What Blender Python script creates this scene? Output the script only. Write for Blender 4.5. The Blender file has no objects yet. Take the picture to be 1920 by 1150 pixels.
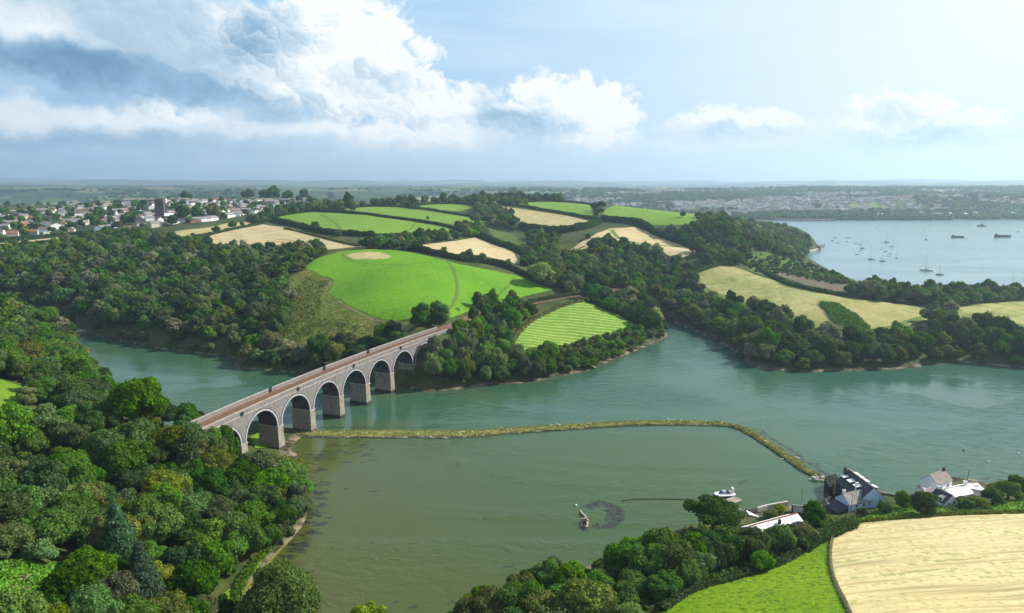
import bpy, bmesh, math, random
import numpy as np
from mathutils import Vector, Matrix, geometry as mgeo
R = math.radians
random.seed(7); rng = np.random.default_rng(7)
scene = bpy.context.scene
COL = scene.collection

# ------------------------------------------------------------------ camera
CAMH = 110.0
FPX, PW, PH, HORIZ = 1280.0, 1920, 1150, 350.0
PITCH = math.atan((PH / 2 - HORIZ) / FPX)
cam_d = bpy.data.cameras.new("camera")
cam_d.sensor_width = 36.0
cam_d.lens = 36.0 * FPX / PW
cam_d.clip_start = 1.0
cam_d.clip_end = 80000.0
cam = bpy.data.objects.new("camera", cam_d)
cam.location = (0, 0, CAMH)
cam.rotation_euler = (R(90) - PITCH, 0, 0)
COL.objects.link(cam)
scene.camera = cam

# ------------------------------------------------------------------ light
SUN_AZ, SUN_EL = R(72), R(36)          # azimuth clockwise from the view direction (+Y)
sun_d = bpy.data.lights.new("sun", 'SUN')
sun_d.energy = 5.0
sun_d.angle = R(0.5)
sun_d.color = (1.0, 0.94, 0.84)
sun = bpy.data.objects.new("sun", sun_d)
sdir = Vector((math.sin(SUN_AZ) * math.cos(SUN_EL), math.cos(SUN_AZ) * math.cos(SUN_EL), math.sin(SUN_EL)))
sun.rotation_euler = sdir.to_track_quat('Z', 'Y').to_euler()
sun.location = sdir * 500
COL.objects.link(sun)
scene.view_settings.view_transform = 'Standard'
scene.view_settings.look = 'None'
scene.view_settings.exposure = 0.68
scene.view_settings.gamma = 1.0
cy = scene.cycles
cy.max_bounces = 4; cy.diffuse_bounces = 2; cy.glossy_bounces = 2; cy.transmission_bounces = 2
cy.transparent_max_bounces = 4; cy.volume_bounces = 0
cy.caustics_reflective = False; cy.caustics_refractive = False
cy.use_denoising = True
cy.use_adaptive_sampling = True
cy.adaptive_threshold = 0.02


class NT:
    """tiny node-tree helper"""
    def __init__(s, tree):
        s.t = tree; s.n = tree.nodes; s.l = tree.links
    def new(s, typ, **kw):
        n = s.n.new(typ)
        for k, v in kw.items():
            setattr(n, k, v)
        return n
    def put(s, sock, v):
        if hasattr(v, 'is_output') or isinstance(v, bpy.types.NodeSocket):
            s.l.new(v, sock)
        elif v is not None:
            sock.default_value = v
    def math(s, op, a, b=None, c=None, clamp=False):
        n = s.new('ShaderNodeMath', operation=op, use_clamp=clamp)
        s.put(n.inputs[0], a)
        if b is not None: s.put(n.inputs[1], b)
        if c is not None: s.put(n.inputs[2], c)
        return n.outputs[0]
    def vmath(s, op, a, b=None, scale=None):
        n = s.new('ShaderNodeVectorMath', operation=op)
        s.put(n.inputs[0], a)
        if b is not None: s.put(n.inputs[1], b)
        if scale is not None: s.put(n.inputs['Scale'], scale)
        return n.outputs['Value'] if op in ('LENGTH', 'DOT_PRODUCT', 'DISTANCE') else n.outputs[0]
    def mix(s, f, a, b, blend='MIX'):
        n = s.new('ShaderNodeMix', data_type='RGBA', blend_type=blend)
        s.put(n.inputs[0], f)
        s.put(n.inputs[6], a if not isinstance(a, tuple) else (*a, 1)[:4])
        s.put(n.inputs[7], b if not isinstance(b, tuple) else (*b, 1)[:4])
        return n.outputs[2]
    def noise(s, vec, scale, detail=4, rough=0.5, dist=0.0, out=0):
        n = s.new('ShaderNodeTexNoise')
        if vec is not None: s.put(n.inputs['Vector'], vec)
        n.inputs['Scale'].default_value = scale; n.inputs['Detail'].default_value = detail
        n.inputs['Roughness'].default_value = rough; n.inputs['Distortion'].default_value = dist
        return n.outputs[out]
    def ramp(s, f, lo, hi, a=0.0, b=1.0, smooth=True):
        n = s.new('ShaderNodeMapRange')
        n.interpolation_type = 'SMOOTHSTEP' if smooth else 'LINEAR'
        s.put(n.inputs[0], f)
        for i, v in ((1, lo), (2, hi), (3, a), (4, b)): s.put(n.inputs[i], v)
        return n.outputs[0]
    def sep(s, v):
        n = s.new('ShaderNodeSeparateXYZ'); s.put(n.inputs[0], v); return n.outputs
    def comb(s, x, y, z):
        n = s.new('ShaderNodeCombineXYZ')
        s.put(n.inputs[0], x); s.put(n.inputs[1], y); s.put(n.inputs[2], z); return n.outputs[0]
    def cramp(s, f, stops):
        n = s.new('ShaderNodeValToRGB'); s.put(n.inputs[0], f)
        e = n.color_ramp.elements
        while len(e) > 1: e.remove(e[-1])
        e[0].position = stops[0][0]; e[0].color = (*stops[0][1], 1)
        for p, c in stops[1:]:
            k = e.new(p); k.color = (*c, 1)
        return n.outputs[0]

# ------------------------------------------------------------------ world: sky and clouds
world = bpy.data.worlds.new("World")
scene.world = world
world.use_nodes = True
w = NT(world.node_tree)
w.n.clear()
sky = w.new('ShaderNodeTexSky', sky_type='NISHITA')
sky.sun_disc = False
sky.sun_elevation = SUN_EL
sky.sun_rotation = SUN_AZ
sky.altitude = 100.0
sky.air_density = 1.0; sky.dust_density = 0.6; sky.ozone_density = 1.6
SKY_S = 0.107
tc = w.new('ShaderNodeTexCoord')
dirn = tc.outputs['Generated']
dx, dy, dz = w.sep(dirn)
az = w.math('MULTIPLY', w.math('ARCTAN2', dx, dy), 180 / math.pi)      # degrees, + to the sun's side
el = w.math('MULTIPLY', w.math('ARCSINE', dz), 180 / math.pi)


def px2ang(px, py):
    x = (px - 960) / FPX; y = -(py - 575) / FPX
    c, sn = math.cos(PITCH), math.sin(PITCH)
    v = Vector((x, c + y * sn, -sn + y * c)).normalized()
    return math.degrees(math.atan2(v.x, v.y)), math.degrees(math.asin(v.z))
def ell(cx, cy, rx, ry, tilt=0.0, a=None, e=None):
    """1 - r^2 of a bank of cloud, traced from the survey picture into azimuth and elevation"""
    ca, ce = px2ang(cx, cy)
    wa = abs(px2ang(cx + rx, cy)[0] - px2ang(cx - rx, cy)[0]) / 2; we = abs(px2ang(cx, cy - ry)[1] - px2ang(cx, cy + ry)[1]) / 2
    u = w.math('DIVIDE', w.math('SUBTRACT', a or az, ca), wa)
    t = w.math('DIVIDE', w.math('SUBTRACT', e or el, ce), we)
    t = w.math('SUBTRACT', t, w.math('MULTIPLY', u, tilt))
    r2 = w.math('ADD', w.math('MULTIPLY', u, u), w.math('MULTIPLY', t, t))
    return w.math('SUBTRACT', 1.0, r2)
def total(lst, k=.2, lo=-1.2):
    r = None
    for (cx, cy, rx, ry, tilt, wt) in lst:
        m = w.math('MAXIMUM', w.math('MULTIPLY', ell(cx, cy, rx, ry, tilt, waz, wel), wt), lo)
        r = m if r is None else w.math('SMOOTH_MAX', r, m, k)
    return r
def noise2(vec, scale, det, rough=.55, dist=0., color=False):
    n = w.new('ShaderNodeTexNoise', noise_dimensions='2D')
    w.put(n.inputs['Vector'], vec); n.inputs['Scale'].default_value = scale; n.inputs['Detail'].default_value = det
    n.inputs['Roughness'].default_value = rough; n.inputs['Distortion'].default_value = dist
    return n.outputs[1 if color else 0]


cv = w.comb(w.math('ADD', az, 60.0), w.math('ADD', w.math('MULTIPLY', el, 1.25), 20.0), 0)
warp = w.vmath('SUBTRACT', noise2(cv, .22, 5, .6, 0, True), (.5, .5, .5))
cw = w.vmath('ADD', cv, w.vmath('SCALE', warp, scale=2.6))
wx, wy, _ = w.sep(w.vmath('SCALE', warp, scale=4.0))
waz = w.math('ADD', az, wx); wel = w.math('ADD', el, w.math('MULTIPLY', wy, .8))
fine = noise2(cw, .9, 7, .62)
soft = noise2(cv, .16, 5, .55, .4)
SUN2 = (.62, .78)
def puff(scale, vec):
    v = w.new('ShaderNodeTexVoronoi', voronoi_dimensions='2D', feature='F1')
    w.put(v.inputs['Vector'], vec); v.inputs['Scale'].default_value = scale
    dome = w.math('SUBTRACT', .5, v.outputs['Distance'])
    rel = w.vmath('SUBTRACT', w.vmath('SCALE', vec, scale=scale), w.vmath('SCALE', v.outputs['Position'], scale=scale))
    side = w.vmath('DOT_PRODUCT', rel, (SUN2[0], SUN2[1], 0))
    return dome, side
p1 = puff(.42, cw)
cw2 = w.vmath('ADD', cw, w.vmath('SCALE', warp, scale=1.2))
p2 = puff(1.0, cw2)
p3 = puff(2.3, cw2)
BANKS = [(60, 20, 600, 170, -.25, 1.6), (420, 100, 340, 120, -.4, 1.4), (640, 95, 190, 130, -.2, 1.15), (770, 185, 150, 80, -.3, 1.0), (930, 235, 220, 75, -.1, .8),
         (1070, 222, 160, 84, -.1, 1.05), (150, 235, 460, 72, -.05, 1.1), (480, 255, 380, 66, -.05, 1.0), (800, 268, 380, 58, 0, .9), (1040, 275, 280, 40, 0, .6),
         (1370, 245, 165, 56, 0, .9), (1390, 272, 300, 40, 0, .75), (1670, 236, 150, 62, .1, .95), (1715, 200, 52, 34, 0, .75), (1720, 268, 300, 44, 0, .8), (1830, 226, 90, 40, .1, .7), (1890, 262, 80, 26, 0, .4), (-400, 100, 500, 200, 0, .8), (2400, 240, 300, 60, 0, .6)]
bank = total(BANKS)
CRISP = [(700, 120, 300, 150, -.3, 1), (1080, 195, 220, 80, 0, 1), (1380, 215, 150, 45, 0, .7), (1720, 205, 180, 60, 0, .8), (330, 200, 120, 26, 0, .4)]
crisp = w.ramp(total(CRISP, .1), -.5, .6)
rough_ = w.math('ADD', w.math('MULTIPLY', p1[0], .9), w.math('ADD', w.math('MULTIPLY', p2[0], .55), w.math('MULTIPLY', p3[0], .3)))
rough_ = w.math('ADD', rough_, w.math('MULTIPLY', w.math('SUBTRACT', fine, .5), .9))
amp = w.math('ADD', .22, w.math('MULTIPLY', crisp, .55))
dens = w.math('ADD', w.math('MULTIPLY', bank, .8), w.math('MULTIPLY', w.math('SUBTRACT', rough_, .1), amp))
dens = w.math('ADD', dens, w.math('MULTIPLY', w.math('SUBTRACT', soft, .5), .5))
edge = w.math('SUBTRACT', 1.0, w.math('MULTIPLY', crisp, .62))
cover = w.ramp(dens, -.06, edge)
# light on the billows: sunny side of every puff, bright crowns, grey undersides
BRIGHT = [(660, 85, 200, 110, -.3, 1.0), (790, 170, 120, 50, -.4, .8), (1110, 190, 120, 60, -.1, 1.0), (1000, 170, 60, 36, 0, .6), (1390, 215, 120, 30, 0, .8), (1700, 195, 110, 45, 0, 1.0), (1820, 205, 70, 30, 0, .7),
          (20, 45, 130, 50, -.2, .5), (140, 225, 200, 30, 0, .35), (380, 212, 120, 26, -.2, .45), (560, 20, 140, 60, 0, .7), (620, 190, 160, 40, -.3, .3), (720, 258, 420, 34, 0, .5), (1350, 258, 420, 26, 0, .5), (200, 228, 260, 30, 0, .35)]
DARK = [(130, 122, 280, 40, -.5, .8), (400, 180, 260, 32, -.85, .8), (100, 140, 220, 44, -.2, .6), (510, 60, 70, 50, .2, .45), (975, 235, 80, 46, 0, .5), (1370, 256, 130, 18, 0, .5), (1680, 212, 50, 18, 0, .45), (260, 268, 420, 16, -.2, .25), (1700, 262, 200, 16, 0, .35), (700, 150, 60, 18, -.2, .3)]
br = w.ramp(total(BRIGHT, .3), -.7, .8); dk = w.ramp(total(DARK, .2), -.8, .75)
side = w.math('ADD', w.math('MULTIPLY', p1[1], .34), w.math('ADD', w.math('MULTIPLY', p2[1], .26), w.math('MULTIPLY', p3[1], .16)))
side = w.math('ADD', side, w.math('MULTIPLY', w.math('SUBTRACT', fine, .5), .55))
side = w.math('MULTIPLY', side, w.math('ADD', .14, w.math('MULTIPLY', crisp, .42)))
thin = w.ramp(dens, 1.3, .1, 0, .22)
lit = w.math('ADD', w.math('ADD', .46, w.math('MULTIPLY', br, .48)), w.math('SUBTRACT', side, w.math('MULTIPLY', dk, .52)))
lit = w.math('ADD', lit, w.math('MULTIPLY', w.math('SUBTRACT', soft, .5), .5))
lit = w.math('ADD', lit, thin)
nearsun = w.ramp(az, -32, 30, smooth=False)
cl_l = w.cramp(lit, [(0, (1.0, 2.2, 3.5)), (.3, (2.1, 3.6, 5.1)), (.62, (4.8, 5.9, 6.8)), (1, (8.2, 8.4, 8.5))])
cl_r = w.cramp(lit, [(0, (2.8, 4.3, 5.9)), (.3, (3.7, 5.2, 6.6)), (.62, (5.6, 6.5, 7.3)), (1, (8.0, 8.1, 8.1))])
cloudc = w.mix(nearsun, cl_l, cl_r)
veil_v = w.comb(w.math('MULTIPLY', az, .03), w.math('MULTIPLY', el, .2), 0)
veil = w.ramp(noise2(veil_v, 2.2, 6, .6, .4), .35, .8, 0, .35)
clear = w.mix(w.ramp(az, -15, 36), (3.0, 4.9, 7.0), (6.3, 7.2, 7.8))
clear = w.mix(veil, clear, (6.3, 7.3, 8.0))
glow = w.math('MULTIPLY', w.ramp(az, 22, 42), w.math('MULTIPLY', w.ramp(el, 2, 14), .75))
clear = w.mix(glow, clear, (8.2, 8.3, 8.3))
low = w.ramp(el, 0.0, 8.0, 0.8, 0.0)
hazec = w.mix(nearsun, (2.7, 4.3, 6.1), (5.9, 7.0, 7.8))
clear = w.mix(low, clear, hazec)
# above the picture the plain sky takes over
clear = w.mix(w.ramp(el, 14, 40), clear, w.mix(.32, sky.outputs[0], (4.2, 5.0, 5.8)))
front = w.math('MULTIPLY', w.ramp(el, 22, 30, 1, 0), 1.0)
col = w.mix(w.math('MULTIPLY', cover, front), clear, cloudc)
col = w.mix(w.ramp(el, -.5, 4.2, .8, 0), col, hazec)
col = w.vmath('SCALE', col, scale=w.ramp(el, 12, 40, .77, 1.0))
bg = w.new('ShaderNodeBackground')
w.put(bg.inputs[0], col)
bg.inputs[1].default_value = SKY_S
wo = w.new('ShaderNodeOutputWorld')
w.l.new(bg.outputs[0], wo.inputs[0])
world.cycles.sampling_method = 'MANUAL'
world.cycles.sample_map_resolution = 256
# ------------------------------------------------------------------ helpers: pixels of the survey picture -> places
def ray(px, py):
    x = (px - PW / 2) / FPX; y = -(py - PH / 2) / FPX
    c, s = math.cos(PITCH), math.sin(PITCH)
    return (x, c + y * s, -s + y * c)
def at(px, py, z=0.0):
    d = ray(px, py); t = (z - CAMH) / d[2]
    return (d[0] * t, d[1] * t, z)
def proj(p):
    x, y, z = p[0], p[1], p[2] - CAMH
    c, s = math.cos(PITCH), math.sin(PITCH)
    wv = y * c - z * s; v = y * s + z * c
    return PW / 2 + FPX * x / wv, PH / 2 - FPX * v / wv
def W2(lst, z=0.0):
    return [at(p[0], p[1], p[2] if len(p) > 2 else z)[:2] for p in lst]

# ------------------------------------------------------------------ viaduct axis (needed by the terrain)
VA = np.array(at(413, 786, 24.5)); VB = np.array(at(827.5, 620.6, 24.5))
VD = (VB - VA) / np.linalg.norm(VB - VA)
VN = np.array([-VD[1], VD[0], 0.0])             # towards the far (upstream) side
def vdev(s):
    return 3.6 * (1 - ((s - 90) / 85.0) ** 2) if -20 < s < 200 else 3.6 * (1 - ((min(max(s, -20), 200) - 90) / 85.0) ** 2)
def vpt(s, off=0.0, z=0.0):
    """point s metres along the near face, off metres towards the far side"""
    sl = (vdev(s + .5) - vdev(s - .5))
    n = VN - VD * sl
    p = VA + VD * s + VN * vdev(s) + n * off
    return (p[0], p[1], z)
VW = 9.4
RAILZ = 22.6
rail_n = [vpt(s, VW / 2)[:2] for s in (165, 180)] + [at(880, 597, 23)[:2], at(938, 578.5, 23)[:2], at(990, 567.5, 23.5)[:2], at(1045, 556, 24)[:2], at(1108, 546, 24.5)[:2], at(1160, 538, 25)[:2]]
rail_s = [vpt(s, VW / 2)[:2] for s in (-12, -22)] + [(-128, 203), (-145, 178), (-165, 152)]

# ------------------------------------------------------------------ shorelines
far = [(-3500, 3300), (-1500, 2900), (-300, 2500), (200, 2100), (430, 1750), (600, 1560)]
shore_L2 = W2([(-60, 585), (60, 592), (170, 624), (250, 643), (350, 660), (440, 669), (450, 690), (550, 699), (610, 704), (700, 712), (760, 724), (800, 734),
               (850, 731), (900, 724), (1000, 716), (1040, 706), (1100, 696), (1160, 671), (1230, 641), (1250, 631), (1243, 610), (1236, 598), (1255, 600), (1290, 615),
               (1340, 637), (1385, 662), (1400, 680), (1430, 691), (1500, 698), (1600, 695), (1680, 692), (1740, 684), (1800, 679), (1860, 684), (1920, 690), (2300, 715)])
shore_L2 += [(760, 470), (720, 560), (520, 640), (440, 668)]
shore_L2 += W2([(1720, 555), (1640, 543), (1600, 530), (1565, 512), (1515, 484), (1508, 474), (1538, 468), (1530, 458), (1505, 447)])
L2 = shore_L2 + [(610, 1420)] + far[::-1] + [(-4500, 3400), (-4500, 500), (-900, 470)]
shore_L1 = W2([(330, 1290), (400, 1220), (462, 1120), (510, 1042), (547, 1008), (566, 980), (573, 940), (570, 905), (566, 880), (556, 858), (549, 843), (536, 846),
               (545, 832), (562, 819), (585, 810), (560, 806), (520, 800), (480, 790), (430, 782), (380, 795, 6), (300, 775, 8), (230, 745, 8), (195, 705, 6), (150, 668, 2), (165, 655, 0), (140, 648, 2), (120, 625, 8), (60, 596, 8), (-60, 570, 8)])
L1 = shore_L1 + [(-900, 440), (-900, -700), (-60, -700), (-70, 60)]
shore_L4 = [(2, 118)] + W2([(830, 1210), (930, 1150), (1010, 1100), (1080, 1075), (1160, 1040), (1240, 1005), (1300, 985), (1360, 968), (1400, 957), (1440, 952), (1490, 948), (1535, 953),
                            (1552, 930), (1556, 905), (1575, 893), (1612, 894), (1650, 922), (1690, 930), (1718, 928), (1722, 912), (1745, 900), (1800, 895), (1850, 905), (1880, 925), (1930, 930), (2050, 930), (2400, 905)])
L4 = shore_L4 + [(900, 180), (900, -700), (-55, -700), (-68, 70)]
L5 = [(30000, 2330), (2300, 2330)] + W2([(1920, 412), (1800, 412.5), (1650, 413.5), (1500, 413), (1440, 412.5), (1405, 411)]) + [(430, 2700), (-300, 3000), (-3500, 4000), (-30000, 4200), (-30000, 40000), (30000, 40000)]
LANDS = [np.array(p, float) for p in (L1, L2, L4, L5)]


def poly_sdf(P, poly):
    """signed distance, + inside; P (n,2)"""
    n = len(P); best = np.full(n, 1e18); inside = np.zeros(n, bool)
    m = len(poly)
    for i in range(m):
        a = poly[i]; b = poly[(i + 1) % m]
        ab = b - a; L = max(ab @ ab, 1e-9)
        t = np.clip(((P - a) @ ab) / L, 0, 1)
        q = a + t[:, None] * ab
        dd = ((P - q) ** 2).sum(1)
        best = np.minimum(best, dd)
        if a[1] != b[1]:
            c = ((a[1] > P[:, 1]) != (b[1] > P[:, 1])) & (P[:, 0] < (b[0] - a[0]) * (P[:, 1] - a[1]) / (b[1] - a[1]) + a[0])
            inside ^= c
    d = np.sqrt(best)
    return np.where(inside, d, -d)
def inpoly(x, y, poly):
    ins = False; j = len(poly) - 1
    for i in range(len(poly)):
        xi, yi = poly[i][0], poly[i][1]; xj, yj = poly[j][0], poly[j][1]
        if (yi > y) != (yj > y) and x < (xj - xi) * (y - yi) / (yj - yi) + xi: ins = not ins
        j = i
    return ins

# ------------------------------------------------------------------ heights
HC = [  # pixel x, pixel y, height: north hill
    (750, 603, 23), (660, 577, 27), (615, 545, 31), (690, 472, 52), (600, 485, 47), (830, 487, 48), (920, 507, 39), (1040, 543, 26), (900, 577, 25), (800, 540, 36), (700, 530, 38),
    (1093, 567, 21), (985, 615, 15), (960, 662, 9), (1197, 608, 7), (1080, 652, 5), (1030, 610, 14), (1110, 605, 12), (860, 650, 12), (900, 690, 4),
    (760, 437, 58), (577, 427, 61), (690, 405, 69), (690, 390, 74), (587, 398, 70), (513, 408, 65), (850, 384, 78), (1000, 398, 70), (1117, 418, 61), (1053, 433, 55), (857, 453, 50), (930, 448, 46),
    (973, 495, 36), (1000, 450, 46), (1143, 430, 58), (1113, 443, 54), (1247, 497, 32), (1313, 473, 42), (1220, 445, 50), (1200, 392, 75), (1327, 413, 66), (1033, 382, 79), (940, 375, 82), (1100, 381, 79), (700, 378, 79),
    (1400, 432, 48), (1440, 445, 26), (1340, 440, 54), (1413, 467, 25), (1380, 490, 27), (1480, 480, 10), (1330, 488, 31),
    (1060, 500, 31), (1150, 535, 20), (1180, 580, 12), (1100, 470, 41),
    (1363, 497, 26), (1300, 537, 18), (1383, 567, 13), (1506, 615, 8), (1628, 629, 7), (1740, 578, 13), (1640, 567, 17), (1567, 557, 20), (1500, 540, 24), (1450, 527, 25),
    (1433, 506, 26), (1599, 534, 12), (1525, 523, 19), (1560, 600, 12), (1873, 570, 11), (1831, 607, 8), (1900, 650, 7), (1780, 640, 8), (1450, 640, 6),
    (250, 560, 18), (100, 462, 46), (250, 445, 48), (400, 480, 42), (500, 475, 44), (150, 520, 28), (400, 560, 22), (400, 620, 12), (530, 600, 17), (540, 520, 38), (570, 650, 10), (640, 620, 17), (690, 650, 10),
    (400, 442, 52), (555, 460, 50), (493, 423, 58), (640, 455, 53), (467, 417, 60), (333, 435, 54), (150, 420, 53), (50, 440, 48), (305, 408, 66), (150, 395, 60), (290, 379, 80), (60, 386, 66), (0, 400, 55), (427, 395, 68), (500, 380, 77), (560, 372, 82), (430, 372, 80), (620, 378, 80), (0, 470, 44), (-150, 470, 42), (-300, 420, 50),
    # south-west bank
    (100, 700, 27), (250, 800, 19), (300, 950, 9), (100, 900, 22), (50, 1090, 23), (20, 740, 32), (250, 1100, 12), (10, 620, 28), (420, 900, 5), (430, 1060, 4), (400, 1140, 4), (180, 780, 24), (180, 1000, 17), (-200, 800, 38), (-200, 1000, 34), (60, 640, 24),
    # south-east bank
    (1750, 967, 6), (1563, 1007, 7), (1915, 961, 6), (1700, 1150, 20), (1920, 1150, 20), (1400, 1090, 9.5), (1300, 1108, 10.5), (1240, 1150, 13), (1450, 1063, 8), (1600, 960, 2.5), (1700, 945, 3), (1850, 940, 3), (1450, 990, 2.5), (1350, 1010, 3), (1100, 1120, 6), (1750, 1050, 12), (1600, 1080, 12),
]
hx, hz = [], []
for px, py, z in HC:
    hx.append(at(px, py, z)[:2]); hz.append(z)
for p in rail_n: hx.append(p); hz.append(RAILZ)
for p in rail_s: hx.append(p); hz.append(RAILZ)
for x, y, z in [(-108, 201, 18), (-100, 186, 14), (-94, 214, 11), (-88, 228, 6), (-20, 60, 20), (100, 40, 36), (200, 20, 44), (-150, 40, 34), (-300, 100, 46), (0, -200, 50), (300, 100, 28), (-500, 300, 50), (-700, 800, 55), (-900, 1300, 62), (-1500, 1600, 60),
                (-900, 2000, 40), (0, 1800, 50), (600, 300, 10), (700, 560, 8), (-300, 1750, 66), (300, 1500, 60), (-2500, 2200, 45), (-2000, 800, 55), (800, 0, 40)]:
    hx.append((x, y)); hz.append(z)
hx = np.array(hx); hz = np.array(hz)
MQ = 25.0
_d = np.sqrt(((hx[:, None] - hx[None]) ** 2).sum(2) + MQ ** 2)
_zm = hz.mean()
_wt = np.linalg.solve(_d + np.eye(len(hx)) * -0.6, hz - _zm)


def vnoise(x, y, seed):
    """value noise on arrays"""
    xi = np.floor(x).astype(np.int64); yi = np.floor(y).astype(np.int64)
    fx = x - xi; fy = y - yi
    fx = fx * fx * (3 - 2 * fx); fy = fy * fy * (3 - 2 * fy)
    def h(a, b):
        v = (a * 374761393 + b * 668265263 + seed * 1442695041) & 0x7fffffff
        v = ((v ^ (v >> 13)) * 1274126177) & 0x7fffffff
        return ((v ^ (v >> 16)) & 0xffff) / 65535.0
    return (h(xi, yi) * (1 - fx) + h(xi + 1, yi) * fx) * (1 - fy) + (h(xi, yi + 1) * (1 - fx) + h(xi + 1, yi + 1) * fx) * fy
def fbm(x, y, seed, o=4):
    s = 0; a = .5
    for k in range(o):
        s = s + a * vnoise(x * 2 ** k, y * 2 ** k, seed + k); a *= .5
    return s


def raw_heights(P):
    z = np.empty(len(P))
    for i in range(0, len(P), 20000):
        q = P[i:i + 20000]
        d = np.sqrt(((q[:, None] - hx[None]) ** 2).sum(2) + MQ ** 2)
        z[i:i + 20000] = d @ _wt + _zm
    z = np.clip(z, 0.8, 95)
    D = np.hypot(P[:, 0], P[:, 1])
    azm = np.arctan2(P[:, 0], np.maximum(P[:, 1], 1))
    fb = np.interp(D, [1500, 2300, 2700, 3500, 4500, 5600, 6500, 9000, 13000, 20000, 28000, 40000], [30, 14, 26, 52, 78, 104, 96, 105, 170, 255, 250, 220])
    left = np.interp(azm, [-0.6, -0.35, 0.0, 0.12], [1, 1, .6, 0])
    fb = fb * (1 - left) + left * np.interp(D, [1500, 2300, 3500, 5000, 7000, 9000, 13000, 20000, 28000, 40000], [20, 20, 45, 92, 128, 112, 175, 260, 250, 220])
    amp = np.interp(D, [2300, 3500, 6000, 12000, 20000, 30000], [4, 22, 60, 150, 270, 270])
    fb = fb + amp * (fbm(P[:, 0] / 1500 + 7.3, P[:, 1] / 1900 + 3.1, 11, 4) - .5)
    # low wooded hill behind the far quay
    hill = 34 * np.exp(-((P[:, 0] - 1750) / 520) ** 2 - ((P[:, 1] - 2780) / 230) ** 2)
    fb = np.maximum(fb + hill, 3)
    t = np.clip((P[:, 1] - 1700) / 700, 0, 1); t = t * t * (3 - 2 * t)
    return z * (1 - t) + fb * t


def terrain_heights(P):
    sd = np.full(len(P), -1e9)
    for L in LANDS: sd = np.maximum(sd, poly_sdf(P, L))
    near = P[:, 1] < 1700
    wob = np.where(near, 2.2, 25) * (fbm(P[:, 0] / np.where(near, 14, 160), P[:, 1] / np.where(near, 14, 160), 5, 3) - .44)
    sd = sd + wob
    h = raw_heights(P)
    zl = 0.25 + (h - .25) * (1 - np.exp(-np.maximum(sd, 0) / np.where(near, 11.0, 260.0))) + 0.06 * np.clip(sd, 0, 6)
    zl = zl + np.clip(sd / 25, 0, 1) * 0.5 * (fbm(P[:, 0] / 23, P[:, 1] / 23, 9, 3) - .44)
    zw = 0.25 + sd * 0.30
    z = np.where(sd > 0, zl, np.maximum(zw, -4.0))
    # railway formation cut level through the hill
    for line, fw in ((rail_n, 13), (rail_s, 9)):
        for a, b in zip(line[:-1], line[1:]):
            a = np.array(a); b = np.array(b); ab = b - a
            t = np.clip(((P - a) @ ab) / (ab @ ab), 0, 1)
            dd = np.hypot(*(P - a - t[:, None] * ab).T)
            k = np.clip((fw - dd) / (fw * .46), 0, 1)
            z = z * (1 - k) + (RAILZ - .1) * k
    return z, sd


def axis(lo, hi, step, LO, HI, g):
    a = list(np.arange(lo, hi + .1, step)); s = step; v = hi
    while v < HI:
        s *= g; v += s; a.append(v)
    s = step; v = lo
    while v > LO:
        s *= g; v -= s; a.insert(0, v)
    return np.array(a)
GX = axis(-620, 780, 5.0, -24500, 24500, 1.085)
GY = axis(110, 1330, 5.0, -660, 25000, 1.06)
_gx, _gy = np.meshgrid(GX, GY)
_P = np.stack([_gx.ravel(), _gy.ravel()], 1)
_z, _sd = terrain_heights(_P)
GZ = _z.reshape(_gx.shape); GS = _sd.reshape(_gx.shape)
def _bil(G, x, y):
    x = np.asarray(x, float); y = np.asarray(y, float)
    i = np.clip(np.searchsorted(GX, x) - 1, 0, len(GX) - 2); j = np.clip(np.searchsorted(GY, y) - 1, 0, len(GY) - 2)
    fx = np.clip((x - GX[i]) / (GX[i + 1] - GX[i]), 0, 1); fy = np.clip((y - GY[j]) / (GY[j + 1] - GY[j]), 0, 1)
    return (G[j, i] * (1 - fx) + G[j, i + 1] * fx) * (1 - fy) + (G[j + 1, i] * (1 - fx) + G[j + 1, i + 1] * fx) * fy
def hgt(x, y): return _bil(GZ, x, y)
def shore_d(x, y): return _bil(GS, x, y)
_T = np.concatenate([np.arange(90, 1500, 1.5), np.geomspace(1500, 30000, 700)])
def ground(px, py, dz=0.0, water=False):
    """where the line of sight meets the ground (raised by dz)"""
    d = ray(px, py); n = math.hypot(d[0], d[1]); t = _T / n
    x = d[0] * t; y = d[1] * t; z = CAMH + d[2] * t
    hh = hgt(x, y)
    if water: hh = np.maximum(hh, 0)
    k = np.nonzero(z <= hh + dz)[0]
    i = k[0] if len(k) else len(t) - 1
    if i > 0 and len(k):
        f0 = z[i - 1] - hh[i - 1] - dz; f1 = z[i] - hh[i] - dz
        u = f0 / (f0 - f1 + 1e-9)
        return (x[i - 1] + (x[i] - x[i - 1]) * u, y[i - 1] + (y[i] - y[i - 1]) * u)
    return (x[i], y[i])


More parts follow.
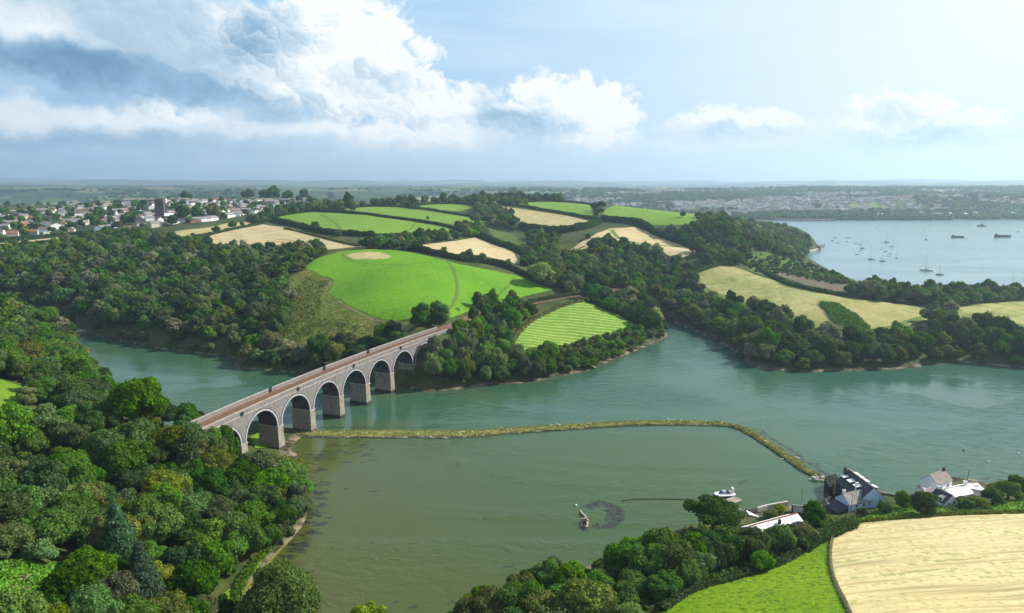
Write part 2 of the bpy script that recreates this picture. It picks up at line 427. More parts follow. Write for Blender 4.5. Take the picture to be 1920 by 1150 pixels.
def link(name, me, mat=None, parent=None):
    o = bpy.data.objects.new(name, me); COL.objects.link(o)
    if mat is not None:
        for m in (mat if isinstance(mat, (list, tuple)) else [mat]): me.materials.append(m)
    if parent is not None: o.parent = parent
    return o
def mesh_np(name, V, F, smooth=False):
    me = bpy.data.meshes.new(name)
    me.from_pydata([tuple(map(float, v)) for v in V], [], [tuple(map(int, f)) for f in F])
    if smooth: me.polygons.foreach_set('use_smooth', [True] * len(me.polygons))
    me.update(); return me
def quads_np(name, V, smooth=False, k=4):
    """V (n*k,3): independent faces"""
    n = len(V) // k
    me = bpy.data.meshes.new(name)
    me.vertices.add(n * k); me.loops.add(n * k); me.polygons.add(n)
    me.vertices.foreach_set('co', np.ascontiguousarray(V, dtype=np.float32).ravel())
    me.loops.foreach_set('vertex_index', np.arange(n * k, dtype=np.int32))
    me.polygons.foreach_set('loop_start', np.arange(0, n * k, k, dtype=np.int32))
    me.update(calc_edges=True); return me
def tag(o, label=None, cat=None, group=None, kind=None):
    if label: o['label'] = label
    if cat: o['category'] = cat
    if group: o['group'] = group
    if kind: o['kind'] = kind
    return o
def empty(name, loc, rz=0.0):
    o = bpy.data.objects.new(name, None); COL.objects.link(o)
    o.location = loc; o.rotation_euler = (0, 0, rz); o.empty_display_size = .5
    return o
def mat(name):
    m = bpy.data.materials.new(name); m.use_nodes = True
    t = NT(m.node_tree); t.n.clear()
    out = t.new('ShaderNodeOutputMaterial')
    t.out = out
    return m, t
def bsdf(t, color, rough=0.9, spec=0.2, normal=None, metal=0.0):
    b = t.new('ShaderNodeBsdfPrincipled')
    t.put(b.inputs['Base Color'], color if not isinstance(color, tuple) else (*color, 1)[:4])
    t.put(b.inputs['Roughness'], rough); b.inputs['Specular IOR Level'].default_value = spec
    b.inputs['Metallic'].default_value = metal
    if normal is not None: t.put(b.inputs['Normal'], normal)
    t.l.new(b.outputs[0], t.out.inputs[0]); return b
def bump(t, h, strength=0.5, dist=1.0):
    n = t.new('ShaderNodeBump'); t.put(n.inputs['Height'], h)
    n.inputs['Strength'].default_value = strength; n.inputs['Distance'].default_value = dist
    return n.outputs[0]
def pos(t): return t.new('ShaderNodeNewGeometry').outputs['Position']
def simple(name, c, rough=.8, spec=.25, var=.25, scale=.6, metal=0.0):
    c = tuple(v * .86 for v in c)
    """a plain material with wear: two scales of blotches"""
    m, t = mat(name); p = pos(t)
    n = t.noise(p, scale, 5, .6)
    n2 = t.noise(p, scale * 7, 3, .6)
    f = t.math('ADD', t.math('MULTIPLY', n, .65), t.math('MULTIPLY', n2, .35))
    col = t.mix(t.ramp(f, .3, .7), tuple(v * (1 - var) for v in c), tuple(min(v * (1 + var), .95) for v in c))
    bsdf(t, col, rough, spec, None, metal); return m

# ------------------------------------------------------------------ ground sheet
def ground_material():
    m, t = mat('ground_soil_and_grass'); p = pos(t)
    x, y, z = t.sep(p)
    n = t.noise(p, .05, 6, .6); n2 = t.noise(p, .35, 5, .6); n3 = t.noise(p, .012, 3, .5)
    g = t.mix(t.ramp(n, .35, .65), (.030, .060, .012), (.085, .105, .028))
    g = t.mix(t.ramp(n2, .45, .75, 0, .7), g, (.16, .15, .06))
    g = t.mix(t.ramp(n3, .4, .7, 0, .5), g, (.022, .05, .012))
    # mud, sand and weed on the tide line
    shore = t.ramp(t.math('ADD', z, t.math('MULTIPLY', n2, .8)), .75, 1.5, 1, 0)
    mud = t.mix(t.ramp(t.noise(p, .12, 5, .65), .44, .62), t.mix(t.ramp(n2, .4, .65), (.030, .028, .018), (.075, .062, .038)), (.27, .22, .15))
    g = t.mix(shore, g, mud)
    # farmland far away: patchwork of fields, hedges and woods
    vo = t.new('ShaderNodeTexVoronoi'); ve = t.new('ShaderNodeTexVoronoi', feature='DISTANCE_TO_EDGE')
    pv = t.vmath('MULTIPLY', p, (1, 0.8, 0))
    pv = t.vmath('ADD', pv, t.vmath('SCALE', t.noise(p, .002, 2, .5, 0, 1), scale=120))
    for v in (vo, ve):
        t.put(v.inputs['Vector'], pv); v.inputs['Scale'].default_value = 1 / 260
    r = t.sep(vo.outputs['Color'])
    pal = t.cramp(r[0], [(0, (.035, .07, .02)), (.28, (.05, .11, .025)), (.5, (.10, .17, .045)), (.66, (.14, .22, .06)), (.78, (.30, .25, .12)), (.9, (.06, .1, .03)), (1, (.03, .055, .018))])
    pal = t.mix(t.ramp(ve.outputs['Distance'], .03, .09, 1, 0), pal, (.02, .042, .014))
    woods = t.ramp(t.noise(p, .0016, 5, .6), .50, .56)
    pal = t.mix(woods, pal, t.mix(t.ramp(t.noise(p, .03, 3, .6), .4, .6), (.016, .036, .012), (.04, .07, .02)))
    f = t.ramp(y, 1500, 2300)
    col = t.mix(f, g, pal)
    bsdf(t, t.mix(1.0, col, (.8, .8, .8), 'MULTIPLY'), .95, .1, bump(t, n2, .6, .6)); return m
M_GROUND = ground_material()
nx, ny = len(GX), len(GY)
V = np.stack([_gx.ravel(), _gy.ravel(), GZ.ravel()], 1)
jj, ii = np.meshgrid(np.arange(ny - 1), np.arange(nx - 1), indexing='ij')
b0 = (jj * nx + ii).ravel()
F = np.stack([b0, b0 + 1, b0 + nx + 1, b0 + nx], 1)
me = bpy.data.meshes.new('ground')
me.vertices.add(len(V)); me.vertices.foreach_set('co', V.astype(np.float32).ravel())
me.loops.add(len(F) * 4); me.loops.foreach_set('vertex_index', F.astype(np.int32).ravel())
me.polygons.add(len(F)); me.polygons.foreach_set('loop_start', np.arange(0, len(F) * 4, 4, dtype=np.int32))
me.polygons.foreach_set('use_smooth', np.ones(len(F), bool))
me.update(calc_edges=True)
tag(link('ground', me, M_GROUND), 'hills, river banks and distant farmland around the creek', 'ground', kind='structure')

# ------------------------------------------------------------------ water
def water_material():
    m, t = mat('tidal_water'); p = pos(t)
    x, y, z = t.sep(p)
    silt = t.noise(p, .011, 4, .55, .6)
    silt2 = t.noise(t.vmath('MULTIPLY', p, (1, .35, 1)), .045, 4, .6, .5)
    s = t.math('ADD', t.math('MULTIPLY', silt, .7), t.math('MULTIPLY', silt2, .3))
    green = t.mix(t.ramp(s, .36, .64), (.034, .095, .066), (.060, .112, .062))
    # the pond behind the bank is shallow: brown mud shows in its west and south
    dpond = t.math('ADD', t.math('MULTIPLY', t.math('SUBTRACT', x, -55.0), .011), t.math('MULTIPLY', t.math('SUBTRACT', y, 200.0), .006))
    dpond = t.math('ADD', dpond, t.math('MULTIPLY', t.math('SUBTRACT', s, .5), 1.2))
    inpond = t.math('MULTIPLY', t.ramp(y, 280, 318, 1, 0), t.ramp(x, 70, 140, 1, 0))
    pond = t.mix(t.ramp(dpond, -.1, 1.0), (.080, .090, .024), (.056, .096, .034))
    green = t.mix(inpond, green, pond)
    teal = t.mix(t.ramp(s, .35, .65), (.034, .105, .086), (.050, .120, .092))
    green = t.mix(t.math('MULTIPLY', t.ramp(x, 40, 220), t.ramp(y, 150, 330)), green, teal)
    blue = t.mix(t.ramp(s, .35, .65), (.10, .19, .25), (.12, .215, .27))  # pale blue of the reflected sky painted into the estuary's base colour
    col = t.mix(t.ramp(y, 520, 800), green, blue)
    # wind ripples
    v = t.vmath('MULTIPLY', p, (1, 1.6, 1))
    w1 = t.noise(v, .9, 3, .6, .6); w2 = t.noise(v, .16, 3, .55, .8); w3 = t.noise(v, .035, 2, .5)
    calm = t.ramp(t.noise(t.vmath('MULTIPLY', p, (.5, 1, 1)), .012, 3, .5, 1.2), .40, .60, .12, 1.15)
    hh = t.math('MULTIPLY', t.math('ADD', t.math('MULTIPLY', w1, .14), t.math('MULTIPLY', w2, .75)), t.math('MULTIPLY', calm, t.ramp(y, 300, 1500, 1, .35)))
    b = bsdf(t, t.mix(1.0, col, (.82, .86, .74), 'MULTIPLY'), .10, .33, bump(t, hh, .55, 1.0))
    b.inputs['IOR'].default_value = 1.333
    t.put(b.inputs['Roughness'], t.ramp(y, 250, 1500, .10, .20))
    return m
M_WATER = water_material()
me = mesh_np('water', [(-24500, -660, 0), (24500, -660, 0), (24500, 25000, 0), (-24500, 25000, 0)], [(0, 1, 2, 3)])
tag(link('water', me, M_WATER), 'green tidal creek, pond and pale blue estuary', 'water', kind='structure')
# ------------------------------------------------------------------ fields: draped sheets a little above the ground
def drape(name, poly, m, lift=.30, step=6.0, wob=0.0, label=None, cat=None):
    """poly: world xy outline"""
    pts = []
    n = len(poly)
    for i in range(n):
        a = np.array(poly[i]); b = np.array(poly[(i + 1) % n]); L = np.hypot(*(b - a))
        k = max(1, int(L / step))
        for j in range(k):
            q = a + (b - a) * j / k
            if wob: q = q + wob * np.array([fbm(np.array([q[0] / 9]), np.array([q[1] / 9]), 3, 3)[0] - .44, fbm(np.array([q[0] / 9]), np.array([q[1] / 9]), 33, 3)[0] - .44])
            pts.append((float(q[0]), float(q[1])))
    nb = len(pts)
    P = np.array(pts); lo = P.min(0); hi = P.max(0)
    gx = GX[(GX > lo[0]) & (GX < hi[0])]; gy = GY[(GY > lo[1]) & (GY < hi[1])]
    if len(gx) and len(gy):
        X, Y = np.meshgrid(gx, gy); Q = np.stack([X.ravel(), Y.ravel()], 1)
        Q = Q[poly_sdf(Q, P) > 1.0]
    else: Q = np.zeros((0, 2))
    allp = [Vector(p) for p in pts] + [Vector((float(a), float(b))) for a, b in Q]
    r = mgeo.delaunay_2d_cdt(allp, [(i, (i + 1) % nb) for i in range(nb)], [list(range(nb))], 1, 1e-4)
    vs = np.array([(v[0], v[1]) for v in r[0]])
    zz = hgt(vs[:, 0], vs[:, 1]) + lift
    me = mesh_np(name, np.column_stack([vs, zz]), [tuple(f) for f in r[2]], True)
    if me.polygons and me.polygons[0].normal.z < 0: me.flip_normals()
    o = link(name, me, m)
    return tag(o, label, cat, kind='structure')
def G(lst, dz=0.0): return [ground(p[0], p[1], dz) for p in lst]


def grass_mat(name, a, b, c, stripes=None, dry=0.0, fine=1.0, patch=None, tuss=.3):
    m, t = mat(name); p = pos(t)
    a, b, c = [tuple(v * .78 for v in q) for q in (a, b, c)]
    n1 = t.noise(p, .03, 4, .55); n2 = t.noise(p, .35 * fine, 4, .65); n3 = t.noise(t.vmath('MULTIPLY', p, (1, .5, 1)), 1.6 * fine, 3, .7)
    col = t.mix(t.ramp(n1, .3, .7), a, b)
    col = t.mix(t.ramp(n2, .40, .72, 0, .75), col, c)
    col = t.mix(t.ramp(n3, .3, .7, 0, .5), col, t.mix(.5, col, (.02, .05, .004)))
    if patch:
        pp = t.noise(t.vmath('MULTIPLY', p, (.7, 1.2, 1)), .022, 5, .65, .8); col = t.mix(t.ramp(pp, .50, .68, 0, .8), col, patch)
    # tractor lines and grazed patches
    x_, y_, z_ = t.sep(p)
    tl_ = t.math('ABSOLUTE', t.math('SINE', t.math('MULTIPLY', t.math('ADD', t.math('ADD', t.math('MULTIPLY', x_, .83), t.math('MULTIPLY', y_, .56)), t.math('MULTIPLY', t.noise(p, .008, 2, .5), 60)), math.pi / 21)))
    col = t.mix(t.ramp(tl_, .0, .07, .16, 0), col, (.07, .12, .01))
    col = t.mix(t.ramp(t.noise(p, .011, 5, .6, .7), .48, .70, 0, .38), col, c)
    h = t.math('ADD', n2, t.math('MULTIPLY', n3, .6))
    if stripes:
        ang, per, sc = stripes
        x, y, z = t.sep(p)
        u = t.math('ADD', t.math('MULTIPLY', x, math.cos(ang)), t.math('MULTIPLY', y, math.sin(ang)))
        u = t.math('ADD', u, t.math('MULTIPLY', t.noise(p, .02, 2, .5), 8.0))
        s = t.math('SINE', t.math('MULTIPLY', u, 2 * math.pi / per))
        s = t.math('ADD', s, t.math('MULTIPLY', t.math('SUBTRACT', t.noise(p, .22, 4, .7), .5), 2.2))
        col = t.mix(t.ramp(s, .25, 1.1, 0, .6), col, sc)
    if dry:
        d = t.noise(t.vmath('MULTIPLY', p, (1, .6, 1)), .018, 5, .65, .5)
        col = t.mix(t.ramp(d, .5 - dry * .3, .72, 0, .8), col, (.33, .26, .11))
    tus = t.noise(p, .62 * fine, 4, .7); col = t.mix(t.ramp(tus, .50, .36, 0, tuss), col, tuple(v * .42 for v in a)); bsdf(t, col, .95, .12, bump(t, t.math('ADD', h, tus), .7, .6)); return m
M_LUSH = grass_mat('lush_pasture_grass', (.105, .30, .006), (.155, .37, .010), (.19, .40, .016), fine=.8)
M_UPPER = grass_mat('upper_pasture_grass', (.150, .31, .018), (.20, .36, .030), (.25, .38, .05))
M_CUT = grass_mat('mown_grass_in_swaths', (.13, .29, .018), (.17, .32, .03), (.20, .34, .04), stripes=(R(104), 5.0, (.42, .50, .15)))
M_NEAR = grass_mat('near_pasture_grass', (.135, .30, .003), (.20, .35, .004), (.25, .36, .012), fine=1.1, tuss=.9)
M_LAWN = grass_mat('garden_lawn', (.12, .26, .01), (.18, .33, .015), (.22, .34, .03))
M_MEADOW = grass_mat('dry_meadow_grass', (.25, .32, .055), (.44, .43, .14), (.60, .54, .25), dry=.05, fine=.4, patch=(.085, .125, .018))
M_ROUGH = grass_mat('rough_bracken_slope', (.15, .19, .035), (.24, .25, .065), (.26, .20, .07), dry=.12, fine=.6, patch=(.055, .085, .014))
M_ROUGH2 = grass_mat('rough_green_slope', (.06, .13, .02), (.11, .20, .03), (.15, .21, .05), fine=.6)
M_PLOUGH = grass_mat('bare_brown_field', (.14, .105, .075), (.19, .145, .105), (.16, .17, .08))
def straw_mat(name, a, b, ang, per, green=.25, curve=0.0):
    m, t = mat(name); p = pos(t)
    x, y, z = t.sep(p)
    a, b = [tuple(v * .80 for v in q) for q in (a, b)]
    n1 = t.noise(p, .03, 4, .6); n2 = t.noise(p, .5, 5, .7)
    wob = t.math('MULTIPLY', t.noise(p, .03, 2, .5), 6.0)
    u = t.math('ADD', t.math('ADD', t.math('MULTIPLY', x, math.cos(ang)), t.math('MULTIPLY', y, math.sin(ang))), wob)
    vv = t.math('SUBTRACT', t.math('MULTIPLY', y, math.cos(ang)), t.math('MULTIPLY', x, math.sin(ang)))
    rows = t.noise(t.comb(t.math('DIVIDE', u, per), t.math('MULTIPLY', vv, .02), 0), 1.0, 3, .6)
    tuft = t.noise(t.comb(t.math('MULTIPLY', u, 1.5), t.math('MULTIPLY', vv, .55), 0), 1.0, 4, .7)
    col = t.mix(t.ramp(n1, .3, .7), a, b)
    col = t.mix(t.ramp(rows, .38, .62, 0, .75), col, tuple(min(1, v * 1.3) for v in b))
    col = t.mix(t.ramp(rows, .46, .30, 0, .6), col, tuple(v * .62 for v in a))
    col = t.mix(t.math('MULTIPLY', t.ramp(t.math('ADD', t.math('MULTIPLY', rows, .5), t.math('MULTIPLY', n2, .55)), .53, .64), green * 2.6, clamp=True), col, (.17, .20, .035))
    col = t.mix(t.ramp(tuft, .55, .75, 0, .65), col, (.16, .12, .04))
    bsdf(t, col, .95, .1, bump(t, t.math('ADD', t.math('MULTIPLY', tuft, .6), rows), .7, .4)); return m
M_STRAW = straw_mat('stubble_straw', (.53, .43, .19), (.64, .54, .28), R(97), 2.2, .24)
M_STRAWF = straw_mat('pale_stubble', (.44, .34, .17), (.55, .44, .25), R(60), 7.0, .22)
M_STRAWG = straw_mat('stubble_going_green', (.40, .33, .15), (.48, .40, .20), R(150), 8.0, .45)

FIELDS = [
 ('pasture', M_LUSH, 'large bright green pasture on the hill above the viaduct', [(570,503),(600,483),(640,472),(690,468),(733,469),(770,474),(820,486),(863,497),(917,507),(967,517),(1000,530),(1040,543),(1000,552),(957,565),(900,575),(866,590),(827,601),(747,603),(700,596),(660,577),(630,560),(615,548),(628,532),(623,523),(597,516)]),
 ('mown_field', M_CUT, 'small green field with pale mown swaths beside the creek', [(958,668),(963,640),(985,614),(1010,598),(1050,578),(1093,567),(1130,580),(1170,597),(1197,611),(1160,627),(1120,641),(1080,653),(1030,672),(985,674)]),
 ('upper_pasture', M_UPPER, 'long green pasture with a dark tree standing on its lower left edge', [(513,408),(587,398),(640,401),(713,408),(777,417),(833,427),(880,442),(853,445),(833,440),(760,440),(693,440),(643,437),(577,427),(533,418)]),
 ('upper_pasture', M_UPPER, 'narrow green pasture second up the hill behind its long hedge', [(645,393),(693,388),(747,389),(783,394),(833,401),(880,408),(917,417),(895,424),(867,424),(833,419),(790,412),(733,405),(683,398)]),
 ('upper_pasture', M_UPPER, 'small green pasture just below the white house on the hilltop', [(780,388),(800,384),(850,383),(890,388),(867,395),(850,397),(800,392)]),
 ('stubble_field', M_STRAWG, 'wide straw field near the hilltop above a dark tree belt', [(915,386),(943,388),(1000,396),(1067,406),(1120,418),(1093,428),(1053,435),(1013,432),(977,424),(963,410),(940,397)]),
 ('upper_pasture', M_UPPER, 'green hilltop pasture in front of the white farmhouse', [(962,381),(1033,379),(1110,385),(1115,405),(1083,402),(1033,394),(983,386)]),
 ('upper_pasture', M_UPPER, 'green pasture right of the hilltop pine clump', [(1125,410),(1200,391),(1267,397),(1330,413),(1300,422),(1227,423),(1187,418)]),
 ('stubble_field', M_STRAWF, 'thin strip of straw on the skyline above the headland trees', [(1290,397),(1317,399),(1345,406),(1336,413),(1310,407)]),
 ('stubble_field', M_STRAWF, 'pale straw field just above the large bright pasture', [(755,463),(800,459),(857,452),(893,446),(933,461),(980,482),(980,498),(947,490),(900,479),(833,476),(793,474)]),
 ('stubble_field', M_STRAWF, 'pale straw field with a green track across it above the creek head', [(1085,458),(1113,442),(1143,429),(1187,426),(1220,437),(1253,451),(1283,462),(1315,473),(1293,479),(1267,488),(1247,498),(1233,482),(1200,465),(1165,456),(1133,449),(1100,466),(1060,474)]),
 ('stubble_field', M_STRAWF, 'broad straw field left of the upper pastures below the town', [(365,455),(400,441),(443,431),(493,421),(533,427),(583,438),(640,452),(680,463),(610,470),(555,466),(500,470),(467,472),(410,468)]),
 ('stubble_field', M_STRAWG, 'yellow strip field with single trees below the new houses', [(285,445),(333,434),(383,428),(427,419),(467,416),(473,422),(433,432),(367,444),(333,449),(300,454)]),
 ('stubble_field', M_STRAWF, 'pale straw strip between the town and the wood at far left', [(-60,467),(0,457),(60,451),(120,445),(178,442),(175,451),(100,459),(50,466),(0,471),(-60,480)]),
 ('meadow', M_MEADOW, 'wide golden green meadow on the right bank of the creek', [(1287,518),(1333,502),(1363,497),(1400,509),(1450,526),(1500,540),(1567,556),(1640,566),(1740,577),(1747,598),(1692,615),(1628,631),(1547,634),(1506,622),(1470,600),(1430,583),(1383,574),(1340,572),(1318,555),(1300,537)]),
 ('brown_field', M_PLOUGH, 'brown bare field above the golden meadow', [(1430,505),(1470,510),(1525,521),(1567,527),(1601,534),(1590,547),(1564,547),(1511,536),(1472,522)]),
 ('meadow', M_MEADOW, 'golden meadow at the right edge beyond the tree row', [(1784,580),(1817,574),(1873,568),(1920,566),(2100,566),(2100,620),(1920,618),(1873,614),(1831,609),(1798,606)]),
 ('rough_slope', M_ROUGH, 'bracken brown slope between the wood and the bright pasture', [(540,524),(575,505),(597,517),(622,524),(628,532),(614,547),(630,561),(660,578),(700,597),(747,604),(800,606),(760,625),(700,640),(640,655),(560,662),(525,650),(545,605),(548,560)]),
 ('rough_slope', M_ROUGH2, 'scrubby green slope between the meadow and the estuary', [(1385,495),(1410,478),(1440,474),(1500,492),(1545,512),(1590,532),(1560,527),(1500,514),(1433,504),(1440,520),(1400,507)]),
 ('rough_slope', M_ROUGH2, 'green strip of pasture in the valley below the straw fields', [(915,428),(960,440),(985,452),(990,470),(960,465),(930,450)]),
 ('rough_slope', M_ROUGH2, 'bright green valley side below the straw field with the track', [(1045,476),(1085,466),(1115,452),(1130,452),(1110,468),(1090,483),(1050,488)]),
 ('stubble_field', M_STRAW, 'golden stubble field in the bottom right corner', [(1561,1010),(1570,998),(1589,989),(1613,980),(1675,975),(1743,969),(1823,965),(1920,962),(2150,958),(2150,1330),(1640,1330),(1592,1150),(1578,1120),(1563,1085),(1556,1055)]),
 ('near_pasture', M_NEAR, 'bright green pasture sloping down left of the stubble field', [(1558,1010),(1553,1055),(1560,1087),(1575,1122),(1588,1150),(1630,1330),(1150,1330),(1190,1190),(1240,1150),(1300,1109),(1380,1084),(1450,1063),(1500,1038)]),
 ('clearing', M_LAWN, 'sunlit green clearing at the left edge of the wood', [(-80,715),(0,712),(30,722),(66,735),(52,752),(30,765),(10,779),(-80,790)]),
 ('garden', M_LAWN, 'garden glade among trees in the bottom left corner', [(-60,1080),(0,1072),(60,1062),(118,1072),(108,1108),(60,1130),(0,1160),(-60,1160)]),
 ('lawn', M_LAWN, 'narrow bright lawn along the sandy edge of the pond', [(385,1150),(391,1135),(420,1115),(446,1090),(470,1062),(497,1036),(503,1040),(480,1070),(455,1102),(436,1130),(425,1150)]),
 ('lawn', M_LAWN, 'patch of bright grass seen through the second arch', [(470,822),(492,806),(520,808),(535,822),(520,838),(480,842)]),
 ('lawn', M_LAWN, 'bright cottage lawn between the blue house and the white house', [(1596,985),(1612,973),(1650,960),(1680,950),(1720,946),(1770,955),(1780,966),(1715,970),(1660,974),(1612,980)]),
 ('lawn', M_LAWN, 'cottage lawn at the right edge above the stubble field', [(1860,960),(1858,950),(1900,942),(1990,942),(1990,956),(1920,960)]),
 ('scrub_strip', M_ROUGH2, 'dark green strip of tall weeds in the golden meadow', [(1535,570),(1567,570),(1589,583),(1614,600),(1633,618),(1617,627),(1581,629),(1564,622),(1556,595)]),
 ('shore_strip', M_ROUGH, 'sandy dry grass strip along the pond edge', [(437,1150),(455,1108),(488,1072),(512,1045),(540,1014),(549,1008),(530,1030),(505,1062),(480,1098),(462,1130),(452,1165)]),
]
for nm, m, lab, poly in FIELDS:
    lift = .30 if nm not in ('scrub_strip',) else .38
    drape(nm, G(poly), m, lift, 6.0 if nm not in ('lawn', 'shore_strip', 'garden') else 3.0, 1.2, lab, nm.replace('_', ' '))
def strip(name, line, width, m, lift, label, cat, raisez=None):
    """a ribbon laid on the ground along world points"""
    P = resample(line, 3.0); n = len(P); V = []; F = []
    for i in range(n):
        t = P[min(i + 1, n - 1)] - P[max(i - 1, 0)]; t = t / (np.hypot(*t) + 1e-9); nn = np.array([-t[1], t[0]])
        for k in (-.5, 0, .5):
            q = P[i] + nn * width * k
            V.append((q[0], q[1], float(hgt(q[0], q[1])) + lift if raisez is None else raisez))
    for i in range(n - 1):
        for k in (0, 1):
            a = i * 3 + k; F.append((a, a + 3, a + 4, a + 1))
    me = mesh_np(name, V, F, True)
    if me.polygons[0].normal.z < 0: me.flip_normals()
    return tag(link(name, me, m), label, cat, kind='structure')
def resample(line, step):
    L = np.array(line, float)
    # Catmull-Rom
    out = []
    for i in range(len(L) - 1):
        p0 = L[max(i - 1, 0)]; p1 = L[i]; p2 = L[i + 1]; p3 = L[min(i + 2, len(L) - 1)]
        k = max(1, int(np.linalg.norm(p2 - p1) / step))
        for j in range(k):
            t = j / k
            out.append(.5 * ((2 * p1) + (-p0 + p2) * t + (2 * p0 - 5 * p1 + 4 * p2 - p3) * t * t + (-p0 + 3 * p1 - 3 * p2 + p3) * t ** 3))
    out.append(L[-1]); return np.array(out)
M_TRACK = grass_mat('trodden_track', (.11, .20, .02), (.13, .23, .025), (.15, .22, .04))
M_TRACKG = grass_mat('green_track', (.11, .20, .03), (.15, .25, .04), (.2, .27, .08))
M_EARTH = grass_mat('earth_path', (.30, .21, .12), (.38, .28, .17), (.28, .24, .12))
strip('footpath', G([(832,487),(845,498),(853,515),(857,535),(856,553),(848,572),(836,588),(828,600)]), 2.6, M_TRACK, .36, 'curved darker footpath across the large bright pasture', 'footpath')
strip('footpath', G([(640,476),(655,488),(700,496),(760,497),(810,492)]), 1.8, M_TRACK, .36, 'faint curved footpath below the straw patch in the pasture', 'footpath')
strip('footpath', G([(966,520),(955,535),(935,553),(915,566)]), 1.8, M_TRACK, .36, 'faint footpath at the right end of the bright pasture', 'footpath')
strip('footpath', G([(600,402),(620,413),(640,430)]), 3, M_TRACK, .36, 'faint tractor line up the left upper pasture', 'footpath')
strip('footpath', G([(778,418),(772,428),(757,437)]), 3, M_TRACK, .36, 'faint tractor line up the right of the upper pasture', 'footpath')
strip('farm_track', G([(1146,431),(1160,447),(1190,455),(1230,460),(1290,464)]), 6, M_TRACKG, .36, 'green track curving across the straw field above the creek', 'track')
strip('farm_track', G([(1303,525),(1318,540),(1345,553),(1380,566),(1420,580)]), 6, M_TRACKG, .36, 'green mown track along the lower left of the golden meadow', 'track')
strip('farm_track', G([(1630,624),(1680,612),(1740,594)]), 6, M_TRACKG, .36, 'green mown track along the lower right of the golden meadow', 'track')
strip('farm_track', G([(1790,590),(1830,600),(1880,606),(1930,611)]), 4, M_TRACKG, .36, 'green track across the meadow at the right edge', 'track')
strip('earth_path', G([(-10,1112),(20,1100),(40,1085),(66,1082),(60,1100),(30,1125),(0,1140)]), 2.2, M_EARTH, .40, 'curving earth path in the garden glade', 'path')
strip('earth_path', G([(630,563),(655,578),(690,596),(720,604),(748,606)]), 1.6, M_EARTH, .42, 'thin pale path along the lower edge of the bright pasture', 'path')
strip('earth_path', G([(690,596),(704,615),(712,630)]), 1.4, M_EARTH, .42, 'thin pale path running down the bracken slope', 'path')
drape('straw_patch', G([(648,481),(660,476),(690,473.5),(712,474),(735,481),(728,486),(700,488),(665,487)]), M_STRAWG, .42, 3, 2.5, 'oval patch of dry straw at the top of the bright pasture', 'straw patch')
# ------------------------------------------------------------------ railway viaduct
def stone_mat(name, a, b, course=.45, stain=.5, spots=.35):
    a, b = [tuple(v * .86 for v in q) for q in (a, b)]
    m, t = mat(name); p = pos(t)
    x, y, z = t.sep(p)
    u = t.math('ADD', t.math('MULTIPLY', x, float(VD[0])), t.math('MULTIPLY', y, float(VD[1])))
    v = t.math('ADD', t.math('MULTIPLY', x, float(VN[0])), t.math('MULTIPLY', y, float(VN[1])))
    br = t.new('ShaderNodeTexBrick'); t.put(br.inputs['Vector'], t.comb(t.math('ADD', u, v), z, 0)); br.inputs['Scale'].default_value = 1.0
    br.inputs['Brick Width'].default_value = 1.0; br.inputs['Row Height'].default_value = course; br.inputs['Mortar Size'].default_value = .025
    br.inputs['Color1'].default_value = (.25, .25, .25, 1); br.inputs['Color2'].default_value = (.75, .75, .75, 1); br.inputs['Mortar'].default_value = (.1, .1, .1, 1)
    n1 = t.noise(p, .35, 5, .6); n2 = t.noise(t.vmath('MULTIPLY', p, (1, 1, .18)), .9, 5, .65)
    f = t.math('ADD', t.math('MULTIPLY', t.sep(br.outputs['Color'])[0], .45), t.math('MULTIPLY', n1, .6))
    col = t.mix(t.ramp(f, .2, .85), a, b)
    col = t.mix(t.ramp(n2, .52, .72, 0, stain), col, tuple(v * .3 for v in a))
    col = t.mix(t.ramp(t.noise(p, .8, 4, .6), .6, .75, 0, spots), col, (.42, .38, .31))
    tide = t.ramp(z, .7, 2.1, 1, 0)
    col = t.mix(tide, col, (.035, .035, .028))
    bsdf(t, col, .9, .2, bump(t, f, .5, .06)); return m
M_SPAN = stone_mat('viaduct_grey_masonry', (.165, .153, .150), (.265, .247, .238), .4, .6)
M_PIER = stone_mat('viaduct_pier_masonry', (.19, .17, .14), (.38, .335, .275), .55, .7, .4)
M_RING = simple('arch_ring_blue_brick', (.40, .40, .43), .8, .25, .2, 1.2)
M_HOOD = simple('dark_hood_moulding', (.09, .085, .095), .85, .2, .3, 1.2)
M_SOFFIT = simple('dark_soffit_brick', (.085, .08, .085), .95, .1, .45, .5)  # darker brick tone on the arch undersides
M_COPE = simple('pale_coping_stone', (.40, .355, .30), .85, .2, .3, .8)
M_BALLAST = simple('rusty_brown_ballast', (.24, .12, .07), .95, .1, .3, .9)
M_RAIL = simple('worn_steel_rail', (.36, .27, .21), .4, .5, .2, 2, .6)
M_SLEEP = simple('weathered_sleepers', (.17, .12, .095), .9, .1, .35, 2)
M_IRON = simple('dark_iron', (.035, .033, .03), .7, .3, .3, 2)
M_BUDD = None

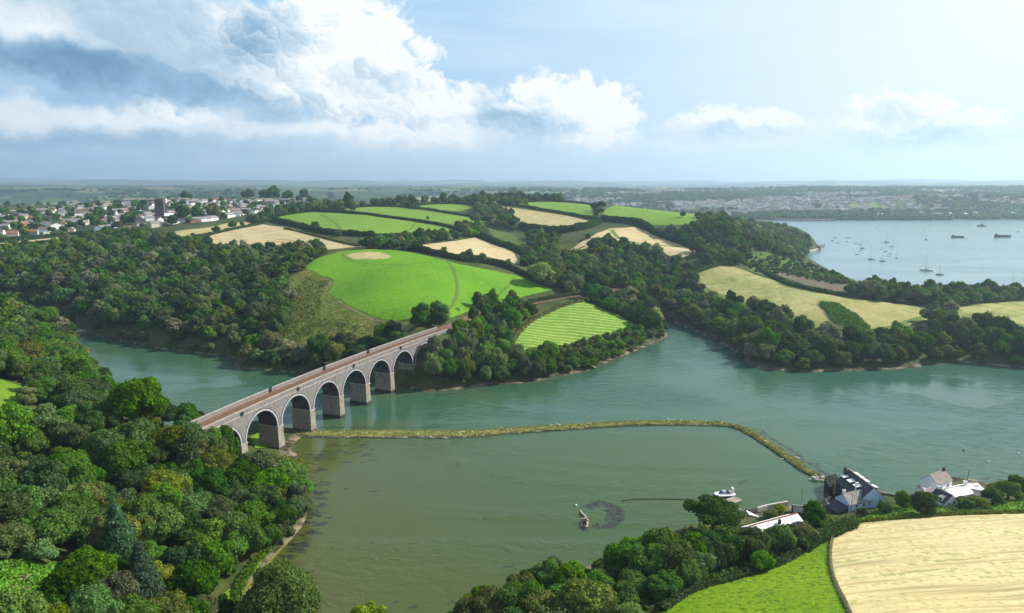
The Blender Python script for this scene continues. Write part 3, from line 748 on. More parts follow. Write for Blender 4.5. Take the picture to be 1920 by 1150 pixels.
via = empty('viaduct', vpt(-10, VW / 2, 0))
tag(via, 'long grey stone railway viaduct crossing the creek on round arches', 'viaduct')
VO = Vector(via.location)
class MB:
    def __init__(s): s.v = []; s.f = []
    def quad(s, a, b, c, d):
        n = len(s.v); s.v += [a, b, c, d]; s.f.append((n, n + 1, n + 2, n + 3))
    def poly(s, pts):
        n = len(s.v); s.v += list(pts); s.f.append(tuple(range(n, n + len(pts))))
    def hull8(s, p):
        """8 points: bottom 4 (ccw) then top 4"""
        n = len(s.v); s.v += list(p)
        for f in ((3, 2, 1, 0), (4, 5, 6, 7), (0, 1, 5, 4), (1, 2, 6, 5), (2, 3, 7, 6), (3, 0, 4, 7)): s.f.append(tuple(n + i for i in f))
    def box(s, x0, x1, y0, y1, z0, z1):
        s.hull8([(x0, y0, z0), (x1, y0, z0), (x1, y1, z0), (x0, y1, z0), (x0, y0, z1), (x1, y0, z1), (x1, y1, z1), (x0, y1, z1)])
    def bar(s, a, b, w, h=None, up=(0, 0, 1)):
        a = Vector(a); b = Vector(b); d = (b - a).normalized(); h = h or w
        u = Vector(up)
        if abs(d.dot(u)) > .95: u = Vector((1, 0, 0))
        sx = d.cross(u).normalized(); sy = sx.cross(d).normalized()
        q = []
        for p in (a, b):
            for i, j in ((-1, -1), (1, -1), (1, 1), (-1, 1)): q.append(tuple(p + sx * i * w / 2 + sy * j * h / 2))
        s.hull8(q)
    def tube(s, pts, r, k=6):
        """round bar along points with radius (or one per point)"""
        pts = [Vector(p) for p in pts]; n0 = len(s.v); m = len(pts)
        for i, p in enumerate(pts):
            d = (pts[min(i + 1, m - 1)] - pts[max(i - 1, 0)]).normalized()
            u = Vector((0, 0, 1)) if abs(d.z) < .9 else Vector((1, 0, 0))
            sx = d.cross(u).normalized(); sy = sx.cross(d).normalized()
            rr = r[i] if isinstance(r, (list, tuple)) else r
            for j in range(k):
                a = 2 * math.pi * j / k
                s.v.append(tuple(p + sx * math.cos(a) * rr + sy * math.sin(a) * rr))
        for i in range(m - 1):
            for j in range(k):
                a = n0 + i * k + j; b = n0 + i * k + (j + 1) % k
                s.f.append((a, b, b + k, a + k))
        s.f.append(tuple(n0 + j for j in reversed(range(k)))); s.f.append(tuple(n0 + (m - 1) * k + j for j in range(k)))
    def build(s, name, m, parent=None, smooth=False, off=None, fix=True):
        V = s.v
        if off is not None: V = [(a[0] - off[0], a[1] - off[1], a[2] - off[2]) for a in V]
        me = mesh_np(name, V, s.f, smooth)
        if fix:
            bm = bmesh.new(); bm.from_mesh(me); bmesh.ops.remove_doubles(bm, verts=bm.verts, dist=1e-4)
            bmesh.ops.recalc_face_normals(bm, faces=bm.faces); bm.to_mesh(me); bm.free()
        return link(name, me, m, parent)

SPAN = 22.0; P2C = 33.2; PHW = 1.55                       # pier pitch, second pier, half width at springing
PIERS = [P2C + SPAN * k for k in range(-1, 6)]
CROWN = 20.3; ARAD = SPAN / 2 - PHW; SPRING = CROWN - ARAD
S0, S1 = P2C - 2 * SPAN, P2C + 6 * SPAN
DECK = 22.35; PARAP = 24.3
def arch_bottom(s):
    """underside of the spandrel at s"""
    k = (s - P2C) / SPAN; c = P2C + (math.floor(k) + .5) * SPAN
    dd = abs(s - c)
    if dd >= ARAD: return SPRING
    return SPRING + math.sqrt(ARAD ** 2 - dd ** 2)
ss = set()
for k in range(-2, 6):
    c = P2C + (k + .5) * SPAN
    for j in range(0, 33): ss.add(round(c - ARAD * math.cos(math.pi * j / 32), 4))
ss |= {S0 - 0.0, S1 + 0.0}
ss = sorted(ss)
sp = MB(); sof = MB()
for a, b in zip(ss[:-1], ss[1:]):
    za, zb = arch_bottom(a), arch_bottom(b)
    if b - a > 2.5: za = zb = SPRING
    for off in (0.0, VW):
        sp.quad(vpt(a, off, za), vpt(b, off, zb), vpt(b, off, DECK), vpt(a, off, DECK))
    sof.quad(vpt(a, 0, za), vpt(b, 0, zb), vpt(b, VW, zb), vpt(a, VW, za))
# solid abutments
for a, b in ((S0 - 14, S0), (S1, S1 + 16)):
    for off in (0.0, VW): sp.quad(vpt(a, off, 8), vpt(b, off, 8), vpt(b, off, DECK), vpt(a, off, DECK))
for a in (S0, S1): sp.quad(vpt(a, 0, 0), vpt(a, VW, 0), vpt(a, VW, DECK), vpt(a, 0, DECK))
sp.build('spandrel_wall', M_SPAN, via, off=VO)
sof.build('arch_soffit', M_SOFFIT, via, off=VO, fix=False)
# arch rings, one per arch on the near face and the far face
for k in range(-2, 6):
    c = P2C + (k + .5) * SPAN
    rg = MB(); hd = MB()
    N = 28
    for j in range(N):
        a0, a1 = math.pi * j / N, math.pi * (j + 1) / N
        def P(a, r, off): return vpt(c - r * math.cos(a), off, SPRING + r * math.sin(a))
        for r0, r1, mb, pr in ((ARAD - .02, ARAD + .72, rg, .07), (ARAD + .72, ARAD + .98, hd, .16)):
            for base, sgn in ((0.0, -1), (VW, 1)):
                o0, o1 = base + sgn * -.02, base + sgn * pr
                mb.hull8([P(a0, r0, o0), P(a1, r0, o0), P(a1, r0, o1), P(a0, r0, o1), P(a0, r1, o0), P(a1, r1, o0), P(a1, r1, o1), P(a0, r1, o1)])
    r_ = rg.build('arch_ring', M_RING, via, off=VO)
    hd.build('hood_moulding', M_HOOD, r_, off=VO)
for s in PIERS:
    pb = MB()
    def ringp(hw, ex, z): return [vpt(s - hw, -ex, z), vpt(s + hw, -ex, z), vpt(s + hw, VW + ex, z), vpt(s - hw, VW + ex, z)]
    lv = [(2.0, .55, -4), (1.96, .5, .4), (PHW + .12, .16, SPRING - .5)]
    for (h0, e0, z0), (h1, e1, z1) in zip(lv[:-1], lv[1:]):
        pb.hull8(ringp(h0, e0, z0) + ringp(h1, e1, z1))
    po = pb.build('pier', M_PIER, via, off=VO, fix=False)
    cb = MB(); cb.hull8(ringp(PHW + .35, .38, SPRING - .5) + ringp(PHW + .35, .38, SPRING - .05))
    cb.build('pier_cap', M_COPE, po, off=VO)
# parapets in lengths between refuges
def run(mb, s0, s1, o0, o1, z0, z1, step=4.0):
    n = max(1, int((s1 - s0) / step))
    for i in range(n):
        a = s0 + (s1 - s0) * i / n; b = s0 + (s1 - s0) * (i + 1) / n
        mb.hull8([vpt(a, o0, z0), vpt(b, o0, z0), vpt(b, o1, z0), vpt(a, o1, z0), vpt(a, o0, z1), vpt(b, o0, z1), vpt(b, o1, z1), vpt(a, o1, z1)])
E0, E1 = S0 - 14, S1 + 16
for o0, o1, c0, c1, st in ((-.12, .42, -.2, .5, -.26), (VW - .42, VW + .12, VW - .5, VW + .2, VW + .0)):
    pm = MB(); run(pm, E0, E1, o0, o1, DECK, PARAP - .18)
    pp = pm.build('parapet', M_SPAN, via, off=VO)
    cm = MB(); run(cm, E0, E1, c0, c1, PARAP - .18, PARAP)
    cm.build('coping', M_COPE, pp, off=VO)
    sm = MB(); run(sm, E0, E1, st, st + .26, DECK - .35, DECK)
    sm.build('string_course', M_COPE, pp, off=VO)
# refuges: dark iron boxes cantilevered through the parapet
for s, off in ((11, -1), (33.2 + 6, VW), (46, -1), (77, VW), (88, -1), (113, VW), (130, -1)):
    rm = MB()
    if off < 0: run(rm, s - .55, s + .55, -.7, -.27, DECK + .3, PARAP - .5); run(rm, s - .65, s + .65, -.75, -.28, DECK + .1, DECK + .28)
    else: run(rm, s - .5, s + .5, VW - 1.0, VW - .55, DECK + .5, PARAP + .55)
    rm.build('refuge', M_IRON, via, off=VO)
dk = MB(); run(dk, E0, E1, .42, VW - .42, DECK - .5, DECK + .18)
dk.build('deck', M_BALLAST, via, off=VO)


def track(name, line, label, catn):
    """double track along world points with z; returns Empty"""
    L = np.array(line)
    e = empty(name, tuple(L[0])); tag(e, label, catn)
    for o in (-1.75, 1.75):
        sl = MB()
        dist = 0
        for a, b in zip(L[:-1], L[1:]):
            d = (b - a); ln = np.linalg.norm(d); d = d / ln; n = np.array([-d[1], d[0], 0])
            for t in np.arange(0, ln, 1.4):
                p = a + d * t + n * o
                sl.bar(tuple(p - n * 1.25 + (0, 0, .05)), tuple(p + n * 1.25 + (0, 0, .05)), .34, .16)
        sl.build('sleepers', M_SLEEP, e, off=L[0], fix=False)['kind'] = 'stuff'
        for g in (-.75, .75):
            rb = MB()
            for a, b in zip(L[:-1], L[1:]):
                d = (b - a) / np.linalg.norm(b - a); n = np.array([-d[1], d[0], 0])
                rb.bar(tuple(a + n * (o + g) + (0, 0, .2)), tuple(b + n * (o + g) + (0, 0, .2)), .12, .18)
            rb.build('rail', M_RAIL, e, off=L[0], fix=False)
    return e
vl = [np.array(vpt(s, VW / 2, DECK + .2)) for s in np.linspace(E0, E1, 40)]
track('railway_track', vl, 'rusty double railway track along the top of the viaduct', 'railway track')
def onland(line):
    P = resample(line, 6.0)
    return [np.array((p[0], p[1], RAILZ + .12)) for p in P]
M_BAL2 = M_BALLAST
for ln, lab in ((rail_n[1:], 'rusty double railway track curving through the cutting beyond the viaduct'), (rail_s[:3], 'short railway track disappearing into the wood at the near end of the viaduct')):
    strip('railway_bed', [tuple(p) for p in ln], 10.5, M_BALLAST, .28, lab.replace('double railway track', 'ballast bed').replace('railway track', 'ballast bed'), 'railway bed')
    track('railway_track', onland(ln), lab, 'railway track')
# ------------------------------------------------------------------ trees
def foliage_mat(name, trans=.35, inst=False):
    m, t = mat(name)
    oi = t.new('ShaderNodeObjectInfo'); ge = t.new('ShaderNodeNewGeometry')
    hs = t.new('ShaderNodeHueSaturation')
    rnd = oi.outputs['Random']; isl = ge.outputs['Random Per Island']
    t.put(hs.inputs['Hue'], t.ramp(rnd, 0, 1, .497, .532, False))
    t.put(hs.inputs['Saturation'], t.ramp(t.math('FRACT', t.math('MULTIPLY', rnd, 7.31)), 0, 1, .72, 1.15, False))
    val = t.math('MULTIPLY', t.ramp(t.math('FRACT', t.math('MULTIPLY', rnd, 3.77)), 0, 1, .68, 1.40, False), t.ramp(isl, 0, 1, .62, 1.42, False))
    t.put(hs.inputs['Value'], val)
    if inst:
        an = t.new('ShaderNodeAttribute', attribute_type='INSTANCER', attribute_name='tint'); t.put(hs.inputs['Color'], an.outputs['Color'])
    else: t.put(hs.inputs['Color'], oi.outputs['Color'])
    d = t.new('ShaderNodeBsdfDiffuse'); tr = t.new('ShaderNodeBsdfTranslucent'); mx = t.new('ShaderNodeMixShader')
    t.put(d.inputs[0], hs.outputs[0])
    t.put(tr.inputs[0], t.mix(1.0, hs.outputs[0], (1.25, 1.25, .45), 'MULTIPLY'))
    mx.inputs[0].default_value = trans
    t.l.new(d.outputs[0], mx.inputs[1]); t.l.new(tr.outputs[0], mx.inputs[2]); t.l.new(mx.outputs[0], t.out.inputs[0])
    return m
M_LEAF = foliage_mat('broadleaf_foliage'); M_LEAFI = foliage_mat('woodland_foliage', inst=True)
M_BARK = simple('grey_brown_bark', (.09, .075, .055), .95, .1, .35, 3)
TONES = {'dark green': (.036, .076, .016), 'deep green': (.050, .098, .017), 'mid green': (.070, .130, .022), 'fresh green': (.095, .175, .024),
         'yellow green': (.165, .215, .020), 'grey green': (.095, .125, .058), 'olive': (.095, .115, .024), 'bronze': (.085, .065, .020), 'blue green': (.055, .105, .060), 'silvery': (.17, .175, .115)}
TONES = {k: tuple(q * f_ for q, f_ in zip(v, (1.24, 1.20, 1.0))) for k, v in TONES.items()}

ICO = []
def _ico():
    bm = bmesh.new(); bmesh.ops.create_icosphere(bm, subdivisions=1, radius=1.0)
    V = np.array([v.co[:] for v in bm.verts]); F = np.array([[v.index for v in f.verts] for f in bm.faces]); bm.free(); return V, F
ICO_V, ICO_F = _ico()
def rdir(g, n, zmin=-1.0):
    v = g.normal(size=(n * 4 + 60, 3)); v /= np.linalg.norm(v, axis=1)[:, None]
    v = v[v[:, 2] > zmin]
    while len(v) < n:
        e = g.normal(size=(n * 4, 3)); e /= np.linalg.norm(e, axis=1)[:, None]; v = np.concatenate([v, e[e[:, 2] > zmin]])
    return v[:n]
def leaf_cards(g, P, N, size):
    n = len(P)
    a = np.cross(N, g.normal(size=(n, 3))); a /= np.linalg.norm(a, axis=1)[:, None] + 1e-9
    b = np.cross(N, a); b /= np.linalg.norm(b, axis=1)[:, None] + 1e-9
    s = size * g.uniform(.65, 1.35, n)[:, None]; r = g.uniform(.55, .9, n)[:, None]
    bend = N * s * g.uniform(-.25, .1, n)[:, None]
    V = np.stack([P - a * s, P - b * s * r + bend, P + a * s, P + b * s * r + bend], 1)
    return V.reshape(-1, 3)
def crown_mesh(name, g, nl, nleaf, lsize, aspect=.85, cz=1.02, kind='round'):
    if kind == 'pine':
        c = []
        for k in range(nl):
            a = g.uniform(0, 6.28); r = g.uniform(.1, .8) ** .7; z = cz + g.uniform(-.35, .55) * (1.05 - r)
            c.append((r * math.cos(a), r * math.sin(a), z))
        c = np.array(c); rad = g.uniform(.26, .4, nl); sq = np.array([1, 1, .42])
    elif kind == 'cone':
        c = []; rad = []
        for k in range(nl):
            f = (k + .5) / nl; a = k * 2.4; r = .62 * (1 - f) * g.uniform(.7, 1.1)
            c.append((r * math.cos(a), r * math.sin(a), .35 + 2.0 * f)); rad.append(.16 + .3 * (1 - f))
        c = np.array(c); rad = np.array(rad); sq = np.array([1, 1, .75])
    else:
        d = rdir(g, nl, -.55); rr = g.uniform(.42, .88, nl)[:, None]
        c = d * rr * np.array([1, 1, aspect]) + np.array([0, 0, cz]); c[:, :2] *= 1 + .12 * np.sin(2 * np.arctan2(c[:, 1], c[:, 0]) + g.uniform(0, 6))[:, None]
        rad = g.uniform(.19, .44, nl) * (1.22 - .42 * rr[:, 0]); sq = np.array([1, 1, .88])
    # leaves over the lobes
    w_ = rad ** 2; idx = g.choice(nl, nleaf * 2, p=w_ / w_.sum())
    u = rdir(g, nleaf * 2)
    rr = (g.uniform(.84, 1.12, nleaf * 2) + (g.random(nleaf * 2) < .12) * g.uniform(0, .3, nleaf * 2))[:, None]
    P = c[idx] + u * rad[idx][:, None] * rr * sq
    # drop what is buried in other lobes or deep under the crown
    keep = np.ones(len(P), bool)
    for k in range(nl):
        dd = np.linalg.norm((P - c[k]) / sq, axis=1)
        keep &= (dd > rad[k] * .80) | (idx == k)
    P, u = P[keep][:nleaf], u[keep][:nleaf]
    N = u + .5 * g.normal(size=u.shape) + np.array([0, 0, .12]); N /= np.linalg.norm(N, axis=1)[:, None]
    LV = leaf_cards(g, P, N, lsize)
    CV = []; CF = []
    for k in range(nl):
        v = ICO_V * rad[k] * .86 * sq * g.uniform(.85, 1.1, (len(ICO_V), 1)) + c[k]
        CF.append(ICO_F + len(CV) * len(ICO_V)); CV.append(v)
    if kind == 'round':
        v = ICO_V * np.array([.62, .62, .62 * aspect]) + np.array([0, 0, cz]); CF.append(ICO_F + len(CV) * len(ICO_V)); CV.append(v)
    CV = np.concatenate(CV); CF = np.concatenate(CF)
    n = len(LV) // 4; nc = len(CV)
    me = bpy.data.meshes.new(name)
    V = np.concatenate([LV, CV]).astype(np.float32)
    me.vertices.add(len(V)); me.vertices.foreach_set('co', V.ravel())
    loops = np.concatenate([np.arange(n * 4), (CF + n * 4).ravel()]).astype(np.int32)
    starts = np.concatenate([np.arange(0, n * 4, 4), n * 4 + np.arange(0, len(CF) * 3, 3)]).astype(np.int32)
    me.loops.add(len(loops)); me.loops.foreach_set('vertex_index', loops)
    me.polygons.add(len(starts)); me.polygons.foreach_set('loop_start', starts)
    me.update(calc_edges=True); me.materials.append(M_LEAF); return me
def trunk_mesh(name, g, h=1.0, r=.075):
    mb = MB()
    lean = g.uniform(-.06, .06, 2)
    mb.tube([(0, 0, -.12), (0, 0, .02), (lean[0] * .5, lean[1] * .5, h * .5), (lean[0], lean[1], h)], [r * 1.5, r * 1.15, r * .9, r * .55], 7)
    for k in range(5):
        a = k * 1.257 + g.uniform(-.4, .4); z0 = h * g.uniform(.4, .75); L = g.uniform(.45, .7)
        mb.tube([(lean[0] * z0, lean[1] * z0, z0), (math.cos(a) * L * .5, math.sin(a) * L * .5, z0 + .22), (math.cos(a) * L, math.sin(a) * L, z0 + .5)], [r * .5, r * .33, r * .15], 5)
    me = mesh_np(name, mb.v, mb.f); me.materials.append(M_BARK); return me
BIGC = crown_mesh('crown', np.random.default_rng(5), 46, 13000, .040, .9, 1.0)
g_ = np.random.default_rng(21)
NEAR = [crown_mesh('crown', g_, 30 + 4 * k, 5600, .062, .80 + .05 * k, 1.0 + .03 * k) for k in range(5)]
MID = [crown_mesh('crown', g_, 20 + 2 * k, 1300, .115, .80 + .06 * k, 1.0) for k in range(4)]
FARC = [crown_mesh('crown', g_, 12, 300, .20, .85, .95) for k in range(2)]
PINE = [crown_mesh('crown', g_, 26, 4200, .055, 1, 1.25, 'pine'), crown_mesh('crown', g_, 18, 900, .11, 1, 1.3, 'pine')]
CONE = [crown_mesh('crown', g_, 26, 4200, .05, 1, 1.1, 'cone')]
TRUNK = [trunk_mesh('trunk', g_, 1.0, .07 + .01 * k) for k in range(3)]
PTRUNK = trunk_mesh('trunk', g_, 1.35, .06)

TREE_LIST = []          # every tree object, for labels
def tree(name, x, y, rad, tone, crown, trunk, hz=1.0, rz=None, sink=0.0, z=None):
    z = float(hgt(x, y)) if z is None else z
    e = empty(name, (x, y, z - sink), random.uniform(0, 6.28) if rz is None else rz)
    e.scale = (rad, rad, rad * hz)
    c = bpy.data.objects.new('crown', crown); COL.objects.link(c); c.parent = e
    col = TONES[tone]; c.color = (*col, 1)
    k = bpy.data.objects.new('trunk', trunk); COL.objects.link(k); k.parent = e
    return e

FPOLY = [(nm, np.array(G(poly))) for nm, m, lab, poly in FIELDS]
OPEN = [p for nm, p in FPOLY if nm not in ('scrub_strip',)]
OPEN_BB = [(p.min(0), p.max(0)) for p in OPEN]
def in_open(x, y, pad=0.0):
    for p, (lo, hi) in zip(OPEN, OPEN_BB):
        if lo[0] <= x <= hi[0] and lo[1] <= y <= hi[1] and inpoly(x, y, p): return True
    return False
RAILPTS = np.array([vpt(s, VW / 2)[:2] for s in np.arange(S0 - 10, S1 + 14, 4)])
RAILLAND = np.array([tuple(p) for ln in (rail_n, rail_s[:2]) for p in resample(ln, 4.0)])
KEEP_CLEAR = [(*ground(px_, py_)[:2], r_) for px_, py_, r_ in ((20, 780, 10), (-5, 795, 10), (52, 770, 7), (-40, 800, 10), (30, 800, 6), (545, 872, 9), (522, 866, 9), (500, 856, 7), (480, 846, 6), (455, 832, 5), (1425, 992, 5), (1455, 985, 6), (1485, 975, 5), (1375, 955, 5), (1410, 965, 5), (1440, 968, 6), (1500, 955, 7), (1480, 960, 5), (1610, 950, 12), (1580, 960, 6), (1770, 940, 9), (1800, 930, 9), (1840, 930, 9), (1745, 930, 6), (1620, 965, 6))] + [(*vpt(a_, b_)[:2], c_) for a_, b_, c_ in ((2, -5, 5), (8, -6, 6), (14, -7, 6), (20, -8, 6), (27, -8, 6))]        # (x, y, radius) buildings, poles
def scatter(poly, spacing, g, other=None):
    P = np.array(list(poly) + list(other or [])); lo = P.min(0); hi = P.max(0)
    cell = spacing / 1.4142; grid = {}; out = []
    area = (hi - lo).prod(); n = int(area / spacing ** 2 * 16) + 30
    for x, y in g.uniform(lo, hi, (n, 2)):
        i, j = int((x - lo[0]) / cell), int((y - lo[1]) / cell)
        ok = True
        for a in range(i - 2, i + 3):
            for b in range(j - 2, j + 3):
                q = grid.get((a, b))
                if q and (q[0] - x) ** 2 + (q[1] - y) ** 2 < spacing ** 2: ok = False; break
            if not ok: break
        if ok and (inpoly(x, y, poly) or (other and inpoly(x, y, other))): grid[(i, j)] = (x, y); out.append((x, y))
    return out
# name, pixel outline of the canopy, canopy lift, spacing, radius range, tones, height factor
MIXA = ['dark green', 'deep green', 'deep green', 'deep green', 'mid green', 'deep green', 'mid green', 'deep green', 'mid green', 'mid green', 'olive', 'dark green', 'fresh green', 'deep green', 'grey green', 'mid green']
MIXB = ['dark green', 'dark green', 'deep green', 'deep green', 'mid green', 'grey green', 'olive', 'dark green', 'mid green', 'silvery']
MIXC = ['deep green', 'mid green', 'mid green', 'fresh green', 'olive', 'grey green']
REGIONS = [
 ('the wood left of the viaduct', [(-220,585),(-60,598),(50,618),(100,638),(140,660),(150,684),(188,708),(208,745),(290,756),(310,772),(375,790),(420,800),(470,835),(500,855),(540,855),(583,878),(580,905),(562,922),(570,970),(550,995),(520,1025),(490,1058),(462,1088),(432,1135),(420,1170),(400,1260),(-330,1230)], 11, 6.3, (3.3, 6.6), MIXA, 1.0),
 ('the wood on the north bank', [(-250,480),(0,478),(100,466),(180,452),(240,442),(300,452),(340,458),(420,473),(500,477),(560,468),(605,463),(598,478),(560,492),(536,520),(548,560),(543,605),(520,645),(560,664),(640,655),(700,642),(760,626),(800,608),(800,575),(826,592),(826,612),(700,665),(600,704),(545,702),(450,692),(440,670),(350,662),(250,647),(170,626),(120,612),(60,592),(-250,590)], 7, 8.0, (4.2, 7.0), MIXB, 1.0),
 ('the grove at the far end of the viaduct', [(800,650),(842,618),(860,598),(900,572),(960,574),(988,582),(998,602),(965,632),(952,668),(985,682),(1030,668),(1040,705),(1000,715),(900,724),(830,730),(795,715)], 8, 6.4, (3.6, 6.0), MIXC, 1.25),
 ('the bank of the creek behind the left wood', [(-80,582),(50,598),(100,620),(142,648),(150,664),(185,690),(215,735),(190,745),(150,700),(120,660),(60,632),(-80,612)], 2, 5.0, (2.8, 4.6), MIXA, .95),
 ('the trees along the pond edge', [(500,872),(558,872),(572,908),(562,960),(545,988),(515,1018),(490,1046),(466,1080),(440,1122),(410,1190),(330,1190),(395,1080),(440,1000),(475,930)], 3, 4.3, (2.5, 4.6), MIXA, 1.05),
 ('the trees around the garden glade', [(-140,960),(150,990),(210,1080),(160,1200),(-160,1200)], 3, 6.2, (2.8, 4.8), MIXA, 1.0),
 ('the slope below the near end of the viaduct', [(225,850),(300,815),(372,795),(420,812),(470,845),(480,880),(430,930),(300,940),(215,905)], 4, 4.6, (3.0, 4.6), MIXA, 1.05),
 ('the bank below the mown field', [(1030,672),(1080,655),(1120,643),(1160,629),(1200,612),(1240,622),(1245,632),(1160,670),(1100,695),(1040,705)], 4, 5.2, (2.2, 3.8), MIXC, .9),
 ('the valley wood at the head of the creek', [(1003,524),(1030,482),(1080,476),(1110,462),(1165,465),(1200,472),(1233,488),(1247,502),(1290,506),(1285,522),(1300,545),(1320,562),(1340,578),(1383,580),(1430,588),(1420,640),(1385,655),(1340,632),(1290,614),(1236,600),(1215,612),(1195,602),(1130,578),(1100,566),(1112,550),(1050,540),(1003,530)], 7, 8.0, (4.5, 7.6), MIXB, 1.0),
 ('the valley side along the right shore', [(1420,590),(1470,604),(1506,628),(1547,640),(1620,640),(1690,640),(1750,628),(1785,648),(1830,622),(1960,640),(1960,690),(1800,678),(1740,682),(1680,690),(1600,694),(1500,696),(1420,684),(1395,650)], 7, 8.8, (4.8, 7.8), MIXB, 1.0),
 ('the headland above the estuary', [(1215,428),(1300,424),(1340,408),(1395,413),(1430,418),(1470,424),(1500,438),(1532,462),(1500,478),(1470,478),(1415,476),(1380,494),(1330,490),(1312,470),(1260,450)], 7, 8.6, (4.2, 7.2), MIXB, 1.0),
 ('the tree row along the estuary', [(1585,558),(1640,545),(1750,552),(1840,550),(1930,545),(1930,566),(1820,573),(1785,580),(1788,600),(1750,600),(1738,577),(1640,566)], 6, 7.2, (4.2, 6.5), MIXB, 1.05),
 ('the trees below the green pasture', [(820,1160),(850,1110),(950,1095),(1000,1060),(1060,1045),(1150,1045),(1190,1012),(1240,1000),(1300,1018),(1350,1020),(1400,1022),(1470,1018),(1500,1010),(1540,992),(1560,994),(1500,1028),(1440,1062),(1380,1086),(1300,1110),(1240,1150),(1210,1210),(820,1220)], 8, 6.0, (3.3, 6.2), MIXC, 1.05),
 ('the tree belt between the hill fields', [(893,378),(920,383),(945,400),(968,415),(962,428),(930,420),(905,407),(893,395)], 5, 10, (4.5, 7), MIXB, 1.0),
 ('the clump below the upper pastures', [(860,424),(880,417),(900,424),(908,440),(885,442)], 5, 9, (4.5, 6.5), MIXC, 1.0),
 ('the tall hedge above the straw field', [(690,452),(740,443),(850,440),(857,446),(830,459),(760,462),(740,466),(690,464)], 4, 8.5, (4, 6), MIXB, .95),
 ('the valley below the straw fields', [(985,450),(1000,443),(1047,452),(1040,476),(1000,492),(985,472)], 5, 9.5, (4.5, 6.5), MIXC, 1.0),
 ('the scrub above the estuary', [(1385,495),(1420,474),(1500,488),(1560,510),(1605,530),(1570,532),(1480,514),(1430,510)], 2, 7.5, (1.2, 3.8), MIXC, .85),
 ('the hilltop pine clump', [(1122,388),(1190,386),(1198,402),(1160,408),(1122,405)], 5, 11, (5, 7.5), ['dark green'], 1.25),
 ('the skyline left of the headland', [(1205,378),(1258,380),(1262,388),(1205,388)], 5, 13, (5, 7), ['dark green'], 1.1),
 ('the skyline wood behind the white farm', [(905,372),(1010,370),(1055,374),(1052,381),(960,380),(905,384)], 6, 15, (6, 8.5), ['dark green', 'deep green', 'olive'], 1.0),
 ('the skyline row above the upper pastures', [(640,385),(700,380),(780,377),(900,373),(900,381),(780,386),(700,388),(640,391)], 6, 14, (6, 8.5), ['dark green', 'deep green'], 1.05),
 ('the town edge', [(480,402),(520,392),(640,380),(645,392),(590,396),(515,404)], 5, 13, (5, 7.5), ['dark green', 'deep green', 'mid green', 'olive'], 1.0),
 ('the hedge below the town', [(175,448),(285,440),(330,430),(400,420),(470,410),(500,406),(505,412),(430,420),(333,436),(290,444),(180,452)], 4, 9, (4, 6), MIXB, .9),
]
RECS = []
gs = np.random.default_rng(99)
for ri, (rn, poly, dz, spc, (ra, rb), tones, hf) in enumerate(REGIONS):
    wp = [ground(a, b, dz) for a, b in poly]
    wp0 = [ground(a, b, 0) for a, b in poly] if rn != 'the wood left of the viaduct' and rn.split()[1] in ('wood', 'grove', 'bank', 'valley', 'tree') else None
    for x, y in scatter(wp, spc, gs, wp0):
        rad = gs.uniform(ra, rb) * (1.12 if gs.random() < .15 else 1)
        sd = float(shore_d(x, y))
        if sd < .6 or hgt(x, y) < .3: continue
        rad = min(rad, 3.2 + sd * .45)
        q = np.hypot(*(RAILPTS - (x, y)).T).min()
        z0 = float(hgt(x, y))
        if q < 5.5 + rad * .95:
            if q < 7.5 or z0 + 1.9 * rad * hf > DECK: continue
        if np.hypot(*(RAILLAND - (x, y)).T).min() < 4 + rad * .65: continue
        if any((x - a) ** 2 + (y - b) ** 2 < (c + rad * .7) ** 2 for a, b, c in KEEP_CLEAR): continue
        if rn != 'the scrub above the estuary' and (in_open(x, y) or in_open(x + rad * .35, y) or in_open(x - rad * .35, y) or in_open(x, y - rad * .4)): continue
        # tones come in patches
        v = fbm(np.array([x / 38.0 + ri]), np.array([y / 38.0]), 71, 2)[0] * 1.33 + gs.normal() * .16
        tone = tones[int(np.clip(v, 0, .999) * len(tones))] if gs.random() < .55 else tones[gs.integers(len(tones))]
        RECS.append([x, y, rad, tone, ri, hf * gs.uniform(.78, 1.28)])
def appar(r):
    px, py = proj((r[0], r[1], hgt(r[0], r[1]) + r[2]))
    vis = -60 < px < 1980 and py < 1190
    return (r[2] / math.hypot(r[0], r[1], 90)) * (1 if vis else .0)
RECS.sort(key=appar, reverse=True)
N_OBJ = 290
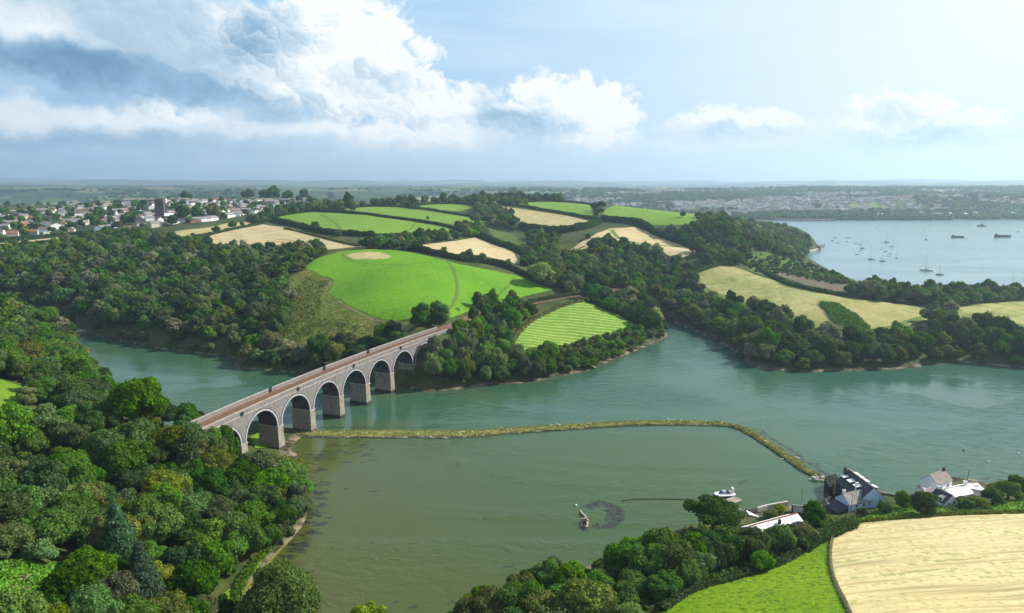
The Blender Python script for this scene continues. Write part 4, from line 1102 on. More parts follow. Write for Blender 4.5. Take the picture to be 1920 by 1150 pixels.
LANDMARKS = [('the blue cottage', at(1600, 950, 2)), ('the white house with three gable windows', at(1770, 950, 2)), ('the boat wreck', at(1095, 972)), ('the hovercraft', at(1360, 930)), ('the white shed roof', at(1450, 985, 4)),
  ('the first visible pier of the viaduct', at(532, 842)), ('the near end of the viaduct deck', vpt(-22, 4, 22)), ('the far end of the viaduct deck', vpt(178, 4, 22)), ('the farthest visible pier', at(775, 712)), ('the sandy spit on the creek', at(150, 657)),
  ('the white pole in the wood', at(216, 838, 22)), ('the garden glade', at(50, 1100, 22)), ('the green clearing in the wood', (*ground(10, 745), 0)), ('the narrow lawn by the pond', (*ground(445, 1090), 0)), ('the sandy pond corner under the viaduct', at(560, 870)),
  ('the moored yachts up the creek', at(150, 622)), ('the bottom left corner of the photo', at(40, 1180, 20)), ('the mown field', (*ground(1080, 610), 0)), ('the top of the mown field', (*ground(1040, 582), 0)), ('the sandy dry grass strip', (*ground(500, 1060), 0)),
  ('the middle of the left edge of the photo', (*ground(10, 900), 0)), ('the bottom edge of the photo below the pond', (*ground(950, 1150), 0)), ('the lower tip of the green pasture', (*ground(1240, 1140), 0)), ('the upper corner of the green pasture', (*ground(1540, 1010), 0)),
  ('the jetty ramp', at(1375, 950)), ('the bracken slope', (*ground(560, 640), 0)), ('the north shore left of the viaduct', at(450, 690)), ('the creek bend left of the viaduct', at(250, 642)), ('the rocky point below the mown field', at(1245, 632)), ('the creek head', at(1240, 602)),
  ('the shore opposite the mown field', at(1420, 688)), ('the right hand creek shore', at(1750, 682)), ('the right end of the far creek shore', at(1900, 690)), ('the sunlit bank of the pond', at(572, 930)), ('the middle of the left wood', (*ground(250, 900), 0)), ('the left wood above the pond', (*ground(400, 980), 0)), ('the crest of the left wood', (*ground(120, 790), 0)), ('the seaweed along the pond edge', at(600, 930)), ('the straw field fence', (*ground(1570, 1090), 0))]
_cnt = {}
ORD = ['', 'second ', 'third ', 'fourth ', 'fifth ', 'sixth ', 'seventh ', 'eighth ', 'ninth ', 'tenth ', 'eleventh ', 'twelfth ', 'thirteenth ', 'fourteenth ', 'fifteenth ', 'sixteenth ', 'seventeenth ', 'eighteenth ', 'nineteenth ', 'twentieth ']
def near_landmark(x, y, marks):
    return min(range(len(marks)), key=lambda i: (marks[i][1][0] - x) ** 2 + (marks[i][1][1] - y) ** 2)
def ordinal_labels(items, kind, marks, groupf):
    """items: (object, x, y, tone); the label ranks each thing of its tone by distance to the nearest landmark"""
    by = {}
    for it in items:
        by.setdefault((near_landmark(it[1], it[2], marks), it[3]), []).append(it)
    for (li, tone), l in by.items():
        lx, ly = marks[li][1][0], marks[li][1][1]
        l.sort(key=lambda it: (it[1] - lx) ** 2 + (it[2] - ly) ** 2)
        for k, it in enumerate(l):
            o = ORD[min(k, 19)]
            it[0]['label'] = f"{tone} {kind} {o}closest to {marks[li][0]}"
            if k > 19: it[0]['label'] = f"{tone} {kind} some way off {marks[li][0]}"
            it[0]['group'] = groupf(it)
tl = []
for r in RECS[:N_OBJ]:
    x, y, rad, tone, ri, hf = r
    e = tree('broadleaf_tree', x, y, rad, tone, NEAR[gs.integers(len(NEAR))], TRUNK[gs.integers(3)], hf, sink=.12 * rad)
    e['category'] = 'tree'; tl.append((e, x, y, tone, REGIONS[ri][0]))

# single trees placed one by one: pixel of the foot, width in pixels, tone, label
SINGLES = [
 (530,1185,150,'mid green','rounded mid green tree leaning over the water at the bottom edge',1.0,'b'), (690,1180,60,'yellow green','yellow green tree top just showing at the bottom edge of the pond',1.0,'b'),
 (262,800,90,'fresh green','bright fresh green tree rising from the wood above the creek',1.15,'b'),(525,905,60,'yellow green','small yellow green tree by the water below the first arches',1.0,'b'),
 (140,955,56,'yellow green','yellow flowering shrub tree in the middle of the left wood',.9,'b'),(300,1110,60,'yellow green','golden green tree low in the left wood',1.0,'b'),
 (228,1085,95,'blue green','tall blue green conifer in the left wood',1.35,'c'),(270,1130,80,'blue green','second tall blue green conifer lower in the left wood',1.3,'c'),
 (195,1060,70,'olive','olive cone shaped conifer above the garden glade',1.2,'c'),
 (1336,1003,104,'dark green','dark spreading pine tree in front of the jetty',.9,'p'),
 (1012,535,62,'yellow green','big bright yellow green tree at the right of the large pasture',.9,'b'),
 (820,612,40,'deep green','dark tree beside the track at the far end of the viaduct',1.3,'b'),(790,612,44,'mid green','mid green tree group member left of the viaduct end',1.2,'b'),
 (590,433,22,'deep green','lone round tree on the lower left edge of the upper pasture',1.0,'h'),(633,444,17,'deep green','small round tree in the hedge below the upper pasture',1.0,'h'),(802,412,7,'deep green','tiny tree in the hedge between the upper pastures',1.2,'h'),
 (893,420,28,'grey green','pale grey green tree at the right end of the upper pastures',1.0,'h'),(858,428,18,'deep green','dark tree left of the pale grey green tree',1.0,'h'),(687,466,28,'deep green','round dark tree at the top left of the large pasture',1.0,'h'),(712,466,32,'mid green','broad mid green tree at the top of the large pasture',1.0,'h'),(738,468,26,'deep green','dark tree at the top middle of the large pasture',1.0,'h'),
 (782,472,24,'dark green','dark conifer pair in the hedge above the large pasture',1.1,'h'),(832,475,16,'mid green','small round tree on the straw field edge',1.0,'h'),(877,487,26,'olive','olive tree in the hedge below the straw field',1.0,'h'),(905,493,24,'deep green','deep green tree right of the olive tree in the hedge',1.0,'h'),(952,500,16,'mid green','mid green tree near the right end of the straw field hedge',1.2,'h'),
 (405,436,17,'deep green','pair of bushy trees standing in the yellow strip field',.9,'h'),(437,428,17,'deep green','round tree in the middle of the yellow strip field',1.0,'h'),(454,424,9,'deep green','small tree at the right of the yellow strip field',1.1,'h'),(362,444,10,'olive','small olive bush at the left of the yellow strip field',.9,'h'),
 (600,473,22,'dark green','dark round tree at the right end of the straw field wood edge',1.0,'h'),(482,480,30,'dark green','dark round tree standing on the lower edge of the broad straw field',1.0,'h'),(460,478,16,'deep green','small tree left of the dark round tree below the straw field',1.0,'h'),
 (1117,470,32,'dark green','dark spreading tree below the straw field with the track',1.0,'h'),(1193,474,14,'mid green','small round tree inside the straw field with the track',1.0,'h'),(1103,448,13,'deep green','small round tree at the left tip of the straw field with the track',1.0,'h'),(1402,490,20,'deep green','dark tree beside the railway on the right slope',1.0,'h'),(1450,500,18,'deep green','rounded bush tree on the scrubby slope',.8,'h'),(1563,520,14,'dark green','dark tree on the estuary shore above the brown field',1.2,'h'),(1552,519,10,'dark green','smaller dark tree on the estuary shore above the brown field',1.1,'h'),
 (350,378,20,'dark green','dark spreading tree on the town skyline',1.1,'h'),(428,368,17,'dark green','wide dark pine on the town skyline',1.0,'h'),(465,375,26,'deep green','rounded tree on the skyline right of the wide pine',1.0,'h'),(497,375,24,'deep green','broad skyline tree left of the highest skyline grove',1.0,'h'),(513,376,30,'dark green','highest tree of the skyline grove above the town',1.1,'h'),(540,376,24,'deep green','skyline tree right of the highest grove',1.0,'h'),(570,373,22,'deep green','large round tree alone on the town skyline',1.0,'h'),(620,374,18,'dark green','round skyline tree at the right end of the town',1.0,'h'),(654,385,22,'dark green','tall dark pine at the left end of the hilltop tree row',1.4,'h'),
 (401,410,32,'olive','large olive brown tree right of the church',1.1,'h'),(345,412,26,'dark green','dark tree right of the church roof',1.2,'h'),(370,412,24,'deep green','dark tree behind the new houses',1.2,'h'),(495,388,8,'yellow green','small yellow tree at the edge of the town',1.4,'h'),
 (905,376,18,'dark green','tall dark tree on the skyline behind the hill fields',1.3,'h'),(960,374,30,'deep green','broad dark tree left of the white farmhouse',1.0,'h'),(1115,395,18,'mid green','pale green tree at the left end of the pine clump',1.2,'h'),(1280,408,14,'deep green','square dark tree pair in the right hilltop pasture',1.1,'h'),(1310,410,18,'deep green','dark bush row end in the right hilltop pasture',.9,'h'),
 (905,1205,120,'olive','olive green round tree lowest left of the shore trees at the bottom edge',1.0,'b'),(985,1180,110,'mid green','mid green tree at the bottom edge right of the olive one',1.0,'b'),(1400,1052,80,'deep green','broad deep green tree in front of the left half of the white shed',1.0,'b'),(1462,1036,56,'mid green','mid green tree in front of the right half of the white shed',1.0,'b'),(1345,1066,84,'dark green','tall dark green tree below the pine tree',1.1,'b'),(1428,1072,46,'fresh green','small fresh green bush tree at the edge of the green pasture',.9,'b'),(1290,1090,84,'mid green','mid green tree at the lower edge of the shore trees by the pasture',1.0,'b'),(1508,1022,46,'olive','olive tree at the upper corner of the green pasture',.9,'b'),
 (1690,955,30,'fresh green','bright green garden tree between the two houses',1.2,'b'),(1731,965,44,'deep green','dark round garden tree in front of the white house',1.0,'b'),(1525,990,50,'deep green','large dark green tree left of the blue cottage',1.1,'b'),(1657,962,24,'mid green','garden tree at the right end of the blue cottage',1.2,'b'),(1616,968,20,'mid green','small tree against the blue cottage wall',1.0,'b'),
 (1834,950,34,'olive','bushy olive shrub tree right of the white house',.6,'b'),(1812,955,28,'deep green','round clipped bush in front of the white shed',.7,'b'),(1860,945,34,'deep green','dark garden tree by the white lean-to',.9,'b'),(1890,935,40,'mid green','leafy garden tree near the right edge above the lawn',.9,'b'),(1810,948,30,'olive','reddish shrubby tree beside the grey shed',.6,'b'),(1910,925,40,'deep green','dark tree at the right edge by the water',.9,'b'),
 (1462,962,24,'yellow green','yellow green bush on the quay behind the white shed',.8,'b'),(1445,972,26,'olive','olive bush left of the yellow green quay bush',.8,'b'),(1870,925,30,'yellow green','yellow green bush on the shore at the right',.8,'b'),(1548,985,30,'olive','olive shrub between the large dark tree and the cottage',.8,'b'),
]
CR = {'b': NEAR, 'h': MID, 'p': [PINE[0]], 'c': [CONE[0]]}
for px, py, wpx, tone, lab, hf, k in SINGLES:
    x, y = ground(px, py); dist = math.hypot(x, y, CAMH - float(hgt(x, y)))
    rad = wpx * .84 / 2 * dist / FPX
    nmn = {'b': 'broadleaf_tree', 'h': 'hedgerow_tree', 'p': 'pine_tree', 'c': 'conifer_tree'}[k]
    pool = CR[k]
    e = tree(nmn, x, y, rad, tone, BIGC if wpx > 100 and k == 'b' else pool[gs.integers(len(pool))], PTRUNK if k == 'p' else TRUNK[gs.integers(3)], hf, sink=.10 * rad)
    tag(e, lab, 'tree', {'b': 'garden and shore trees', 'h': 'single trees on the hill', 'p': None, 'c': 'conifers in the left wood'}[k])
for s_, o_, r_, z_, tone, lab in ((-8, -7.5, 5.2, 15, 'deep green', 'deep green tree hiding the near end of the viaduct parapet'), (-14, -6, 5.8, 17, 'mid green', 'mid green tree against the near end of the viaduct deck'), (-21, -4.5, 6.0, 18, 'deep green', 'deep green tree where the railway disappears into the left wood'), (-27, -2, 6.0, 19, 'olive', 'olive tree next to the railway at the edge of the left wood'), (-17, -9, 5.8, 16.5, 'mid green', 'leafy mid green tree in front of the railway at the near end'), (-24, -7.5, 5.8, 18.5, 'deep green', 'leafy deep green tree in front of the buried end of the deck'), (-12, 15, 4.4, 14, 'dark green', 'dark green tree behind the near end of the viaduct'), (-22, 14, 5.2, 17, 'olive', 'olive tree behind the railway at the near end of the viaduct'), (-33, 4, 6.0, 20, 'mid green', 'mid green tree closing the railway at the edge of the left wood'), (-29, 8, 5.0, 20, 'dark green', 'dark tree over the end of the rails in the left wood')):
    p_ = vpt(s_, o_); h_ = float(hgt(p_[0], p_[1])); e = tree('broadleaf_tree', p_[0], p_[1], r_, tone, NEAR[gs.integers(len(NEAR))], TRUNK[gs.integers(3)], min(1.9, max(1.0, (z_ + 1.95 * r_ - h_) / (1.9 * r_))), z=h_ - .3); tag(e, lab, 'tree', 'trees at the viaduct ends')
ordinal_labels(tl, 'tree', LANDMARKS, lambda it: 'trees of ' + it[4])


def instanced(name, recs, sources, label, cat, kind='stuff'):
    """one object: recs (x, y, z, scale xyz, rot, index) shown with the source shapes by geometry nodes"""
    col = bpy.data.collections.new(name + '_shapes')
    for i, (me, c) in enumerate(sources):
        o = bpy.data.objects.new(f'{name}_{i:02d}', me); o.color = (*c, 1); col.objects.link(o)
    me = bpy.data.meshes.new(name); n = len(recs)
    A = np.array([r[:8] for r in recs], float)
    me.vertices.add(n); me.vertices.foreach_set('co', A[:, :3].astype(np.float32).ravel())
    at_ = me.attributes.new('size', 'FLOAT_VECTOR', 'POINT'); at_.data.foreach_set('vector', A[:, 3:6].astype(np.float32).ravel())
    at_ = me.attributes.new('turn', 'FLOAT_VECTOR', 'POINT'); at_.data.foreach_set('vector', np.stack([np.zeros(n), np.zeros(n), A[:, 6]], 1).astype(np.float32).ravel())
    at_ = me.attributes.new('tint', 'FLOAT_COLOR', 'POINT'); at_.data.foreach_set('color', np.array([(*r[8], 1) if len(r) > 8 else (1, 1, 1, 1) for r in recs], np.float32).ravel())
    at_ = me.attributes.new('shape', 'INT', 'POINT'); at_.data.foreach_set('value', A[:, 7].astype(np.int32))
    o = link(name, me)
    ng = bpy.data.node_groups.new(name, 'GeometryNodeTree')
    ng.interface.new_socket('Geometry', in_out='INPUT', socket_type='NodeSocketGeometry')
    ng.interface.new_socket('Geometry', in_out='OUTPUT', socket_type='NodeSocketGeometry')
    gi = ng.nodes.new('NodeGroupInput'); go = ng.nodes.new('NodeGroupOutput')
    ci = ng.nodes.new('GeometryNodeCollectionInfo'); ci.inputs['Collection'].default_value = col
    ci.inputs['Separate Children'].default_value = True; ci.inputs['Reset Children'].default_value = True
    ip = ng.nodes.new('GeometryNodeInstanceOnPoints'); ip.inputs['Pick Instance'].default_value = True
    def attr(nm, ty):
        a = ng.nodes.new('GeometryNodeInputNamedAttribute'); a.data_type = ty; a.inputs[0].default_value = nm; return a.outputs[0]
    L = ng.links
    L.new(gi.outputs[0], ip.inputs['Points']); L.new(ci.outputs[0], ip.inputs['Instance'])
    L.new(attr('shape', 'INT'), ip.inputs['Instance Index']); L.new(attr('turn', 'FLOAT_VECTOR'), ip.inputs['Rotation']); L.new(attr('size', 'FLOAT_VECTOR'), ip.inputs['Scale'])
    L.new(ip.outputs[0], go.inputs[0])
    md = o.modifiers.new(name, 'NODES'); md.node_group = ng
    return tag(o, label, cat, None, kind)
tn = list(TONES)
def tinted(me):
    c = me.copy(); c.materials.clear(); c.materials.append(M_LEAFI); return c
srcs = [(tinted(m_), (1, 1, 1)) for m_ in MID + FARC + [PINE[1]] + NEAR]
rec2 = []
def wood(lst, x, y, rad, tone, hz=1.0, pine=False, dz=-.1, flat=1.0):
    D = math.hypot(x, y); c = np.array(TONES[tone]) * gs.uniform(.85, 1.18)
    idx = 6 if pine else (7 + gs.integers(5) if D < 430 else gs.integers(4) if D < 1100 else 4 + gs.integers(2))
    lst.append((x, y, float(hgt(x, y)) + dz * rad, rad * flat, rad * flat, rad * hz, gs.uniform(0, 6.28), idx, c))
for x, y, rad, tone, ri, hf in RECS[N_OBJ:]:
    wood(rec2, x, y, rad, tone, hf, 'pine' in REGIONS[ri][0], -.12)
# ------------------------------------------------------------------ hedges
def hedge(line, w_, h_, tone, label, dens=9, size=.8, name='hedge', cat='hedge', wild=.35):
    P = resample(G(line), 2.0); g = np.random.default_rng(len(line) * 7 + int(abs(P[0][0])))
    seg = np.hypot(*(P[1:] - P[:-1]).T); L = seg.sum(); n = int(L * dens)
    cum = np.concatenate([[0], np.cumsum(seg)])
    t = g.uniform(0, L, n); i = np.clip(np.searchsorted(cum, t) - 1, 0, len(seg) - 1); f = (t - cum[i]) / seg[i]
    B = P[i] + (P[i + 1] - P[i]) * f[:, None]; d = (P[i + 1] - P[i]) / seg[i][:, None]; nn = np.stack([-d[:, 1], d[:, 0]], 1)
    hv = h_ * (1 - wild + 2 * wild * fbm(t / 9, t * 0 + 1.7, 8, 3) * 1.1); wv = w_ * (1 - wild * .6 + 1.2 * wild * fbm(t / 7, t * 0 + 5.1, 18, 3))
    a = g.uniform(-.2, math.pi + .2, n); ca, sa = np.cos(a), np.maximum(np.sin(a), -.2)
    rr = g.uniform(.85, 1.08, n)
    X = B + nn * (ca * wv / 2 * rr)[:, None]; Zb = hgt(X[:, 0], X[:, 1])
    Q = np.column_stack([X, Zb + .3 + np.maximum(sa, 0) ** .7 * hv * rr])
    N = np.column_stack([nn * ca[:, None], sa]) + .75 * g.normal(size=(n, 3)); N /= np.linalg.norm(N, axis=1)[:, None]
    LV = leaf_cards(g, Q, N, size)
    # inner body
    CV = []; CF = []
    for k in range(len(P)):
        q = P[min(k + 1, len(P) - 1)] - P[max(k - 1, 0)]; q = q / (np.hypot(*q) + 1e-9); m_ = np.array([-q[1], q[0]])
        s = k * L / len(P); hh = h_ * (1 - wild + 2 * wild * fbm(np.array([s / 9]), np.array([1.7]), 8, 3)[0] * 1.1) * .85
        for (o, zf) in ((-.42, 0), (-.32, .75), (0, 1), (.32, .75), (.42, 0)):
            c = P[k] + m_ * w_ * o; CV.append((c[0], c[1], float(hgt(c[0], c[1])) + zf * hh - .1))
    for k in range(len(P) - 1):
        for j in range(4):
            b = k * 5 + j; CF.append((b, b + 5, b + 6, b + 1))
    nl = len(LV) // 4
    V = np.concatenate([LV, np.array(CV)]); F = [tuple(range(k * 4, k * 4 + 4)) for k in range(nl)] + [tuple(v + nl * 4 for v in f) for f in CF]
    me = mesh_np(name, V, F); o = link(name, me, M_LEAF); o.color = (*TONES[tone], 1)
    return tag(o, label, cat, 'hedges between the fields' if name == 'hedge' else None)
HEDGES = [
 ([(511,411),(533,420),(577,430),(620,439),(660,442),(700,444)], 7, 5.0, 'dark green', 'thick dark hedge along the lower left of the long upper pasture'),
 ([(700,446),(760,444),(833,443),(880,444)], 5, 3.5, 'dark green', 'dark hedge along the lower right of the long upper pasture'),
 ([(587,396),(640,399),(713,407),(777,415),(835,425),(878,441)], 4, 2.6, 'dark green', 'straight dark hedge between the two upper pastures'),
 ([(588,397),(560,400),(511,410)], 4, 2.6, 'dark green', 'hedge along the upper left of the long upper pasture'),
 ([(645,391),(700,387),(780,391),(833,399),(885,408),(917,416)], 4, 2.6, 'dark green', 'dark hedge along the top of the narrow upper pasture'),
 ([(780,386),(850,382),(893,386)], 4, 3, 'dark green', 'hedge along the top of the small hilltop pasture'),
 ([(923,385),(967,387),(1020,395),(1083,406),(1127,413)], 5, 3, 'dark green', 'long dark hedge above the wide hilltop straw field'),
 ([(1130,413),(1167,417),(1200,422),(1220,434),(1253,449),(1287,461),(1320,472)], 9, 6, 'dark green', 'thick dark hedge running down beside the straw field with the track'),
 ([(967,381),(1033,378),(1112,385)], 4, 2.6, 'deep green', 'low hedge along the hilltop in front of the farmhouse'),
 ([(1116,386),(1118,405)], 4, 3, 'dark green', 'short hedge left of the hilltop pine clump'),
 ([(895,424),(890,435),(900,444),(933,459),(967,470),(985,482),(983,500)], 9, 6, 'dark green', 'thick hedge down the right side of the pale straw field'),
 ([(755,467),(793,473),(817,479),(863,489),(900,493),(933,499),(963,508),(993,521),(1033,535),(1050,543)], 7, 4.5, 'dark green', 'dark hedge along the top right of the large bright pasture'),
 ([(975,428),(1013,434),(1053,437),(1093,430),(1120,420)], 11, 7, 'dark green', 'dark tree-high hedge below the wide hilltop straw field'),
 ([(367,446),(417,436),(467,426),(512,413)], 4, 2.5, 'deep green', 'hedge between the broad straw field and the yellow strip'),
 ([(673,463),(640,456),(583,441),(533,430)], 3, 1.6, 'olive', 'low brown hedge along the right of the broad straw field'),
 ([(1422,506),(1456,523),(1478,534),(1517,544),(1560,552),(1590,556)], 5, 2.6, 'dark green', 'hedge between the brown field and the golden meadow'),
 ([(1596,987),(1613,981),(1662,976),(1716,972),(1770,968),(1850,965),(1920,963),(2000,962)], 2.2, .8, 'olive', 'scruffy low hedge along the top of the stubble field'),
 ([(1500,1036),(1530,1018),(1560,1004),(1596,988)], 5, 3.0, 'deep green', 'dark hedge between the shore trees and the stubble field corner'),
 ([(1240,1148),(1300,1110),(1380,1086),(1450,1064),(1500,1039)], 2.6, 1.5, 'deep green', 'bushy hedge under the trees along the green pasture'),
 ([(990,570),(1040,560),(1095,552)], 4, 2.5, 'deep green', 'bushy strip between the railway and the mown field'),
 ([(958,672),(962,642),(985,612),(1010,595),(1050,576),(1093,565)], 3, 1.3, 'olive', 'low brown grassy hedge along the left of the mown field'),
 ([(1287,520),(1330,503),(1365,497)], 4, 2.2, 'deep green', 'low hedge along the top left of the golden meadow'),
 ([(0,470),(60,464),(120,457),(178,452)], 6, 5, 'dark green', 'leafy edge of the wood below the straw strip at far left'),
 ([(0,453),(60,448),(120,442),(175,438)], 4, 3, 'dark green', 'hedge between the straw strip and the gardens of the town'),
 ([(1345,405),(1310,398),(1290,396)], 3, 2, 'dark green', 'short hedge on the skyline strip of straw'),
]
for ln, w_, h_, tone, lab in HEDGES:
    x, y = ground(*ln[0]); D = math.hypot(x, y)
    s = .45 if D < 350 else (.8 if D < 800 else 1.15)
    hedge(ln, w_, h_, tone, lab, dens=(40 if D < 350 else 16 if D < 800 else 12) * (w_ + 2 * h_) / 10, size=s)
M_REED = foliage_mat('tall_weeds')
# tall weeds patch on the meadow and brambles on the banks
def thicket(name, poly, h_, tone, n, size, label):
    P = G(poly); A = np.array(P); lo, hi = A.min(0), A.max(0); g = np.random.default_rng(n)
    pts = [q for q in g.uniform(lo, hi, (n * 3, 2)) if inpoly(q[0], q[1], P)][:n]
    Q = np.array(pts); Z = hgt(Q[:, 0], Q[:, 1]) + .2 + h_ * (.35 + 1.1 * fbm(Q[:, 0] / 5, Q[:, 1] / 5, 44, 3)) * g.uniform(.5, 1, len(Q))
    N = g.normal(size=(len(Q), 3)) * .7 + np.array([0, 0, 1]); N /= np.linalg.norm(N, axis=1)[:, None]
    me = quads_np(name, leaf_cards(g, np.column_stack([Q, Z]), N, size)); o = link(name, me, M_LEAF); o.color = (*TONES[tone], 1)
    return tag(o, label, name.replace('_', ' '), kind='stuff')
thicket('undergrowth', [(1535,570),(1567,570),(1589,583),(1614,600),(1633,618),(1617,627),(1581,629),(1564,622),(1556,595)], 2.2, 'mid green', 5200, .75, 'dark green strip of tall weeds across the golden meadow')
thicket('undergrowth', [(-60,1060),(120,1062),(260,1000),(330,1060),(330,1150),(120,1150),(-60,1150)], 1.3, 'fresh green', 7000, .42, 'bright green undergrowth around the garden glade')
thicket('undergrowth', [(1150,1060),(1300,990),(1400,985),(1500,985),(1570,975),(1560,1000),(1440,1060),(1290,1105),(1220,1150),(1000,1180),(900,1150)], 1.6, 'deep green', 9000, .5, 'dark undergrowth beneath the shore trees')
thicket('undergrowth', [(1570,990),(1600,968),(1650,955),(1700,945),(1860,945),(1940,935),(1940,960),(1720,970),(1610,984)], .9, 'mid green', 1500, .35, 'low garden plants around the cottage lawns')
thicket('undergrowth', [(-60,860),(60,830),(120,850),(230,830),(240,900),(120,960),(-60,960)], 1.6, 'yellow green', 4000, .5, 'yellow green brambles between the trees of the left wood')
thicket('undergrowth', [(540,524),(575,505),(622,524),(614,547),(660,578),(747,604),(700,640),(640,655),(560,662),(525,650),(545,605)], .8, 'yellow green', 3500, .5, 'bracken clumps on the slope left of the large pasture')
thicket('undergrowth', [(428,1140),(446,1094),(472,1056),(500,1028),(522,1004),(540,1004),(512,1034),(482,1066),(462,1100),(446,1150)], 1.6, 'mid green', 1800, .4, 'bushy undergrowth between the trees and the narrow pond lawn')
thicket('undergrowth', [(540,560),(575,520),(618,528),(605,560),(600,600),(680,615),(640,650),(560,662),(528,645),(545,605)], 1.8, 'deep green', 1500, .7, 'dark gorse clumps scattered over the bracken slope')
M_PALE = simple('bleached_stones', (.50, .46, .37), .9, .2, .3, 1)
# ------------------------------------------------------------------ the stone-edged bank that closes the pond
def ribbon_bank():
    top = [(548,815),(565,811),(620,811),(700,811),(800,811),(870,811),(950,806),(1000,802.5),(1040,800),(1100,796),(1180,791.5),(1270,790.5),(1350,792.5),(1385,799),(1412,812),(1445,833),(1480,857),(1510,878),(1535,891),(1546,896)]
    wid = [7,9,10,10.5,10,9.5,9,8,7.5,7,6.5,6.5,6.5,6,5.5,5.2,5,5,5,3.5]
    P = resample([at(px, py, .9)[:2] for px, py in top], 1.2); n = len(P)
    wv = np.interp(np.linspace(0, 1, n), np.linspace(0, 1, len(wid)), wid)
    V = []; F = []; prof = [(-.62, -1.2), (-.52, .15), (-.40, .5), (-.22, .78), (0, .85), (.22, .75), (.40, .45), (.52, .1), (.62, -1.2)]
    s = np.arange(n) * 1.2
    for i in range(n):
        d = P[min(i + 1, n - 1)] - P[max(i - 1, 0)]; d = d / np.hypot(*d); nn = np.array([-d[1], d[0]])
        ends = min(1, i / 3 + .2, (n - 1 - i) / 3 + .2)
        for j, (o, z) in enumerate(prof):
            wo_ = 1 + .7 * (fbm(np.array([s[i] / 5]), np.array([j * 3.1]), 61, 3)[0] - .44)
            q = P[i] + nn * wv[i] * .9 * o * wo_ * ends
            V.append((q[0], q[1], z * (1 if z < 0 else .8 + .9 * (fbm(np.array([s[i] / 3.0]), np.array([j * 1.7]), 62, 3)[0] - .2)) * (ends if z > 0 else 1)))
    k = len(prof)
    for i in range(n - 1):
        for j in range(k - 1): F.append((i * k + j, (i + 1) * k + j, (i + 1) * k + j + 1, i * k + j + 1))
    m, t = mat('grassy_bank'); p = pos(t); x, y, z = t.sep(p)
    n1 = t.noise(p, .25, 5, .65); n2 = t.noise(p, 1.6, 4, .7)
    c = t.mix(t.ramp(n1, .35, .65), (.16, .17, .035), (.30, .28, .10)); c = t.mix(t.ramp(n2, .45, .7, 0, .8), c, (.10, .11, .022))
    c = t.mix(t.ramp(t.math('ADD', z, t.math('MULTIPLY', n2, .5)), .55, .85, 1, 0), c, t.mix(t.ramp(t.noise(p, .3, 4, .6), .5, .68), (.07, .066, .045), (.40, .36, .28)))
    c = t.mix(t.ramp(t.math('ADD', z, t.math('MULTIPLY', n1, .3)), .22, .4, 1, 0), c, (.03, .032, .02))
    bsdf(t, c, .95, .1, bump(t, n2, .8, .4))
    me = mesh_np('causeway', V, F, True)
    o = tag(link('causeway', me, m), 'long curved grassy stone bank between the pond and the creek', 'causeway')
    # rough grass on top, pale stones on the faces
    g = np.random.default_rng(5); N = 9000
    i = g.integers(2, n - 2, N); off = g.uniform(-.40, .40, N)
    Q = []; 
    for a, b in zip(i, off):
        d = P[a + 1] - P[a - 1]; d = d / np.hypot(*d); q = P[a] + np.array([-d[1], d[0]]) * wv[a] * b + g.uniform(-.6, .6, 2)
        Q.append((q[0], q[1], 0.95 - 2.2 * abs(b) ** 1.7 + g.uniform(-.1, .25)))
    Q = np.array(Q); NN = g.normal(size=(N, 3)) * .8 + np.array([0, 0, .9]); NN /= np.linalg.norm(NN, axis=1)[:, None]
    gme = quads_np('grass_tufts', leaf_cards(g, Q, NN, .27)); gm = foliage_mat('bank_grass', .25)
    go = link('grass_tufts', gme, gm, o); go.color = (.24, .25, .06, 1); go['kind'] = 'stuff'
    sb = []
    for a in range(260):
        k_ = g.integers(3, n - 3); sd_ = g.choice([-1, 1]); d = P[k_ + 1] - P[k_ - 1]; d = d / np.hypot(*d)
        q = P[k_] + np.array([-d[1], d[0]]) * wv[k_] * .5 * sd_; sb.append((q[0], q[1], .2))
    SV = []; SF = []
    for q in sb:
        r = g.uniform(.2, .65); SF += [tuple(f + len(SV)) for f in ICO_F]; SV += list(ICO_V * r * .8 * np.array([1.2, 1, .6]) * g.uniform(.75, 1.2, (len(ICO_V), 1)) + np.array(q))
    so = link('edge_stones', mesh_np('edge_stones', SV, SF), simple('weedy_edge_stones', (.15, .135, .10), .9, .2, .6, .25), o); so['kind'] = 'stuff'
ribbon_bank()
gp = np.random.default_rng(77); PV = []; PF = []
for px, py, nst in ((675, 813, 5), (885, 811, 6), (950, 806, 7), (1050, 797, 10), (1100, 794, 5), (1262, 788, 9), (1310, 790, 4), (1530, 894, 14), (1542, 897, 14), (1490, 862, 5), (1440, 829, 4), (800, 815, 4)):
    for k in range(nst):
        q = at(px + gp.normal() * 9, py + gp.normal() * 1.5, .8); r = gp.uniform(.25, .6); PF += [tuple(f + len(PV)) for f in ICO_F]; PV += list(ICO_V * r * np.array([1.3, 1, .6]) * gp.uniform(.75, 1.2, (len(ICO_V), 1)) + np.array((q[0], q[1], gp.uniform(.3, 1.1))))
tag(link('stones', mesh_np('stones', PV, PF), M_PALE), 'pale loose stones lying along the grassy bank', 'stones', kind='stuff')

